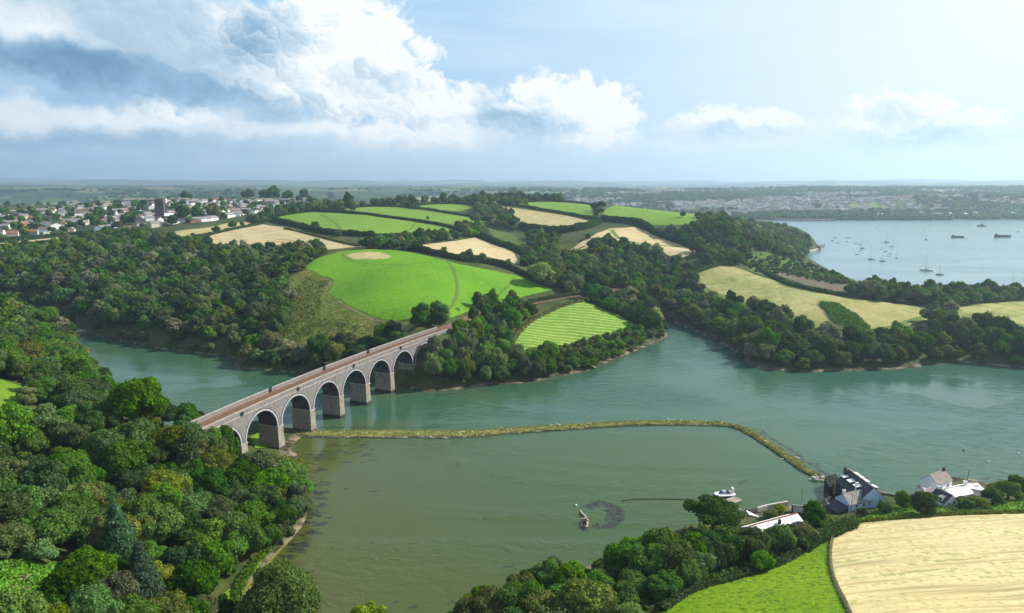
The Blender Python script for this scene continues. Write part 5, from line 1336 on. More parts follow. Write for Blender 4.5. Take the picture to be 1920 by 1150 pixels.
# weed lying in the shallows
def weed(name, spots, label, seed, tint=(.020, .022, .014)):
    g = np.random.default_rng(seed); V = []; F = []
    for (px, py, r, el_, rot) in spots:
        x0, y0, _ = at(px, py, 0); k = 13; b = len(V); V.append((x0, y0, .03))
        ph = g.uniform(0, 6, 3)
        for j in range(k):
            a = 2 * math.pi * j / k; rr = r * (1 + .35 * math.sin(2 * a + ph[0]) + .3 * math.sin(3 * a + ph[1]) + .2 * math.sin(5 * a + ph[2])) * g.uniform(.7, 1.2)
            u, v = rr * math.cos(a), rr * el_ * math.sin(a)
            V.append((x0 + u * math.cos(rot) - v * math.sin(rot), y0 + u * math.sin(rot) + v * math.cos(rot), .012))
        for j in range(k): F.append((b, b + 1 + j, b + 1 + (j + 1) % k))
    m, t = mat(name + '_wet'); p = pos(t)
    c = t.mix(t.ramp(t.noise(p, 1.2, 5, .7), .35, .65), tint, tuple(v * 2.4 for v in tint))
    b_ = bsdf(t, c, .35, .3)
    tr = t.new('ShaderNodeBsdfTransparent'); mx = t.new('ShaderNodeMixShader')
    t.put(mx.inputs[0], t.ramp(t.noise(p, .8, 6, .7), .36, .52, 0.1, .95))
    t.l.new(tr.outputs[0], mx.inputs[1]); t.l.new(b_.outputs[0], mx.inputs[2]); t.l.new(mx.outputs[0], t.out.inputs[0])
    return tag(link(name, mesh_np(name, V, F), m), label, 'seaweed', kind='stuff')
g5 = np.random.default_rng(31)
sp = []
for a in range(120):                       # along the west edge of the pond
    f = g5.random(); px = np.interp(f, [0, .2, .45, .7, 1], [590, 596, 600, 590, 540]) + g5.normal() * 12 - 4; py = 850 + f * 190 + g5.normal() * 4
    sp.append((px, py, g5.uniform(.6, 2.3), g5.uniform(.25, .6), g5.uniform(-.5, .5)))
for a in range(36): sp.append((g5.uniform(590, 700), g5.uniform(828, 868), g5.uniform(.8, 2.4), .3, g5.uniform(-.4, .4)))
for a in range(24): sp.append((g5.uniform(600, 1000), g5.uniform(850, 1130), g5.uniform(.4, 1.1), .5, g5.uniform(-1, 1)))
for a, b in ((650,917),(895,852),(1390,905),(1398,902),(1387,909),(975,905),(952,1063),(775,1138),(700,922)): sp.append((a, b, 1.3, .45, .2))
weed('seaweed', sp, 'dark seaweed scattered in the shallow pond along its western edge', 1)
sp = []
for a in range(70):
    an = g5.uniform(-2.5, 2.0); r = g5.uniform(.72, 1.05)
    sp.append((1128 + 38 * math.cos(an) * r, 966 + 24 * math.sin(an) * r, g5.uniform(.6, 1.6), .8, g5.uniform(0, 3)))
for a in range(60):
    an = g5.uniform(-1.2, 1.1); r = g5.uniform(.35, .95); sp.append((1128 + 38 * math.cos(an) * r, 966 + 24 * math.sin(an) * r, g5.uniform(.5, 1.3), .7, g5.uniform(0, 3)))
for a in range(16): sp.append((g5.uniform(1084, 1104), g5.uniform(972, 996), g5.uniform(.5, 1.2), .8, 0))
weed('seaweed', sp, 'dark ring of seaweed beside the sunken boat', 2)
sp = []
for a in range(60): f = g5.random(); sp.append((600 + f * 250, 803 - 2 * g5.random(), g5.uniform(.5, 1.6), .35, .1))
for a in range(60): f = g5.random(); sp.append((800 + 250 * f + g5.normal() * 6, 742 - 30 * f + g5.normal() * 3, g5.uniform(.5, 1.8), .4, .2))
for a in range(60): f = g5.random(); sp.append((np.interp(f, [0, .5, 1], [1400, 1480, 1556]) + 6, np.interp(f, [0, .5, 1], [798, 848, 897]) + g5.normal() * 3, g5.uniform(.5, 1.6), .6, -.6))
for a in range(30): sp.append((g5.uniform(1840, 1912), g5.uniform(893, 915), g5.uniform(.5, 1.5), .3, -.2))
for a in range(40): f = g5.random(); sp.append((1420 + 350 * f, 700 - 10 * f + g5.normal() * 2, g5.uniform(.6, 2), .35, 0))
weed('seaweed', sp, 'dark weed and mud along the creek side of the bank and far shores', 3)
pb = MB(); pl = [at(a, b, .08) for a, b in ((1166, 940), (1172, 938), (1185, 936.5), (1210, 936), (1240, 935.8), (1292, 937))]
pb.tube([(a, b, .05) for a, b in [tuple(q) for q in resample([p[:2] for p in pl], 1.5)]], .22, 8)
tag(pb.build('pipe', simple('wet_black_pipe', (.025, .032, .03), .5, .3), smooth=True), 'long dark pipe floating on the pond beside the pine tree', 'pipe')

# ------------------------------------------------------------------ houses
def wallpaint(name, c, var=.12): return simple(name, c, .85, .2, var, .5)
M_WHITE = wallpaint('white_render', (.93, .93, .91), .06); M_BLUEW = wallpaint('pale_blue_render', (.52, .70, .92)); M_CREAM = wallpaint('cream_render', (.62, .55, .42)); M_PINK = wallpaint('pinkish_render', (.55, .40, .33)); M_GREYW = wallpaint('grey_render', (.42, .41, .39)); M_BRICK = wallpaint('red_brick_walls', (.26, .12, .08), .3)
M_SLATE = simple('dark_slate_roof', (.060, .065, .075), .7, .3, .4, .9); M_SLATEG = simple('grey_slate_roof', (.25, .235, .22), .8, .25, .35, .9); M_SLATEL = simple('lichened_slate_roof', (.27, .235, .205), .85, .2, .45, 1.4); M_BROWNR = simple('brown_tile_roof', (.17, .115, .085), .85, .2, .3, .8); M_REDR = simple('red_tile_roof', (.30, .12, .075), .85, .2, .3, .8)
M_WHITER = simple('white_painted_roof', (.90, .89, .87), .8, .25, .12, .7); M_GLASS = simple('dark_window_glass', (.03, .036, .045), .12, .5, .3, .7); M_TRIM = simple('white_trim', (.78, .78, .76), .6, .3, .06, 1); M_TERRA = simple('terracotta_pots', (.30, .13, .07), .85, .2); M_STONEW = simple('old_stone_wall', (.27, .24, .20), .9, .2, .4, 1.0); M_TIMBER = simple('weathered_timber', (.33, .28, .21), .9, .15, .3, 1.2); M_TEAL = simple('teal_painted_panel', (.06, .26, .28), .6, .3, .2, 1); M_DARKW = simple('dark_boarded_wall', (.035, .032, .03), .8, .2, .3, 1)
M_CONC = simple('pale_concrete', (.48, .45, .40), .9, .2, .25, .8)


class House:
    """gabled building between two ridge ends"""
    def __init__(s, name, a, b, zr, ze, hw, z0, wall, roof, label=None, cat='house', group=None, over=.35, parent=None, wallname='wall'):
        s.a = Vector((a[0], a[1], 0)); s.b = Vector((b[0], b[1], 0)); s.d = (s.b - s.a).normalized(); s.n = Vector((-s.d.y, s.d.x, 0)); s.L = (s.b - s.a).length
        s.zr, s.ze, s.hw, s.z0 = zr, ze, hw, z0
        mid = (s.a + s.b) / 2
        if parent is None:
            s.e = empty(name, (mid.x, mid.y, z0)); tag(s.e, label, cat, group); s.o = (mid.x, mid.y, z0)
        else: s.e, s.o = parent
        P = s.P; m = MB(); L = s.L
        zs = ze - .02; zt = zr - .05
        for u in (0, L): m.poly([P(u, -hw, z0), P(u, hw, z0), P(u, hw, zs), P(u, 0, zt), P(u, -hw, zs)])
        for v in (-hw, hw): m.quad(P(0, v, z0), P(L, v, z0), P(L, v, zs), P(0, v, zs))
        s.wall = m.build(wallname, wall, s.e, off=s.o)
        r = MB(); sl = (zr - ze) / hw; oe = over * 1.0; t = .16
        for sg in (-1, 1):
            v1 = sg * (hw + oe); z1 = ze - sl * oe
            r.hull8([P(-over, 0, zr), P(L + over, 0, zr), P(L + over, v1, z1), P(-over, v1, z1), P(-over, 0, zr + t), P(L + over, 0, zr + t), P(L + over, v1, z1 + t), P(-over, v1, z1 + t)])
        rg = MB(); rg.bar(P(-over - .02, 0, zr + t + .02), P(L + over + .02, 0, zr + t + .02), .3, .16)
        s.roof = r.build('roof', roof, s.e, off=s.o); rg.build('ridge_tiles', M_COPE, s.roof, off=s.o)
    def P(s, u, v, z):
        q = s.a + s.d * u + s.n * v; return (q.x, q.y, z)
    def window(s, u, z, w_=.9, h_=1.1, side=-1, end=None, frame=M_TRIM, name='window'):
        """on a long side (side -1/+1) or on a gable (end 0/1, u measured across)"""
        f = MB(); g = MB(); k = MB()
        if end is None:
            v = side * s.hw; o = side
            def Q(du, dz, out): return s.P(u + du, v + o * out, z + dz)
        else:
            uu = 0 if end == 0 else s.L; o = -1 if end == 0 else 1
            def Q(du, dz, out): return s.P(uu + o * out, u + du, z + dz)
        def bx(mb, x0, x1, z0, z1, o0, o1): mb.hull8([Q(x0, z0, o0), Q(x1, z0, o0), Q(x1, z0, o1), Q(x0, z0, o1), Q(x0, z1, o0), Q(x1, z1, o0), Q(x1, z1, o1), Q(x0, z1, o1)])
        h2 = h_ / 2; w2 = w_ / 2
        for x0, x1, z0, z1 in ((-w2 - .07, -w2, -h2, h2), (w2, w2 + .07, -h2, h2), (-w2 - .07, w2 + .07, h2, h2 + .07), (-w2 - .07, w2 + .07, -h2 - .1, -h2), (-.03, .03, -h2, h2)):
            bx(f, x0, x1, z0, z1, -.02, .06)
        bx(g, -w2, w2, -h2, h2, -.02, .02)
        fo = f.build(name, frame, s.e, off=s.o); g.build('pane', M_GLASS, fo, off=s.o)
    def chimney(s, u, v=0.0, h=1.3, w_=.8, m=None, pots=2, dz=0.0):
        c = MB(); x = s.P(u, v, 0); zb = s.zr - abs(v) * (s.zr - s.ze) / s.hw - .5
        c.bar((x[0], x[1], zb), (x[0], x[1], s.zr + h + dz), w_, w_ * .7, tuple(s.n)); c.bar((x[0], x[1], s.zr + h + dz), (x[0], x[1], s.zr + h + .14 + dz), w_ + .2, w_ * .7 + .2, tuple(s.n))
        co = c.build('chimney', m or M_STONEW, s.roof, off=s.o)
        p = MB()
        for i in range(pots):
            q = s.P(u + (i - (pots - 1) / 2) * .34, v, 0); p.tube([(q[0], q[1], s.zr + h + .13 + dz), (q[0], q[1], s.zr + h + .55 + dz)], [.14, .11], 8)
        if pots: p.build('chimney_pot', M_TERRA, co, off=s.o)
    def dormer(s, u, side, w_=1.5, z=None, wallm=None, roofm=None):
        z = z or (s.ze + (s.zr - s.ze) * .45); sl = (s.zr - s.ze) / s.hw; v0 = side * (s.hw - (z - s.ze) / sl + .15); top = z + 1.35
        v1 = side * max(0.05, s.hw - (top + .1 - s.ze) / sl)
        m = MB(); m.hull8([s.P(u - w_ / 2, v0, z - .3), s.P(u + w_ / 2, v0, z - .3), s.P(u + w_ / 2, v1, z - .3), s.P(u - w_ / 2, v1, z - .3), s.P(u - w_ / 2, v0, top), s.P(u + w_ / 2, v0, top), s.P(u + w_ / 2, v1, top), s.P(u - w_ / 2, v1, top)])
        d = m.build('dormer', wallm or M_SLATE, s.roof, off=s.o)
        r = MB(); vo = v0 + side * .3; vi = v1 - side * .15
        r.hull8([s.P(u - w_ / 2 - .2, vo, top - .12), s.P(u + w_ / 2 + .2, vo, top - .12), s.P(u + w_ / 2 + .2, vi, top + .25), s.P(u - w_ / 2 - .2, vi, top + .25), s.P(u - w_ / 2 - .2, vo, top + .0), s.P(u + w_ / 2 + .2, vo, top + .0), s.P(u + w_ / 2 + .2, vi, top + .4), s.P(u - w_ / 2 - .2, vi, top + .4)])
        r.build('dormer_roof', roofm or M_WHITER, d, off=s.o)
        g = MB(); g.hull8([s.P(u - w_ * .36, v0 - side * .05, z + .2), s.P(u + w_ * .36, v0 - side * .05, z + .2), s.P(u + w_ * .36, v0 + side * .03, z + .2), s.P(u - w_ * .36, v0 + side * .03, z + .2), s.P(u - w_ * .36, v0 - side * .05, top - .25), s.P(u + w_ * .36, v0 - side * .05, top - .25), s.P(u + w_ * .36, v0 + side * .03, top - .25), s.P(u - w_ * .36, v0 + side * .03, top - .25)])
        g.build('dormer_window', M_GLASS, d, off=s.o)
# the dark-roofed boathouse with dormers
A = at(1592, 881, 9.6); B = at(1638.7, 914.6, 9.6)
H = House('boathouse', A, B, 9.6, 5.4, 4.4, 0.2, M_SLATE, M_SLATE, 'large dark slate boathouse with pale dormers and a blue end wall by the water', 'house', over=.2, wallname='slate_hung_wall')
L = H.L
# the near gable wall is painted pale blue
gm = MB(); hw = H.hw
gm.poly([H.P(L + .06, -hw - .02, .2), H.P(L + .06, hw + .02, .2), H.P(L + .06, hw + .02, 5.4), H.P(L + .06, 0, 9.55), H.P(L + .06, -hw - .02, 5.4)]); gm.poly([H.P(L - 3.5, -hw - .06, .2), H.P(L + .06, -hw - .06, .2), H.P(L + .06, -hw - .06, 5.3), H.P(L - 3.5, -hw - .06, 5.3)]); gm.poly([H.P(L - 3.5, hw + .06, .2), H.P(L + .06, hw + .06, .2), H.P(L + .06, hw + .06, 5.3), H.P(L - 3.5, hw + .06, 5.3)])
gm.build('gable_wall', M_BLUEW, H.e, off=H.o)
camside = -1 if Vector(H.P(0, -1, 0)).length < Vector(H.P(0, 1, 0)).length else 1
for u in (L * .12, L * .38, L * .64): H.dormer(u, camside, 1.9, 6.6)
for u in (L * .10, L * .30, L * .5, L * .8): H.dormer(u, -camside, 1.9, 7.3)
H.chimney(L * .06, camside * 2.0, 1.0, 1.0, M_SLATE, 2)
tb = MB(); tb.hull8([H.P(-.06, camside * 1.0 - .9, 3.4), H.P(-.06, camside * 1.0 + .9, 3.4), H.P(.05, camside * 1.0 + .9, 3.4), H.P(.05, camside * 1.0 - .9, 3.4), H.P(-.06, camside * 1.0 - .9, 5.2), H.P(-.06, camside * 1.0 + .9, 5.2), H.P(.05, camside * 1.0 + .9, 5.2), H.P(.05, camside * 1.0 - .9, 5.2)])
tb.build('teal_panel', M_TEAL, H.e, off=H.o)
for u in (L * .2, L * .35): H.window(u, 3.0, 1.3, 1.5, camside, frame=M_TEAL)
KEEP_CLEAR.append(((A[0] + B[0]) / 2, (A[1] + B[1]) / 2, 12))
# blue cottage in front
A = at(1580.5, 926.5, 7.4); B = at(1629, 917.2, 7.4)
H = House('cottage', A, B, 7.4, 4.9, 3.1, 1.6, M_BLUEW, M_SLATEG, 'pale blue cottage with a grey slate roof in front of the boathouse', 'house', over=.25)
cs = -1 if Vector(H.P(0, -1, 0)).length < Vector(H.P(0, 1, 0)).length else 1
for u in (H.L * .28, H.L * .55, H.L * .78): H.window(u, 3.9, 1.0, 1.0, cs)
for u in (H.L * .15, H.L * .62): H.window(u, 2.2, .9, .7, cs)
H.chimney(.35, 0, 1.3, .9, M_WHITE, 2); H.chimney(H.L * .72, -cs * 2.2, 1.4, .8, M_WHITE, 1, .4)
lt = MB(); hw = H.hw
lt.hull8([H.P(-4.2, -hw * .9, 1.2), H.P(-.02, -hw * .9, 1.2), H.P(-.02, hw * .9, 1.2), H.P(-4.2, hw * .9, 1.2), H.P(-4.2, -hw * .9, 2.5), H.P(-.02, -hw * .9, 4.2), H.P(-.02, hw * .9, 4.2), H.P(-4.2, hw * .9, 2.5)])
lt.build('lean_to', M_SLATE, H.e, off=H.o)
KEEP_CLEAR.append(((A[0] + B[0]) / 2, (A[1] + B[1]) / 2, 9))
# dark stone quay store on the water's edge at the left
qb = MB(); q0 = at(1546, 912, 1.5)
c = [at(1545, 913, 0), at(1566, 905, 0), at(1575, 921, 0), at(1554, 934, 0)]
qb.hull8([(p[0], p[1], -.5) for p in c] + [(p[0], p[1], 3.6) for p in c])
qe = empty('quay_store', (c[0][0], c[0][1], 0)); tag(qe, 'dark ivy covered stone store standing in the water left of the boathouse', 'outbuilding')
qb.build('wall', M_DARKW, qe, off=c[0])
qi = np.random.default_rng(3); QP = np.column_stack([qi.uniform(min(p[0] for p in c), max(p[0] for p in c), 500), qi.uniform(min(p[1] for p in c), max(p[1] for p in c), 500), qi.uniform(2.8, 4.1, 500)])
QP = np.array([q for q in QP if inpoly(q[0], q[1], c)]); NN = qi.normal(size=(len(QP), 3)) * .6 + np.array([0, 0, 1]); NN /= np.linalg.norm(NN, axis=1)[:, None]
iv = link('ivy', quads_np('ivy', leaf_cards(qi, QP - np.array(c[0]), NN, .35)), M_LEAF, qe); iv.color = (*TONES['dark green'], 1)
# white house group
A = at(1744, 891, 9.6); B = at(1771, 882.5, 9.6)
H = House('white_house', A, B, 9.6, 7.2, 3.0, 1.2, M_WHITE, M_SLATEL, 'tall white house with a lichened slate roof and a bare gable by the water', 'house', over=.2)
cs = -1 if Vector(H.P(0, -1, 0)).length < Vector(H.P(0, 1, 0)).length else 1
H.window(H.L * .72, 5.6, 1.1, 1.4, cs); H.window(H.L * .25, 5.4, .9, 1.1, cs); H.chimney(H.L - .5, 0, .9, .9, M_DARKW, 2)
pw = MB(); pw.hull8([H.P(-1.6, -hw * .5, .2), H.P(-.05, -hw * .5, .2), H.P(-.05, hw * .5, .2), H.P(-1.6, hw * .5, .2), H.P(-1.6, -hw * .5, 3.2), H.P(-.05, -hw * .5, 4.4), H.P(-.05, hw * .5, 4.4), H.P(-1.6, hw * .5, 3.2)]); pw.build('lean_to', M_DARKW, H.e, off=H.o)
A = at(1757, 915, 7.6); B = at(1785.5, 929, 7.6)
H = House('white_house', A, B, 7.6, 4.9, 3.0, 1.5, M_WHITE, M_SLATE, 'white house with a dark slate roof and three windows in its near gable', 'house', over=.15)
for u, z in ((-1.1, 4.4), (1.1, 5.0)): H.window(u, z, .8, 1.3, end=1)
H.window(.2, 2.5, 1.8, 1.1, end=1); H.chimney(.5, 0, .8, .8, M_WHITE, 1)
cs = -1 if Vector(H.P(0, -1, 0)).length < Vector(H.P(0, 1, 0)).length else 1
H.dormer(H.L * .7, cs, 1.4, 5.2, M_WHITE, M_SLATEG); H.window(H.L * .8, 3.2, .9, 1.1, cs)
KEEP_CLEAR.append(((A[0] + B[0]) / 2, (A[1] + B[1]) / 2, 9))
A = at(1731, 921, 6.4); B = at(1745, 914.5, 6.4)
H = House('white_house', A, B, 6.4, 4.4, 2.6, 1.3, M_WHITE, M_SLATEL, 'low white wing with a small gable left of the dark slate house', 'house', over=.1)
H.chimney(.4, 0, .9, .8, M_WHITE, 1)
A = at(1772, 917.5, 5.2); B = at(1832, 906, 5.2)
H = House('white_shed', A, B, 5.2, 3.6, 3.4, 1.2, M_WHITE, M_WHITER, 'long low building with a white painted roof behind the white house', 'outbuilding', over=.15)
H.chimney(H.L * .62, 0, 1.5, 1.1, M_WHITE, 1)
fl = MB(); q = H.P(H.L * .66, 0, 0); fl.tube([(q[0], q[1], 6.4), (q[0] + .5, q[1] + .2, 10.6)], .09, 8); fo = fl.build('flue_pole', M_IRON, H.e, off=H.o)
cs = -1 if Vector(H.P(0, -1, 0)).length < Vector(H.P(0, 1, 0)).length else 1
sk = MB()
for k in range(3):
    u = H.L * .82 + k * .9; sl = (5.2 - 3.6) / 3.4
    sk.hull8([H.P(u, cs * .7, 5.2 - .7 * sl + .17), H.P(u + .45, cs * .7, 5.2 - .7 * sl + .17), H.P(u + .45, cs * 1.6, 5.2 - 1.6 * sl + .17), H.P(u, cs * 1.6, 5.2 - 1.6 * sl + .17), H.P(u, cs * .7, 5.2 - .7 * sl + .22), H.P(u + .45, cs * .7, 5.2 - .7 * sl + .22), H.P(u + .45, cs * 1.6, 5.2 - 1.6 * sl + .22), H.P(u, cs * 1.6, 5.2 - 1.6 * sl + .22)])
sk.build('skylight', M_GLASS, H.roof, off=H.o)
A = at(1810, 915, 4.4); B = at(1842, 922, 4.4)
H = House('grey_shed', A, B, 4.4, 3.3, 2.4, 1.2, M_WHITE, M_SLATEG, 'shed with a grey sheet roof right of the white roofed building', 'outbuilding', over=.15)
A = at(1797, 925, 3.8); B = at(1812, 921, 3.8)
H = House('grey_shed', A, B, 3.8, 3.0, 1.9, 1.3, M_WHITE, M_SLATEG, 'small grey roofed lean-to between the white house and the grey shed', 'outbuilding', over=.1)
A = at(1844, 929, 3.0); B = at(1872, 938, 3.0)
H = House('white_lean_to', A, B, 3.0, 2.5, 1.7, 1.2, M_WHITE, M_WHITER, 'low white roofed hut among shrubs at the right', 'outbuilding', over=.15)
# white roofed shed by the jetty
A = at(1404, 988, 5.4); B = at(1494, 963.5, 5.4)
H = House('boat_shed', A, B, 5.4, 3.2, 3.9, 1.2, M_WHITE, M_WHITER, 'long shed with a white roof and red ridge among trees by the jetty', 'outbuilding', over=.2)
rr = MB(); rr.bar(H.P(0, 0, 5.66), H.P(H.L, 0, 5.66), .45, .12); rr.build('red_ridge', M_TERRA, H.roof, off=H.o)
cs = -1 if Vector(H.P(0, -1, 0)).length < Vector(H.P(0, 1, 0)).length else 1
H.chimney(H.L * .55, cs * 1.6, .5, .8, M_DARKW, 1)
KEEP_CLEAR.append(((A[0] + B[0]) / 2, (A[1] + B[1]) / 2, 8)); KEEP_CLEAR.append((A[0] + 4, A[1] + 1, 6))
A = at(1487, 948, 3.8); B = at(1507, 950, 3.8)
H = House('dark_hut', A, B, 3.8, 2.6, 2.3, 1.0, M_DARKW, M_SLATE, 'small black hut with a steep roof on the quay', 'outbuilding', over=.15)
fp = MB(); q = at(1501, 955, 1.0); fp.tube([(q[0], q[1], .9), (q[0], q[1], 8.4)], [.07, .05], 8); fp.tube([(q[0] - .5, q[1], 7.6), (q[0] + .5, q[1], 7.6)], .04, 6)
tag(fp.build('flagpole', M_IRON), 'thin dark pole standing by the black hut on the quay', 'pole')
def wall(name, pts, h, th, m, label, cat, z0=None):
    mb = MB(); P = [Vector((p[0], p[1], 0)) for p in pts]
    for a, b in zip(P[:-1], P[1:]):
        d = (b - a).normalized(); n = Vector((-d.y, d.x, 0)) * th / 2; za = (float(hgt(a.x, a.y)) if z0 is None else z0) - .4; zb = (float(hgt(b.x, b.y)) if z0 is None else z0) - .4
        ta, tb_ = za + .4 + h, zb + .4 + h
        mb.hull8([(*(a - n).xy, za), (*(b - n).xy, zb), (*(b + n).xy, zb), (*(a + n).xy, za), (*(a - n).xy, ta), (*(b - n).xy, tb_), (*(b + n).xy, tb_), (*(a + n).xy, ta)])
    return tag(mb.build(name, m, fix=False), label, cat)
wall('quay_wall', [at(1420, 963, 0)[:2], at(1437, 958, 0)[:2], at(1453, 955, 0)[:2], at(1476, 951, 0)[:2]], 2.2, .7, M_CONC, 'pale topped quay wall along the water behind the white shed', 'wall', 0)
wall('garden_wall', [at(1698, 943, 2)[:2], at(1722, 934, 2)[:2]], 1.3, .4, M_STONEW, 'stone garden wall left of the white house', 'wall')
wall('garden_wall', [at(1690, 930, 1)[:2], at(1704, 930, 1)[:2]], 1.0, .5, M_CONC, 'short pale sea wall between the two houses', 'wall')
wall('quay_wall', [at(1556, 938, 0)[:2], at(1549, 946, 0)[:2], at(1556, 956, 0)[:2]], 1.6, .8, M_STONEW, 'old stone quay wall below the ivy covered store', 'wall', 0)
wall('sea_wall', [at(1650, 929, 0)[:2], at(1690, 936, 0)[:2], at(1722, 934, 0)[:2]], 1.4, .6, M_STONEW, 'dark stone sea wall behind the garden trees', 'wall', 0)
wall('sea_wall', [at(1850, 915, 0)[:2], at(1880, 933, 0)[:2], at(1960, 934, 0)[:2]], 1.4, .6, M_STONEW, 'stone sea wall at the right edge of the photo', 'wall', 0)
# posts in the gardens
for px, py, h, lab in ((1595, 965, 7.5, 'thin dark telegraph pole in front of the blue cottage'), (1647, 958, 6.5, 'thin dark telegraph pole in the garden right of the blue cottage'), (1561, 1000, 5.5, 'thin grey pole at the top corner of the stubble field')):
    x, y = ground(px, py); z = float(hgt(x, y)); p = MB(); p.tube([(x, y, z - .3), (x, y, z + h)], [.13, .09], 8); p.bar((x - .6, y, z + h - .5), (x + .6, y, z + h - .5), .09)
    tag(p.build('telegraph_pole', M_TIMBER), lab, 'pole', 'telegraph poles')
x, y = ground(217, 870); z = float(hgt(x, y)); p = MB(); p.tube([(x, y, z), (x, y, z + 10.5)], .11, 8); p.box(x - .22, x + .22, y - .15, y + .15, z + 10.1, z + 10.9); p.bar((x - .5, y, z + 9.6), (x + .5, y, z + 9.6), .1)
tag(p.build('signal_post', M_TRIM), 'small white post rising out of the trees in the left wood', 'post')
# jetty, pontoon, slipway
jl = [at(1357, 941, .7), at(1392, 961, 1.0)]
je = empty('jetty', jl[0]); tag(je, 'pale timber jetty walkway running out past the pine tree', 'jetty')
jm = MB(); jm.bar((jl[0][0], jl[0][1], .75), (jl[1][0], jl[1][1], 1.1), 1.9, .18); jm.build('deck', M_CONC, je, off=jl[0])
for sgn in (-1, 1):
    rm = MB(); a = Vector((jl[0][0], jl[0][1], .8)); b = Vector((jl[1][0], jl[1][1], 1.15)); n = Vector((-(b - a).y, (b - a).x, 0)).normalized() * .9 * sgn
    rm.bar(tuple(a + n + Vector((0, 0, .9))), tuple(b + n + Vector((0, 0, .9))), .06)
    for k in range(7): q = a.lerp(b, k / 6) + n; rm.bar(tuple(q - Vector((0, 0, 1.2))), tuple(q + Vector((0, 0, .9))), .08)
    rm.build('railing', M_TIMBER, je, off=jl[0])
pc = [at(1356, 939.5, .5), at(1376.5, 931.5, .5), at(1391, 938, .5), at(1370, 945.5, .5)]
pe = empty('pontoon', (pc[0][0], pc[0][1], 0)); tag(pe, 'square floating pontoon beside the hovercraft', 'pontoon')
pm = MB(); pm.hull8([(p[0], p[1], -.2) for p in pc[::-1]] + [(p[0], p[1], .5) for p in pc[::-1]]); pm.build('float', M_TIMBER, pe, off=(pc[0][0], pc[0][1], 0))
pm = MB()
for a, b in zip(pc, pc[1:] + pc[:1]): pm.bar((a[0], a[1], .53), (b[0], b[1], .53), .28, .12)
pm.build('edge_beam', M_CONC, pe, off=(pc[0][0], pc[0][1], 0))
pm = MB()
for k in range(1, 12):
    f = k / 12; a = Vector(pc[0]).lerp(Vector(pc[3]), f); b = Vector(pc[1]).lerp(Vector(pc[2]), f); pm.bar((a.x, a.y, .52), (b.x, b.y, .52), .26, .05)
pm.build('deck_boards', M_TIMBER, pe, off=(pc[0][0], pc[0][1], 0))
for k in range(5):
    a = at(1400 + k * 4.2, 958 + k * 1.9, .4); b = at(1406 + k * 4.0, 966.5 + k * 1.0, 1.0); sm = MB(); sm.bar((a[0], a[1], .35), (b[0], b[1], 1.05), .5, .3)
    o = sm.build('slipway_beam', M_TRIM); tag(o, 'white slipway beam in a fan of five at the root of the jetty', 'beam', 'white slipway beams')
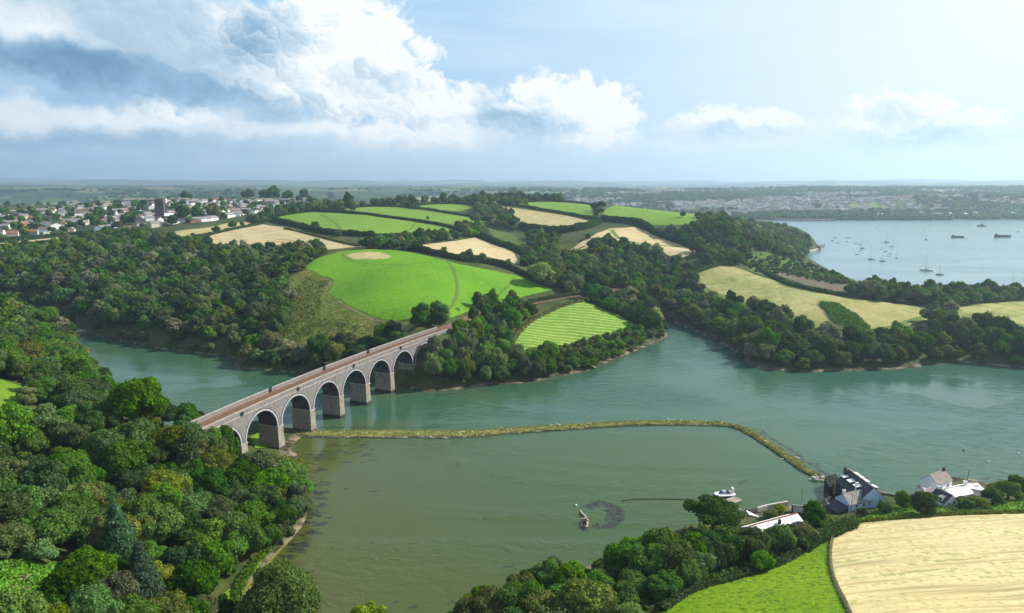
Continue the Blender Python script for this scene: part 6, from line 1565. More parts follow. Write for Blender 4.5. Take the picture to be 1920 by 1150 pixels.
# hovercraft on its cushion
def hovercraft():
    x, y, _ = at(1358, 930); d = Vector(at(1341, 931)[:2] + (0,)) - Vector(at(1376, 929)[:2] + (0,)); rz = math.atan2(d.y, d.x)
    e = empty('hovercraft', (x, y, 0), rz); tag(e, 'small white and blue hovercraft moored at the pontoon', 'hovercraft')
    def ringpts(L, Wd, z, bow=.45):
        pts = []
        for k in range(28):
            a = 2 * math.pi * k / 28; c, s_ = math.cos(a), math.sin(a)
            pts.append((L / 2 * math.copysign(abs(c) ** .6, c), Wd / 2 * math.copysign(abs(s_) ** (.5 if c < 0 else .75), s_), z))
        return pts
    def loft(rings, top=True):
        mb = MB(); n = len(rings[0])
        for r in rings: mb.v += r
        for i in range(len(rings) - 1):
            for j in range(n): mb.f.append((i * n + j, i * n + (j + 1) % n, (i + 1) * n + (j + 1) % n, (i + 1) * n + j))
        if top: mb.f.append(tuple((len(rings) - 1) * n + j for j in range(n)))
        return mb
    loft([ringpts(7.4, 3.4, -.1), ringpts(7.9, 3.9, .25), ringpts(7.7, 3.7, .65)]).build('skirt', M_DARKW, e, smooth=False)
    hull = loft([ringpts(7.7, 3.7, .62), ringpts(7.8, 3.8, .8), ringpts(7.3, 3.3, 1.0), ringpts(6.6, 2.7, 1.02)]).build('hull', M_TRIM, e)
    ck = MB(); ck.hull8([(-.6, -.9, 1.0), (1.9, -.75, 1.0), (1.9, .75, 1.0), (-.6, .9, 1.0), (-.4, -.8, 2.0), (.9, -.65, 2.0), (.9, .65, 2.0), (-.4, .8, 2.0)]); cb = ck.build('cabin', simple('pale_blue_gelcoat', (.32, .42, .58), .4, .5, .15, 1), e)
    gl = MB(); gl.hull8([(1.02, -.62, 1.25), (1.93, -.68, 1.1), (1.93, .68, 1.1), (1.02, .62, 1.25), (.92, -.58, 1.95), (1.0, -.58, 1.95), (1.0, .58, 1.95), (.92, .58, 1.95)]); gl.build('windscreen', M_GLASS, cb)
    st = MB(); st.box(-1.6, -.9, -.8, .8, 1.0, 1.5); st.build('seat', M_DARKW, e)
    en = MB(); en.box(-2.4, -1.7, -.5, .5, 1.0, 1.8); en.build('engine_cover', M_TRIM, e)
    for s_ in (0,):
        du = MB(); k = 24
        for j in range(k):
            a0, a1 = 2 * math.pi * j / k, 2 * math.pi * (j + 1) / k
            def q(a, r, xx): return (xx, r * math.cos(a), 2.05 + r * math.sin(a))
            du.hull8([q(a0, .95, -3.1), q(a1, .95, -3.1), q(a1, .95, -2.5), q(a0, .95, -2.5), q(a0, 1.08, -3.1), q(a1, 1.08, -3.1), q(a1, 1.08, -2.5), q(a0, 1.08, -2.5)])
        dd = du.build('fan_duct', M_TRIM, e)
        fb_ = MB()
        for j in range(5):
            a = j * 1.2566; fb_.bar((-2.8, .1 * math.cos(a), 2.05 + .1 * math.sin(a)), (-2.8, .9 * math.cos(a), 2.05 + .9 * math.sin(a)), .2, .06)
        fb_.build('fan', M_DARKW, dd)
        ru = MB()
        for yv in (-.45, 0, .45): ru.box(-3.5, -3.05, yv - .03, yv + .03, 1.25, 2.85)
        ru.build('rudder', M_TRIM, dd)
    ra = MB()
    for sg in (-1, 1): ra.tube([(2.9, sg * .9, 1.0), (2.7, sg * 1.0, 1.5), (-1.2, sg * 1.35, 1.55), (-1.4, sg * 1.35, 1.0)], .035, 6)
    ra.build('handrail', M_RAIL, e)
hovercraft()
# the wreck
def wreck():
    x, y, _ = at(1095, 972); e = empty('boat_wreck', (x, y, 0)); tag(e, 'half sunken wooden boat wreck with a pale upright stern', 'wreck')
    def l(px, py, z): q = at(px, py, z); return (q[0] - x, q[1] - y, z)
    M_OLD = simple('bleached_wreck_planks', (.45, .38, .28), .95, .1, .35, 2); M_OLDD = simple('wet_wreck_planks', (.07, .06, .05), .7, .3, .4, 2)
    tr = MB(); a = l(1087.2, 979.5, .3); b = l(1102, 978.5, .3)
    tr.hull8([a, b, (b[0], b[1] + .3, .3), (a[0], a[1] + .3, .3), (a[0], a[1] + .2, 1.5), (b[0], b[1] + .2, 1.5), (b[0], b[1] + .5, 1.5), (a[0], a[1] + .5, 1.5)]); tr.build('transom', M_OLD, e)
    sp_ = MB(); q = [(1088, 957, .35), (1091, 961, .7), (1096, 966, 1.0), (1100, 971, 1.2), (1103, 976, 1.5)]; qq = [Vector(l(*p)) for p in q]
    for p0, p1 in zip(qq[:-1], qq[1:]): sp_.hull8([(p0.x - .12, p0.y, -.6), (p1.x - .12, p1.y, -.6), (p1.x + .12, p1.y, -.6), (p0.x + .12, p0.y, -.6), (p0.x - .2, p0.y, p0.z), (p1.x - .2, p1.y, p1.z), (p1.x + .25, p1.y, p1.z), (p0.x + .25, p0.y, p0.z)])
    sp_.build('starboard_planks', M_OLD, e, fix=False)
    kb = MB(); kb.bar(l(1102, 978, 1.45), l(1101, 989, .9), .6, .3); kb.build('quarter_beam', M_OLD, e)
    hb_ = MB(); p = [l(1087, 978, .1), l(1102, 977, .1), l(1101, 990, .05), l(1089, 989, .05)]
    hb_.hull8([(v[0], v[1], -.8) for v in p[::-1]] + [(v[0], v[1], .16) for v in p[::-1]]); hb_.build('hull_bottom', M_OLDD, e)
    fr = MB()
    for f in (.25, .5, .75): a_ = Vector(qq[0]).lerp(qq[-1], f); fr.bar((a_.x, a_.y, -.4), (a_.x - 1.3, a_.y - .3, .05), .16, .16)
    fr.build('frame', M_OLDD, e)
wreck()
bo = MB(); q = at(1080, 949); bo.tube([(q[0], q[1], -.3), (q[0], q[1], .1), (q[0], q[1], .55), (q[0], q[1], .7)], [.25, .42, .38, .12], 10)
tag(bo.build('mooring_buoy', M_TRIM, smooth=True), 'small white buoy beside the wreck', 'buoy')
# fence down the edge of the stubble field
fl_ = resample(G([(1560,1010),(1556,1035),(1557,1062),(1565,1092),(1578,1121),(1592,1150),(1630,1290)]), 2.4)
fe = empty('field_fence', (fl_[0][0], fl_[0][1], float(hgt(*fl_[0])))); tag(fe, 'post and wire fence between the green pasture and the stubble field', 'fence'); fo = Vector(fe.location)
for i, q in enumerate(fl_):
    z = float(hgt(*q)); m_ = MB(); m_.bar((q[0], q[1], z), (q[0], q[1], z + 1.55), .2); m_.build('post', M_TIMBER, fe, off=fo)
for hz_ in (.75, 1.1, 1.45):
    m_ = MB(); m_.tube([(q[0], q[1], float(hgt(*q)) + hz_) for q in fl_], .035, 5); m_.build('wire', M_TIMBER, fe, off=fo)
hedge([(1560,1010),(1556,1035),(1557,1062),(1565,1092),(1578,1121),(1592,1150),(1615,1220)], 0.9, .4, 'silvery', 'thin line of long grass under the field fence', dens=26, size=.28, name='grass_verge', cat='grass verge')
# ------------------------------------------------------------------ the town, the church, hilltop farm, far shore
gt = np.random.default_rng(404)
WM = {'white': M_WHITE, 'cream': M_CREAM, 'pinkish': M_PINK, 'grey': M_GREYW, 'brick': M_BRICK}
RM = {'grey': M_SLATEG, 'dark': M_SLATE, 'brown': M_BROWNR, 'red': M_REDR}
PROTO = {}
def house_meshes(kind):
    """unit shapes: (wall, roof, chimney, windows)"""
    if kind in PROTO: return PROTO[kind]
    L, hw, ze, zr = {'semi': (7.5, 4.2, 5.2, 7.8), 'detached': (6, 4.0, 4.8, 7.6), 'terrace': (16, 4.0, 5.6, 8.0), 'bungalow': (7.5, 4.6, 2.9, 5.2), 'long': (13, 5.5, 4.5, 6.4)}[kind]
    w_, r, c, g = MB(), MB(), MB(), MB()
    for u in (-L, L): w_.poly([(u, -hw, -2.5), (u, hw, -2.5), (u, hw, ze), (u, 0, zr - .05), (u, -hw, ze)])
    for v in (-hw, hw): w_.quad((-L, v, -2.5), (L, v, -2.5), (L, v, ze), (-L, v, ze))
    o = .4; sl = (zr - ze) / hw
    for s in (-1, 1): r.hull8([(-L - o, 0, zr), (L + o, 0, zr), (L + o, s * (hw + o), ze - sl * o), (-L - o, s * (hw + o), ze - sl * o), (-L - o, 0, zr + .2), (L + o, 0, zr + .2), (L + o, s * (hw + o), ze - sl * o + .2), (-L - o, s * (hw + o), ze - sl * o + .2)])
    c.box(-.45, .45, -.4, .4, -.8, 1.2)
    stacks = [(u, zr) for u in ((-L + .6, L - .6) if kind != 'terrace' else (-L + .6, -L / 3, L / 3, L - .6))]
    rows = (1.5, 4.0) if ze > 4.4 else (1.5,)
    g.box(-.6, .6, -.05, .05, -.65, .65)
    wins = [(u, -hw - .03, z, 0) for z in rows for u in np.arange(-L + 1.8, L - 1, 3.0)] + [(s_ * (L + .03), 0, z, 1.5708) for z in rows for s_ in (-1, 1)]
    me = [mesh_np(nm, mb.v, mb.f) for mb, nm in ((w_, 'wall'), (r, 'roof'), (c, 'chimney'), (g, 'window'))]
    for m in me: m.materials.append(M_WHITE)
    PROTO[kind] = (me, stacks, wins); return PROTO[kind]
def paint(o, m):
    o.material_slots[0].link = 'OBJECT'; o.material_slots[0].material = m
def town_house(x, y, rz, kind, wall_, roof_, parts=4, z=None, s=1.0, name='house'):
    e = empty(name, (x, y, float(hgt(x, y)) if z is None else z), rz); e.scale = (s, s, s); me, stacks, wins = house_meshes(kind)
    def put(nm, m, par, material, loc=(0, 0, 0), rot=0.0):
        o = bpy.data.objects.new(nm, m); COL.objects.link(o); o.parent = par; o.location = loc; o.rotation_euler = (0, 0, rot); paint(o, material); return o
    put('wall', me[0], e, WM[wall_]); ro = put('roof', me[1], e, RM[roof_])
    for u, z_ in stacks: put('chimney', me[2], ro, M_STONEW, (u, 0, z_))
    if parts > 3:
        for u, v, z_, r_ in wins: put('window', me[3], e, M_GLASS, (u, v, z_), r_)
    return e
TOWN = [(-120,452),(0,449),(60,443),(120,437),(175,433),(200,432),(260,430),(320,424),(380,416),(440,408),(480,402),(500,392),(560,384),(600,380),(560,375),(480,378),(420,377),(350,380),(300,378),(240,380),(180,381),(120,384),(60,385),(0,388),(-120,392)]
tp = [ground(a, b, 0) for a, b in TOWN]
pts = scatter(tp, 19.5, gt)
def facing(x, y): return .35 + .5 * math.sin(x / 160.0 + y / 230.0)
inview = []
for x, y in pts:
    px, py = proj((x, y, float(hgt(x, y)) + 4))
    if in_open(x, y) or not -90 < px < 650: continue
    if (x - at(305, 400, 68)[0]) ** 2 + (y - at(305, 400, 68)[1]) ** 2 < 30 ** 2: continue
    inview.append((x, y, px, py))
inview.sort(key=lambda q: math.hypot(q[0], q[1]))
town_trees = []; hl = []
TMARKS = [('the church tower', at(305, 400, 68)), ('the far white terrace', (*ground(260, 381, 4), 0)), ('the left edge of the town', (*ground(0, 430), 0)), ('the straw strip at far left', (*ground(90, 448), 0)), ('the yellow strip field', (*ground(360, 430), 0)), ('the town skyline pine', (*ground(428, 370), 0)), ('the large skyline tree', (*ground(570, 374), 0)), ('the middle of the town', (*ground(150, 405), 0)), ('the nearest town gardens', (*ground(200, 425), 0)), ('the left town skyline', (*ground(60, 388), 0)), ('the upper pasture corner', (*ground(510, 402), 0)), ('the white gabled hall', (*ground(95, 425), 0)), ('the red roofed rows', (*ground(30, 400), 0)), ('the big olive brown tree', (*ground(401, 410), 0))]
for i, (x, y, px, py) in enumerate(inview):
    if gt.random() < .33: town_trees.append((x, y)); continue
    if len(hl) >= 290: break
    D = math.hypot(x, y)
    kind = gt.choice(['semi', 'detached', 'terrace', 'bungalow', 'long'], p=[.40, .30, .10, .18, .02])
    left = px < 250
    wl = gt.choice(['white', 'cream', 'pinkish', 'grey', 'brick'], p=[.64, .15, .06, .11, .04] if not left else [.6, .14, .12, .08, .06])
    rf = gt.choice(['grey', 'dark', 'brown', 'red'], p=[.56, .24, .14, .06] if not left else [.50, .16, .20, .14])
    e = town_house(x, y, facing(x, y) + gt.normal() * .12 + (1.57 if gt.random() < .3 else 0), kind, wl, rf, 4 if D < 1010 else 3, s=gt.uniform(.78, .98))
    e['category'] = 'house'
    hl.append((e, x, y, f'{wl} {kind} house, {rf} roof,'))
by = {}
ordinal_labels([(e, x, y, t_) for e, x, y, t_ in hl], '', TMARKS, lambda it: 'houses of the hilltop town')
for e, *_ in hl: e['label'] = ' '.join(e['label'].split())
# a long far terrace and big halls
A = ground(232, 382, 4); B = ground(312, 378, 4)
e = empty('terrace_block', (A[0], A[1], 0)); z = 79
H = House('terrace_block', A, B, z + 9, z + 6.5, 5, z - 14, M_WHITE, M_SLATEG, 'long far white terrace on the skyline behind the church', 'terrace', over=.2)
bpy.data.objects.remove(e)
cs = -1 if Vector(H.P(0, -1, 0)).length < Vector(H.P(0, 1, 0)).length else 1
for k in range(16): H.window(H.L * (k + .5) / 16, z + 4.6, 3.2, 2.2, cs); H.chimney(H.L * (k + .9) / 16, 0, 1.6, 1.4, M_CREAM, 0)
for (px, py, qx, qy, zr, ze, hw, wl, rf, lab) in [
   (78, 424, 108, 430, 8.5, 5, 9, M_WHITE, M_SLATEG, 'wide white gabled hall among the nearest town houses'), (40, 425, 80, 421, 7.5, 4.5, 7, M_CREAM, M_SLATEG, 'long grey roofed hall left of the white gabled hall'), (120, 420, 168, 418, 8, 5.5, 6, M_WHITE, M_SLATEG, 'pair of joined white houses with pale roofs in the middle of the town'), (186, 433, 214, 426, 7, 4, 8, M_WHITE, M_SLATEG, 'white hall with shallow blue grey roofs at the town edge'), (206, 417, 232, 413, 8.5, 6, 5, M_WHITE, M_SLATEG, 'long white two storey house left of the church'),
   (308, 411, 344, 409, 8, 4.8, 6, M_STONEW, M_WHITER, 'church nave with a long pale roof right of the tower'), (316, 421, 338, 418, 7, 4, 5, M_WHITE, M_SLATE, 'white new house with black solar roof below the church'), (352, 418, 388, 414, 7, 4, 6, M_BRICK, M_SLATE, 'row of new houses with black roofs below the church trees'), (388, 415, 404, 412, 7, 4.5, 5, M_WHITE, M_SLATEG, 'pale new house right of the black roofed row'), (420, 409, 440, 405, 7, 4, 6, M_WHITE, M_SLATEG, 'white bungalow at the right end of the new houses'), (444, 406, 464, 400, 7, 4, 5, M_WHITE, M_SLATEG, 'white house with two gables at the end of the town lane'), (480, 381, 512, 379, 9, 6.5, 6, M_WHITE, M_BROWNR, 'tall white terrace on the right side of the town')]:
    A = ground(px, py); B = ground(qx, qy); z = min(float(hgt(*A)), float(hgt(*B)))
    H = House('church_nave' if 'church nave' in lab else 'house', A, B, z + zr, z + ze, hw, z - 2, wl, rf, lab, 'church' if 'nave' in lab else 'house', over=.3)
    cs = -1 if Vector(H.P(0, -1, 0)).length < Vector(H.P(0, 1, 0)).length else 1
    for k in range(max(2, int(H.L / 5))):
        n_ = max(2, int(H.L / 5)); H.window(H.L * (k + .5) / n_, z + min(ze - 1.2, 2.0), 1.5, 1.4, cs)
    if 'nave' not in lab: H.chimney(1.0, 0, 1.0, 1.0, None, 2)
# church tower
x, y, _ = at(302, 409, 66); z = float(hgt(x, y)); k = math.hypot(x, y) / FPX
te = empty('church_tower', (x, y, z), .25); tag(te, 'square dark stone church tower standing above the town trees', 'church tower')
hw = 6.2 * k; th = 32 * k
M_TOWER = simple('dark_granite', (.15, .13, .12), .95, .1, .45, .5)
tm = MB(); tm.hull8([(-hw, -hw, -3), (hw, -hw, -3), (hw, hw, -3), (-hw, hw, -3), (-hw * .94, -hw * .94, th), (hw * .94, -hw * .94, th), (hw * .94, hw * .94, th), (-hw * .94, hw * .94, th)]); tb = tm.build('tower_wall', M_TOWER, te)
pm = MB()
for i in range(-3, 4):
    for s in (-1, 1):
        pm.box(i * hw * .28 - .4, i * hw * .28 + .4, s * hw * .92 - .35, s * hw * .92 + .35, th, th + 1.5); pm.box(s * hw * .92 - .35, s * hw * .92 + .35, i * hw * .28 - .4, i * hw * .28 + .4, th + .002, th + 1.498)
pm.build('battlements', M_TOWER, te)
for sx in (-1, 1):
    for sy in (-1, 1):
        bm_ = MB(); bm_.hull8([(sx * hw - .9, sy * hw - .9, -3), (sx * hw + .9, sy * hw - .9, -3), (sx * hw + .9, sy * hw + .9, -3), (sx * hw - .9, sy * hw + .9, -3), (sx * hw - .5, sy * hw - .5, th * .97), (sx * hw + .5, sy * hw - .5, th * .97), (sx * hw + .5, sy * hw + .5, th * .97), (sx * hw - .5, sy * hw + .5, th * .97)]); bm_.build('corner_buttress', M_TOWER, te)
lm = MB()
for s in (-1, 1): lm.box(-1.2, 1.2, s * hw * .96 - .2, s * hw * .96 + .2, th * .72, th * .86); lm.box(s * hw * .96 - .2, s * hw * .96 + .2, -1.2, 1.2, th * .72, th * .86)
lm.build('louvres', M_IRON, te)
# hilltop farm
for (px, py, qx, qy, zr, ze, hw, wl, rf, lab) in [(976, 376.5, 998, 376.5, 9, 7, 6, M_WHITE, M_SLATE, 'white farmhouse among trees on the hilltop skyline'), (848, 377, 862, 377, 8, 6, 6, M_WHITE, M_SLATEG, 'white house on the hilltop left of the skyline wood'), (817, 378, 845, 378, 6, 4.5, 6, M_GREYW, M_SLATE, 'low dark farm building left of the white hilltop house'), (885, 377, 900, 377, 6, 4, 5, M_STONEW, M_BROWNR, 'brown barn between the two white hilltop houses')]:
    A = ground(px, py); B = ground(qx, qy); z = min(float(hgt(*A)), float(hgt(*B)))
    H = House('farmhouse' if 'white' in lab else 'barn', A, B, z + zr, z + ze, hw, z - 2, wl, rf, lab, 'house' if 'white' in lab else 'barn', over=.3)
    cs = -1 if Vector(H.P(0, -1, 0)).length < Vector(H.P(0, 1, 0)).length else 1
    for k in range(4): H.window(H.L * (k + .5) / 4, z + ze - 1.6, 1.8, 1.5, cs)
    if 'white' in lab: H.chimney(1.0, 0, 1.2, 1.2, None, 2)
# cemetery / yard of pale stones among the trees on the headland
hs = []
for k in range(46):
    x, y = ground(gt.uniform(1283, 1345), gt.uniform(434, 447), 1); z = float(hgt(x, y)); m_ = MB(); w1 = gt.uniform(.8, 2.0)
    m_.box(x - w1, x + w1, y - .5, y + .5, z - .2, z + gt.uniform(.9, 2.0)); o = m_.build('gravestone', M_GREYW); tag(o, 'small pale stone in the clearing among the headland trees', 'stone', 'pale stones on the headland')
# quay house and pier below the headland
x, y = ground(1533, 461); z = 1.0
A = at(1526, 460, 6); B = at(1534, 462, 6); H = House('pier_house', A, B, 7.5, 5, 5, -.5, M_STONEW, M_SLATE, 'dark house at the end of the headland by the estuary', 'house', over=.3)
wall('quay_wall', [at(1506, 474, 0)[:2], at(1520, 471, 0)[:2], at(1536, 466.5, 0)[:2]], 2.4, 9, M_CONC, 'pale stone quay below the headland on the estuary', 'quay', 0)
jt = empty('pier', at(1536, 465, 0)); tag(jt, 'dark timber pier with mooring posts off the headland', 'pier'); jo = at(1536, 465, 0)
m_ = MB(); a = at(1535, 465.5, 0); b = at(1545, 463, 0); m_.bar((a[0], a[1], 2.2), (b[0], b[1], 2.2), 4, .5); m_.build('deck', M_IRON, jt, off=jo)
for f in (0, .33, .66, 1):
    m_ = MB(); q = Vector(a).lerp(Vector(b), f); m_.tube([(q.x, q.y, -1), (q.x, q.y, 5.5)], .5, 8); m_.build('mooring_post', M_IRON, jt, off=jo)
# suspension bridge far up the river
bx, by_, _ = at(1054, 375, 20); 
be = empty('suspension_bridge', (bx, by_, 0)); tag(be, 'distant grey suspension bridge just showing behind the hill', 'bridge'); sc_ = math.hypot(bx, by_) / FPX
D0 = Vector((bx * 1.75, by_ * 1.75, 0)); be.location = D0; sc_ = D0.length / FPX; zt = CAMH - (378 - HORIZ) * sc_
M_STEEL = simple('grey_bridge_steel', (.30, .32, .34), .6, .4, .1, .1)
dx_ = Vector((.80, .6, 0)); nx_ = Vector((-.6, .8, 0))
for s_ in (0, 330):
    m_ = MB()
    for o_ in (-8, 8):
        p = dx_ * s_ + nx_ * o_; m_.bar((p.x, p.y, 0), (p.x, p.y, CAMH - (361 - HORIZ) * sc_), 4.5)
    p1 = dx_ * s_ + nx_ * 8; p0 = dx_ * s_ - nx_ * 8
    for zz in (.99, .75): m_.bar((p0.x, p0.y, (CAMH - (361 - HORIZ) * sc_) * zz), (p1.x, p1.y, (CAMH - (361 - HORIZ) * sc_) * zz), 4)
    m_.build('tower', M_STEEL, be)
m_ = MB(); a = dx_ * -150; b = dx_ * 480; m_.bar((a.x, a.y, 38), (b.x, b.y, 38), 17, 4); m_.build('deck', M_STEEL, be)
for o_ in (-8, 8):
    m_ = MB(); zt_ = CAMH - (361 - HORIZ) * sc_; pts_ = []
    for k in range(25):
        s_ = -140 + 610 * k / 24; zz = (41 + (zt_ - 41) * ((s_ - 165) / 165) ** 2) if 0 <= s_ <= 330 else (zt_ - (zt_ - 41) * (abs(s_ - 165) - 165) / 140)
        p = dx_ * s_ + nx_ * o_; pts_.append((p.x, p.y, zz))
    m_.tube(pts_, 1.2, 5); m_.build('main_cable', M_STEEL, be)

# ------------------------------------------------------------------ woods, town trees and distant masses
for x, y in town_trees: wood(rec2, x, y, gt.uniform(4.5, 8), ['dark green', 'deep green', 'deep green', 'mid green'][gt.integers(4)], gt.uniform(.85, 1.1))
for x, y in scatter(tp, 46, gt):
    if not in_open(x, y): wood(rec2, x, y, gt.uniform(3.5, 6.5), ['dark green', 'deep green', 'olive', 'mid green'][gt.integers(4)], gt.uniform(.85, 1.1))
instanced('woodland', rec2, srcs, 'woods covering the banks of the creek, the headland and the town gardens', 'woodland')
# far shore: woods and a city of small houses
fr = []
def far_ok(x, y): return shore_d(x, y) > 8
for k in range(11000):
    px = gt.uniform(1090, 1990); D = 2290 + 2600 * gt.random() ** 1.35; a = math.atan((px - 960) / FPX); x, y = D * math.tan(a), D
    if not far_ok(x, y): continue
    wv_ = fbm(np.array([x / 330]), np.array([y / 330]), 91, 3)[0]
    dens = 1.0 if y < 2900 else .75
    if wv_ < .40 and y > 2480: continue
    if gt.random() > dens: continue
    rad = gt.uniform(7, 13) * (1 + (y - 2300) / 5000); wood(fr, x, y, rad, ['dark green', 'dark green', 'deep green', 'deep green', 'mid green'][gt.integers(5)], .85, dz=-.3, flat=1.3)
for k in range(2600):
    px = gt.uniform(-60, 1100); D = 2300 + 2400 * gt.random(); x, y = D * (px - 960) / FPX, D
    if not far_ok(x, y): continue
    if fbm(np.array([x / 400]), np.array([y / 400]), 93, 3)[0] < .46: continue
    wood(fr, x, y, gt.uniform(8, 14), ['dark green', 'deep green'][gt.integers(2)], .8, dz=-.3, flat=1.4)
instanced('distant_woodland', fr, srcs, 'woods of the far shore and the valley beyond the hill', 'woodland')
hs_ = []; hsrc = []
def blockmesh(nm, L, hw, ze, zr, wm, rm):
    mb = MB()
    for u in (-L, L): mb.poly([(u, -hw, -6), (u, hw, -6), (u, hw, ze), (u, 0, zr), (u, -hw, ze)])
    for v in (-hw, hw): mb.quad((-L, v, -6), (L, v, -6), (L, v, ze), (-L, v, ze))
    nw = len(mb.f)
    for s in (-1, 1): mb.quad((-L - .4, 0, zr + .1), (L + .4, 0, zr + .1), (L + .4, s * (hw + .4), ze), (-L - .4, s * (hw + .4), ze))
    me = mesh_np(nm, mb.v, mb.f); me.materials.append(wm); me.materials.append(rm)
    for i, p in enumerate(me.polygons): p.material_index = 0 if i < nw else 1
    return me
for wm in (M_WHITE, M_WHITE, M_CREAM, M_PINK):
    for rm in (M_SLATEG, M_SLATE, M_BROWNR): hsrc.append((blockmesh('far_house', 8, 4.2, 5.5, 8, wm, rm), (1, 1, 1)))
hsrc.append((blockmesh('far_hall', 26, 12, 8, 10, M_WHITE, M_WHITER), (1, 1, 1))); hsrc.append((blockmesh('far_hall', 30, 10, 8, 10, M_GREYW, M_SLATEG), (1, 1, 1)))
for k in range(5200):
    px = gt.uniform(1080, 1990); D = 2500 + 3000 * gt.random() ** 1.1; x, y = D * (px - 960) / FPX, D
    if not far_ok(x, y): continue
    if fbm(np.array([x / 330]), np.array([y / 330]), 91, 3)[0] > .47: continue
    if px > 1560 and D < 3600 and gt.random() < .5: continue
    s = gt.uniform(.9, 1.5); hs_.append((x, y, float(hgt(x, y)), s, s, s * 1.1, .4 * math.sin(x / 300) + (1.57 if gt.random() < .4 else 0), gt.integers(12)))
for px, D, i in [(1455, 2380, 13), (1470, 2400, 13), (1520, 2390, 13), (1560, 2380, 12), (1595, 2385, 13), (1630, 2380, 12), (1640, 2372, 12), (1665, 2390, 13), (1700, 2380, 13), (1710, 2420, 12), (1750, 2390, 13), (1780, 2400, 12), (1800, 2390, 12), (1830, 2420, 12), (1880, 2420, 12), (1905, 2450, 12), (1500, 3050, 12), (1795, 3350, 12), (1910, 4200, 12), (1840, 2900, 12), (1860, 2850, 12), (1880, 2820, 12)]:
    x, y = D * (px - 960) / FPX, D; hs_.append((x, y, max(float(hgt(x, y)), 1), 1, 1, 1, gt.uniform(-.2, .2), i))
instanced('distant_town', hs_, hsrc, 'thousands of pale houses of the city across the estuary', 'town')
drape('quay_meadow', [at(1640, 411.6, 1)[:2], at(1720, 411.4, 1)[:2], at(1790, 411.3, 1)[:2], at(1790, 409.3, 3)[:2], at(1700, 409.2, 3)[:2]], M_UPPER, 1.2, 20, 0, 'flat green strip on the far shore of the estuary', 'grass')
tag(wall('far_quay', [at(1452, 413, 0)[:2], at(1500, 414.3, 0)[:2], at(1560, 414.2, 0)[:2]], 5, 20, M_STONEW, 'dark quay with moored boats on the far shore', 'quay', 0))

# ------------------------------------------------------------------ boats
M_HULLW = simple('white_gelcoat', (.72, .72, .70), .35, .5, .08, 1); M_HULLD = simple('dark_blue_hull', (.03, .04, .06), .35, .5, .2, 1); M_HULLT = simple('teal_hull', (.08, .30, .36), .4, .5, .15, 1); M_DECK = simple('boat_deck', (.50, .47, .42), .7, .3, .2, 1); M_ALU = simple('mast_aluminium', (.30, .31, .33), .4, .5, .1, 1, .3); M_SHIP = simple('naval_grey_hull', (.055, .065, .075), .6, .4, .2, .3); M_SHIPG = simple('grey_superstructure', (.19, .21, .23), .6, .4, .15, .3)
def hull_mesh(L, B, fb, draft=.35, rise=.25):
    st = [(-.5, .62, 0), (-.3, .88, 0), (0, 1, .0), (.25, .82, .10), (.42, .42, .6), (.5, .02, 1)]; mb = MB()
    for (f, b, r) in st:
        w_ = B / 2 * b; z = fb + rise * max(0, f) * 2 * fb
        for (yy, zz) in ((-w_, z), (-w_ * .82, 0.02), (-w_ * .3, -draft), (w_ * .3, -draft), (w_ * .82, .02), (w_, z)): mb.v.append((f * L, yy, zz))
    for i in range(5):
        for j in range(5): a = i * 6 + j; mb.f.append((a, a + 6, a + 7, a + 1))
    mb.f.append((0, 1, 2, 3, 4, 5)); nd = len(mb.f)
    for i in range(5): a = i * 6; mb.f.append((a + 5, a + 11, a + 6, a))
    return mb, nd
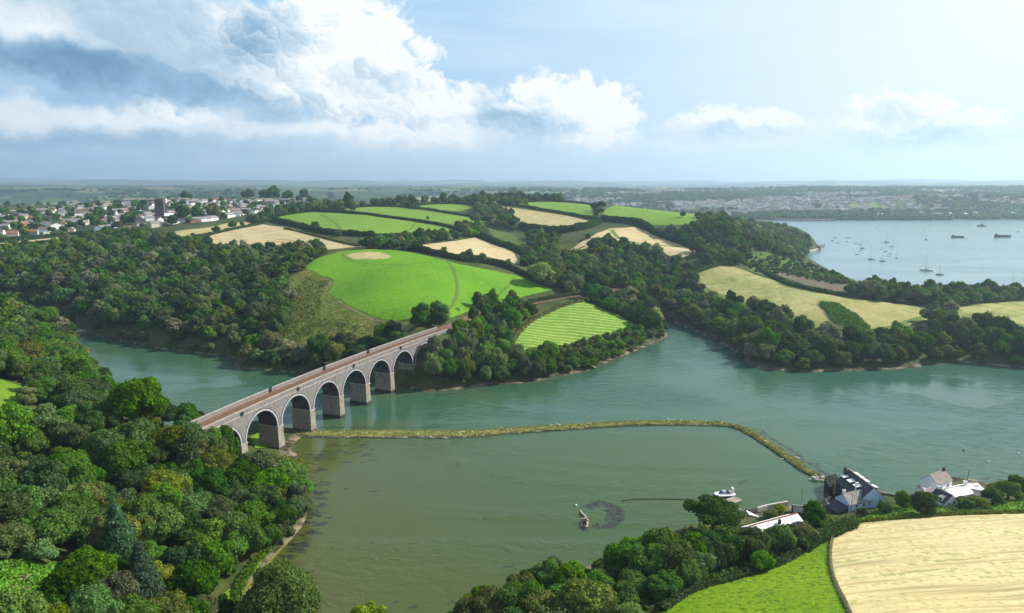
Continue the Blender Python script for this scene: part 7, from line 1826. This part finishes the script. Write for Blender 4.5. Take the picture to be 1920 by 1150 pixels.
def boat(name, x, y, rz, L, hullm, label, group, mast=0.0, cabin=True):
    e = empty(name, (x, y, 0), rz); tag(e, label, 'boat' if name != 'sailing_yacht' else 'yacht', group)
    B = L * .32; fb = L * .105
    mb, nd = hull_mesh(L, B, fb); me = mesh_np('hull', mb.v, mb.f); me.materials.append(hullm); me.materials.append(M_DECK)
    for i, p in enumerate(me.polygons): p.material_index = 1 if i >= nd else 0
    link('hull', me, None, e)
    if cabin:
        c = MB(); c.hull8([(-L * .12, -B * .26, fb), (L * .2, -B * .2, fb), (L * .2, B * .2, fb), (-L * .12, B * .26, fb), (-L * .10, -B * .22, fb + L * .075), (L * .13, -B * .16, fb + L * .07), (L * .13, B * .16, fb + L * .07), (-L * .10, B * .22, fb + L * .075)])
        co = c.build('cabin', M_HULLW, e); g = MB()
        for s in (-1, 1): g.hull8([(-L * .08, s * B * .245, fb + L * .025), (L * .12, s * B * .20, fb + L * .025), (L * .12, s * B * .215, fb + L * .025), (-L * .08, s * B * .26, fb + L * .025), (-L * .08, s * B * .23, fb + L * .055), (L * .12, s * B * .19, fb + L * .055), (L * .12, s * B * .205, fb + L * .055), (-L * .08, s * B * .245, fb + L * .055)])
        g.build('cabin_window', M_GLASS, co)
    if mast:
        m = MB(); m.tube([(L * .08, 0, fb), (L * .08, 0, mast)], [.13, .1], 6); m.tube([(L * .08, -B * .3, mast * .6), (L * .08, B * .3, mast * .6)], .04, 5); mo = m.build('mast', M_ALU, e)
        b = MB(); b.tube([(L * .07, 0, fb + L * .13), (-L * .36, 0, fb + L * .12)], .09, 6); b.build('boom', M_ALU, e)
        sv = MB(); sv.tube([(L * .06, 0, fb + L * .145), (-L * .33, 0, fb + L * .135)], .17, 6); sv.build('furled_sail', simple_sail, e)
        st_ = MB(); st_.tube([(L * .49, 0, fb * 1.4), (L * .08, 0, mast * .97)], .03, 4); st_.tube([(-L * .49, 0, fb), (L * .08, 0, mast * .97)], .03, 4)
        for s in (-1, 1): st_.tube([(L * .06, s * B * .48, fb), (L * .08, 0, mast * .95)], .03, 4)
        st_.build('rigging', M_ALU, e)
    elif cabin:
        ob = MB(); ob.hull8([(-L * .55, -.2, -.1), (-L * .49, -.2, -.1), (-L * .49, .2, -.1), (-L * .55, .2, -.1), (-L * .56, -.2, fb + .5), (-L * .49, -.2, fb + .5), (-L * .49, .2, fb + .5), (-L * .56, .2, fb + .5)]); ob.build('outboard_motor', M_IRON, e)
    return e
simple_sail = simple('blue_sail_cover', (.08, .11, .20), .8, .2, .2, 2)
def z4(X, Y): return 1400 + X / 3.594, 320 + Y / 3.594
YA = [(838,600,520,'d','near dark hulled yacht left of the middle of the anchorage'),(914,612,540,'d','dark hulled yacht nearest right of the front dark yacht'),(777,525,465,'d','dark hulled yacht among the white boats at the left'),(943,485,420,'d','dark yacht farthest out in the anchorage'),(981,510,470,'w','white yacht right of the farthest dark yacht'),(1010,590,540,'w','white yacht at the right side of the anchorage'),(1210,675,575,'w','largest white yacht alone near the tree row'),(1300,703,640,'d','dark yacht right of the largest white yacht'),(1795,770,695,'d','dark yacht at far right just above the trees')]
for X, Y, T, hc, lab in YA:
    px, py = z4(X, Y); x, y, _ = at(px, py); sc_ = math.hypot(x, y, CAMH) / FPX; mh = (Y - T) / 3.594 * sc_
    L = max(5.5, mh * .5) * (1.3 if 'largest' in lab else .95)
    boat('sailing_yacht', x, y, R(165) + gt.normal() * .25, L, M_HULLD if hc == 'd' else M_HULLW, lab, 'yachts moored in the estuary', mh)
MO = [(578,472,'d','dark motor boat nearest the headland'),(594,455,'d','dark motor boat just beyond the one nearest the headland'),(614,490,'w','white motor boat off the headland'),(674,480,'w','white motor boat left of the yacht group'),(683,456,'d','dark motor boat behind the white one left of the yachts'),(740,490,'w','white motor boat in a line of three by the yachts'),(762,497,'w','second white motor boat in the line by the yachts'),(770,536,'w','white motor boat in front of the dark yacht at the left'),(757,546,'w','white motor boat lowest in the left group'),(907,530,'w','white motor boat in the middle of the anchorage'),(935,547,'d','dark motor boat in the middle of the anchorage'),(968,516,'w','white motor boat behind the middle of the anchorage'),(968,561,'w','white motor boat right of the dark boat in the middle'),(957,576,'w','white motor boat nearest in the middle group'),(870,393,'w','white motor boat alone near the far shore'),(1190,402,'d','dark small boat near the far shore right of the lone white one'),(743,566,'d','tiny dinghy in front of the left group'),(828,408,'d','tiny dark boat left of the lone white one near the far shore'),(995,377,'d','tiny dark boat closest to the far shore'),(402,400,'d','tiny dark boat behind the headland trees'),(1477,457,'d','small dark launch at the end of the left barge'),(1490,378,'d','small dark launch left of the grey ship'),(1830,413,'d','small dark launch beyond the right barge')]
for X, Y, hc, lab in MO:
    px, py = z4(X, Y); x, y, _ = at(px, py); boat('motor_boat', x, y, R(170) + gt.normal() * .3, 6.2 if 'tiny' not in lab else 5, M_HULLD if hc == 'd' else M_HULLW, lab, 'motor boats moored in the estuary', 0)
for px, py, L, hc, T, lab in [(150,622,9,'w',26,'white yacht moored up the creek at the left'),(106,612,9,'w',22,'yacht half hidden behind trees up the creek'),(97,608,9,'w',22,'second yacht half hidden behind trees up the creek')]:
    x, y, _ = at(px, py); boat('sailing_yacht', x, y, R(200), L, M_HULLW, lab, 'yachts moored up the creek', T * math.hypot(x, y, CAMH) / FPX)
for px, py, L, hm, cb, lab in [(166,621,5.5,M_HULLT,True,'teal motor boat beside the white yacht up the creek'),(131,618,4.5,M_HULLW,False,'small white dinghy left of the white yacht'),(117,619,5,M_HULLW,False,'white open boat behind the tree tops up the creek'),(124,614,4,M_HULLD,False,'dark dinghy behind the white open boats')]:
    x, y, _ = at(px, py); boat('motor_boat' if cb else 'dinghy', x, y, R(190) + gt.normal() * .2, L, hm, lab, 'small boats up the creek', 0, cb)
for i, (X, Y, Wp, lab) in enumerate([(1420,452,70,'dark barge with a raised stern left of the other barge'),(1722,449,88,'dark barge farther right with a high stern house')]):
    px, py = z4(X, Y); x, y, _ = at(px, py); L = Wp / 3.594 * math.hypot(x, y, CAMH) / FPX; e = empty('barge', (x, y, 0), R(178)); tag(e, lab, 'barge', 'moored barges')
    mb, nd = hull_mesh(L, L * .2, L * .11, 1, .1); mb.build('hull', M_SHIP, e, fix=False)
    m = MB(); m.box(L * .30, L * .42, -L * .07, L * .07, L * .11, L * .21); m.build('deckhouse', M_SHIPG, e)
    m = MB(); m.box(-L * .35, L * .25, -L * .075, L * .075, L * .11, L * .135); m.build('hatch_cover', M_IRON, e)
    m = MB(); m.tube([(L * .36, 0, L * .2), (L * .36, 0, L * .33)], .25, 6); m.build('mast', M_IRON, e)
px, py = z4(1585, 377); x, y, _ = at(px, py); L = 50 / 3.594 * math.hypot(x, y, CAMH) / FPX; e = empty('ship', (x, y, 0), R(176)); tag(e, 'grey ship with a central mast near the far shore', 'ship')
mb, nd = hull_mesh(L, L * .22, L * .12, 1, .25); mb.build('hull', M_SHIP, e, fix=False)
m = MB(); m.box(-L * .15, L * .15, -L * .08, L * .08, L * .12, L * .24); m.box(-L * .02, L * .12, -L * .06, L * .06, L * .242, L * .33); m.build('superstructure', M_SHIPG, e)
m = MB(); m.tube([(L * .02, 0, L * .32), (L * .02, 0, L * .52)], [L * .02, L * .008], 6); m.tube([(L * .02, -L * .05, L * .44), (L * .02, L * .05, L * .44)], L * .006, 5); m.build('mast', M_SHIPG, e)
for px, py, lab in [(1852, 866, 'white mooring buoy off the white houses'), (1807, 845.5, 'dark mooring buoy off the white houses'), (1909, 851, 'white mooring buoy near the right edge'), (z4(1210, 467)[0], z4(1210, 467)[1], 'large dark buoy in the middle of the estuary')]:
    x, y, _ = at(px, py); r = .42 if 'large' not in lab else 2; m = MB(); m.tube([(x, y, -r * .5), (x, y, 0), (x, y, r * .6), (x, y, r * 1.1), (x, y, r * 1.25)], [r * .5, r, r * .95, r * .5, r * .1], 12)
    tag(m.build('mooring_buoy', M_TRIM if 'dark' not in lab else M_IRON, smooth=True), lab, 'buoy', 'mooring buoys')
# ------------------------------------------------------------------ air
M_HAZE = bpy.data.materials.new('haze_air'); M_HAZE.use_nodes = True
t = NT(M_HAZE.node_tree); t.n.clear()
out = t.new('ShaderNodeOutputMaterial'); pv = t.new('ShaderNodeVolumePrincipled')
pv.inputs['Color'].default_value = (.60, .82, 1.0, 1)
pv.inputs['Density'].default_value = 1.0e-4
pv.inputs['Anisotropy'].default_value = 0.4
pv.inputs['Density Attribute'].default_value = ''
try: M_HAZE.cycles.homogeneous_volume = True
except Exception: pass
t.l.new(pv.outputs[0], out.inputs['Volume'])
hb = MB(); hb.box(-25000, 25000, -680, 25500, -6, 470)
tag(hb.build('haze', M_HAZE), 'pale blue haze over the distant hills', 'haze', kind='stuff')
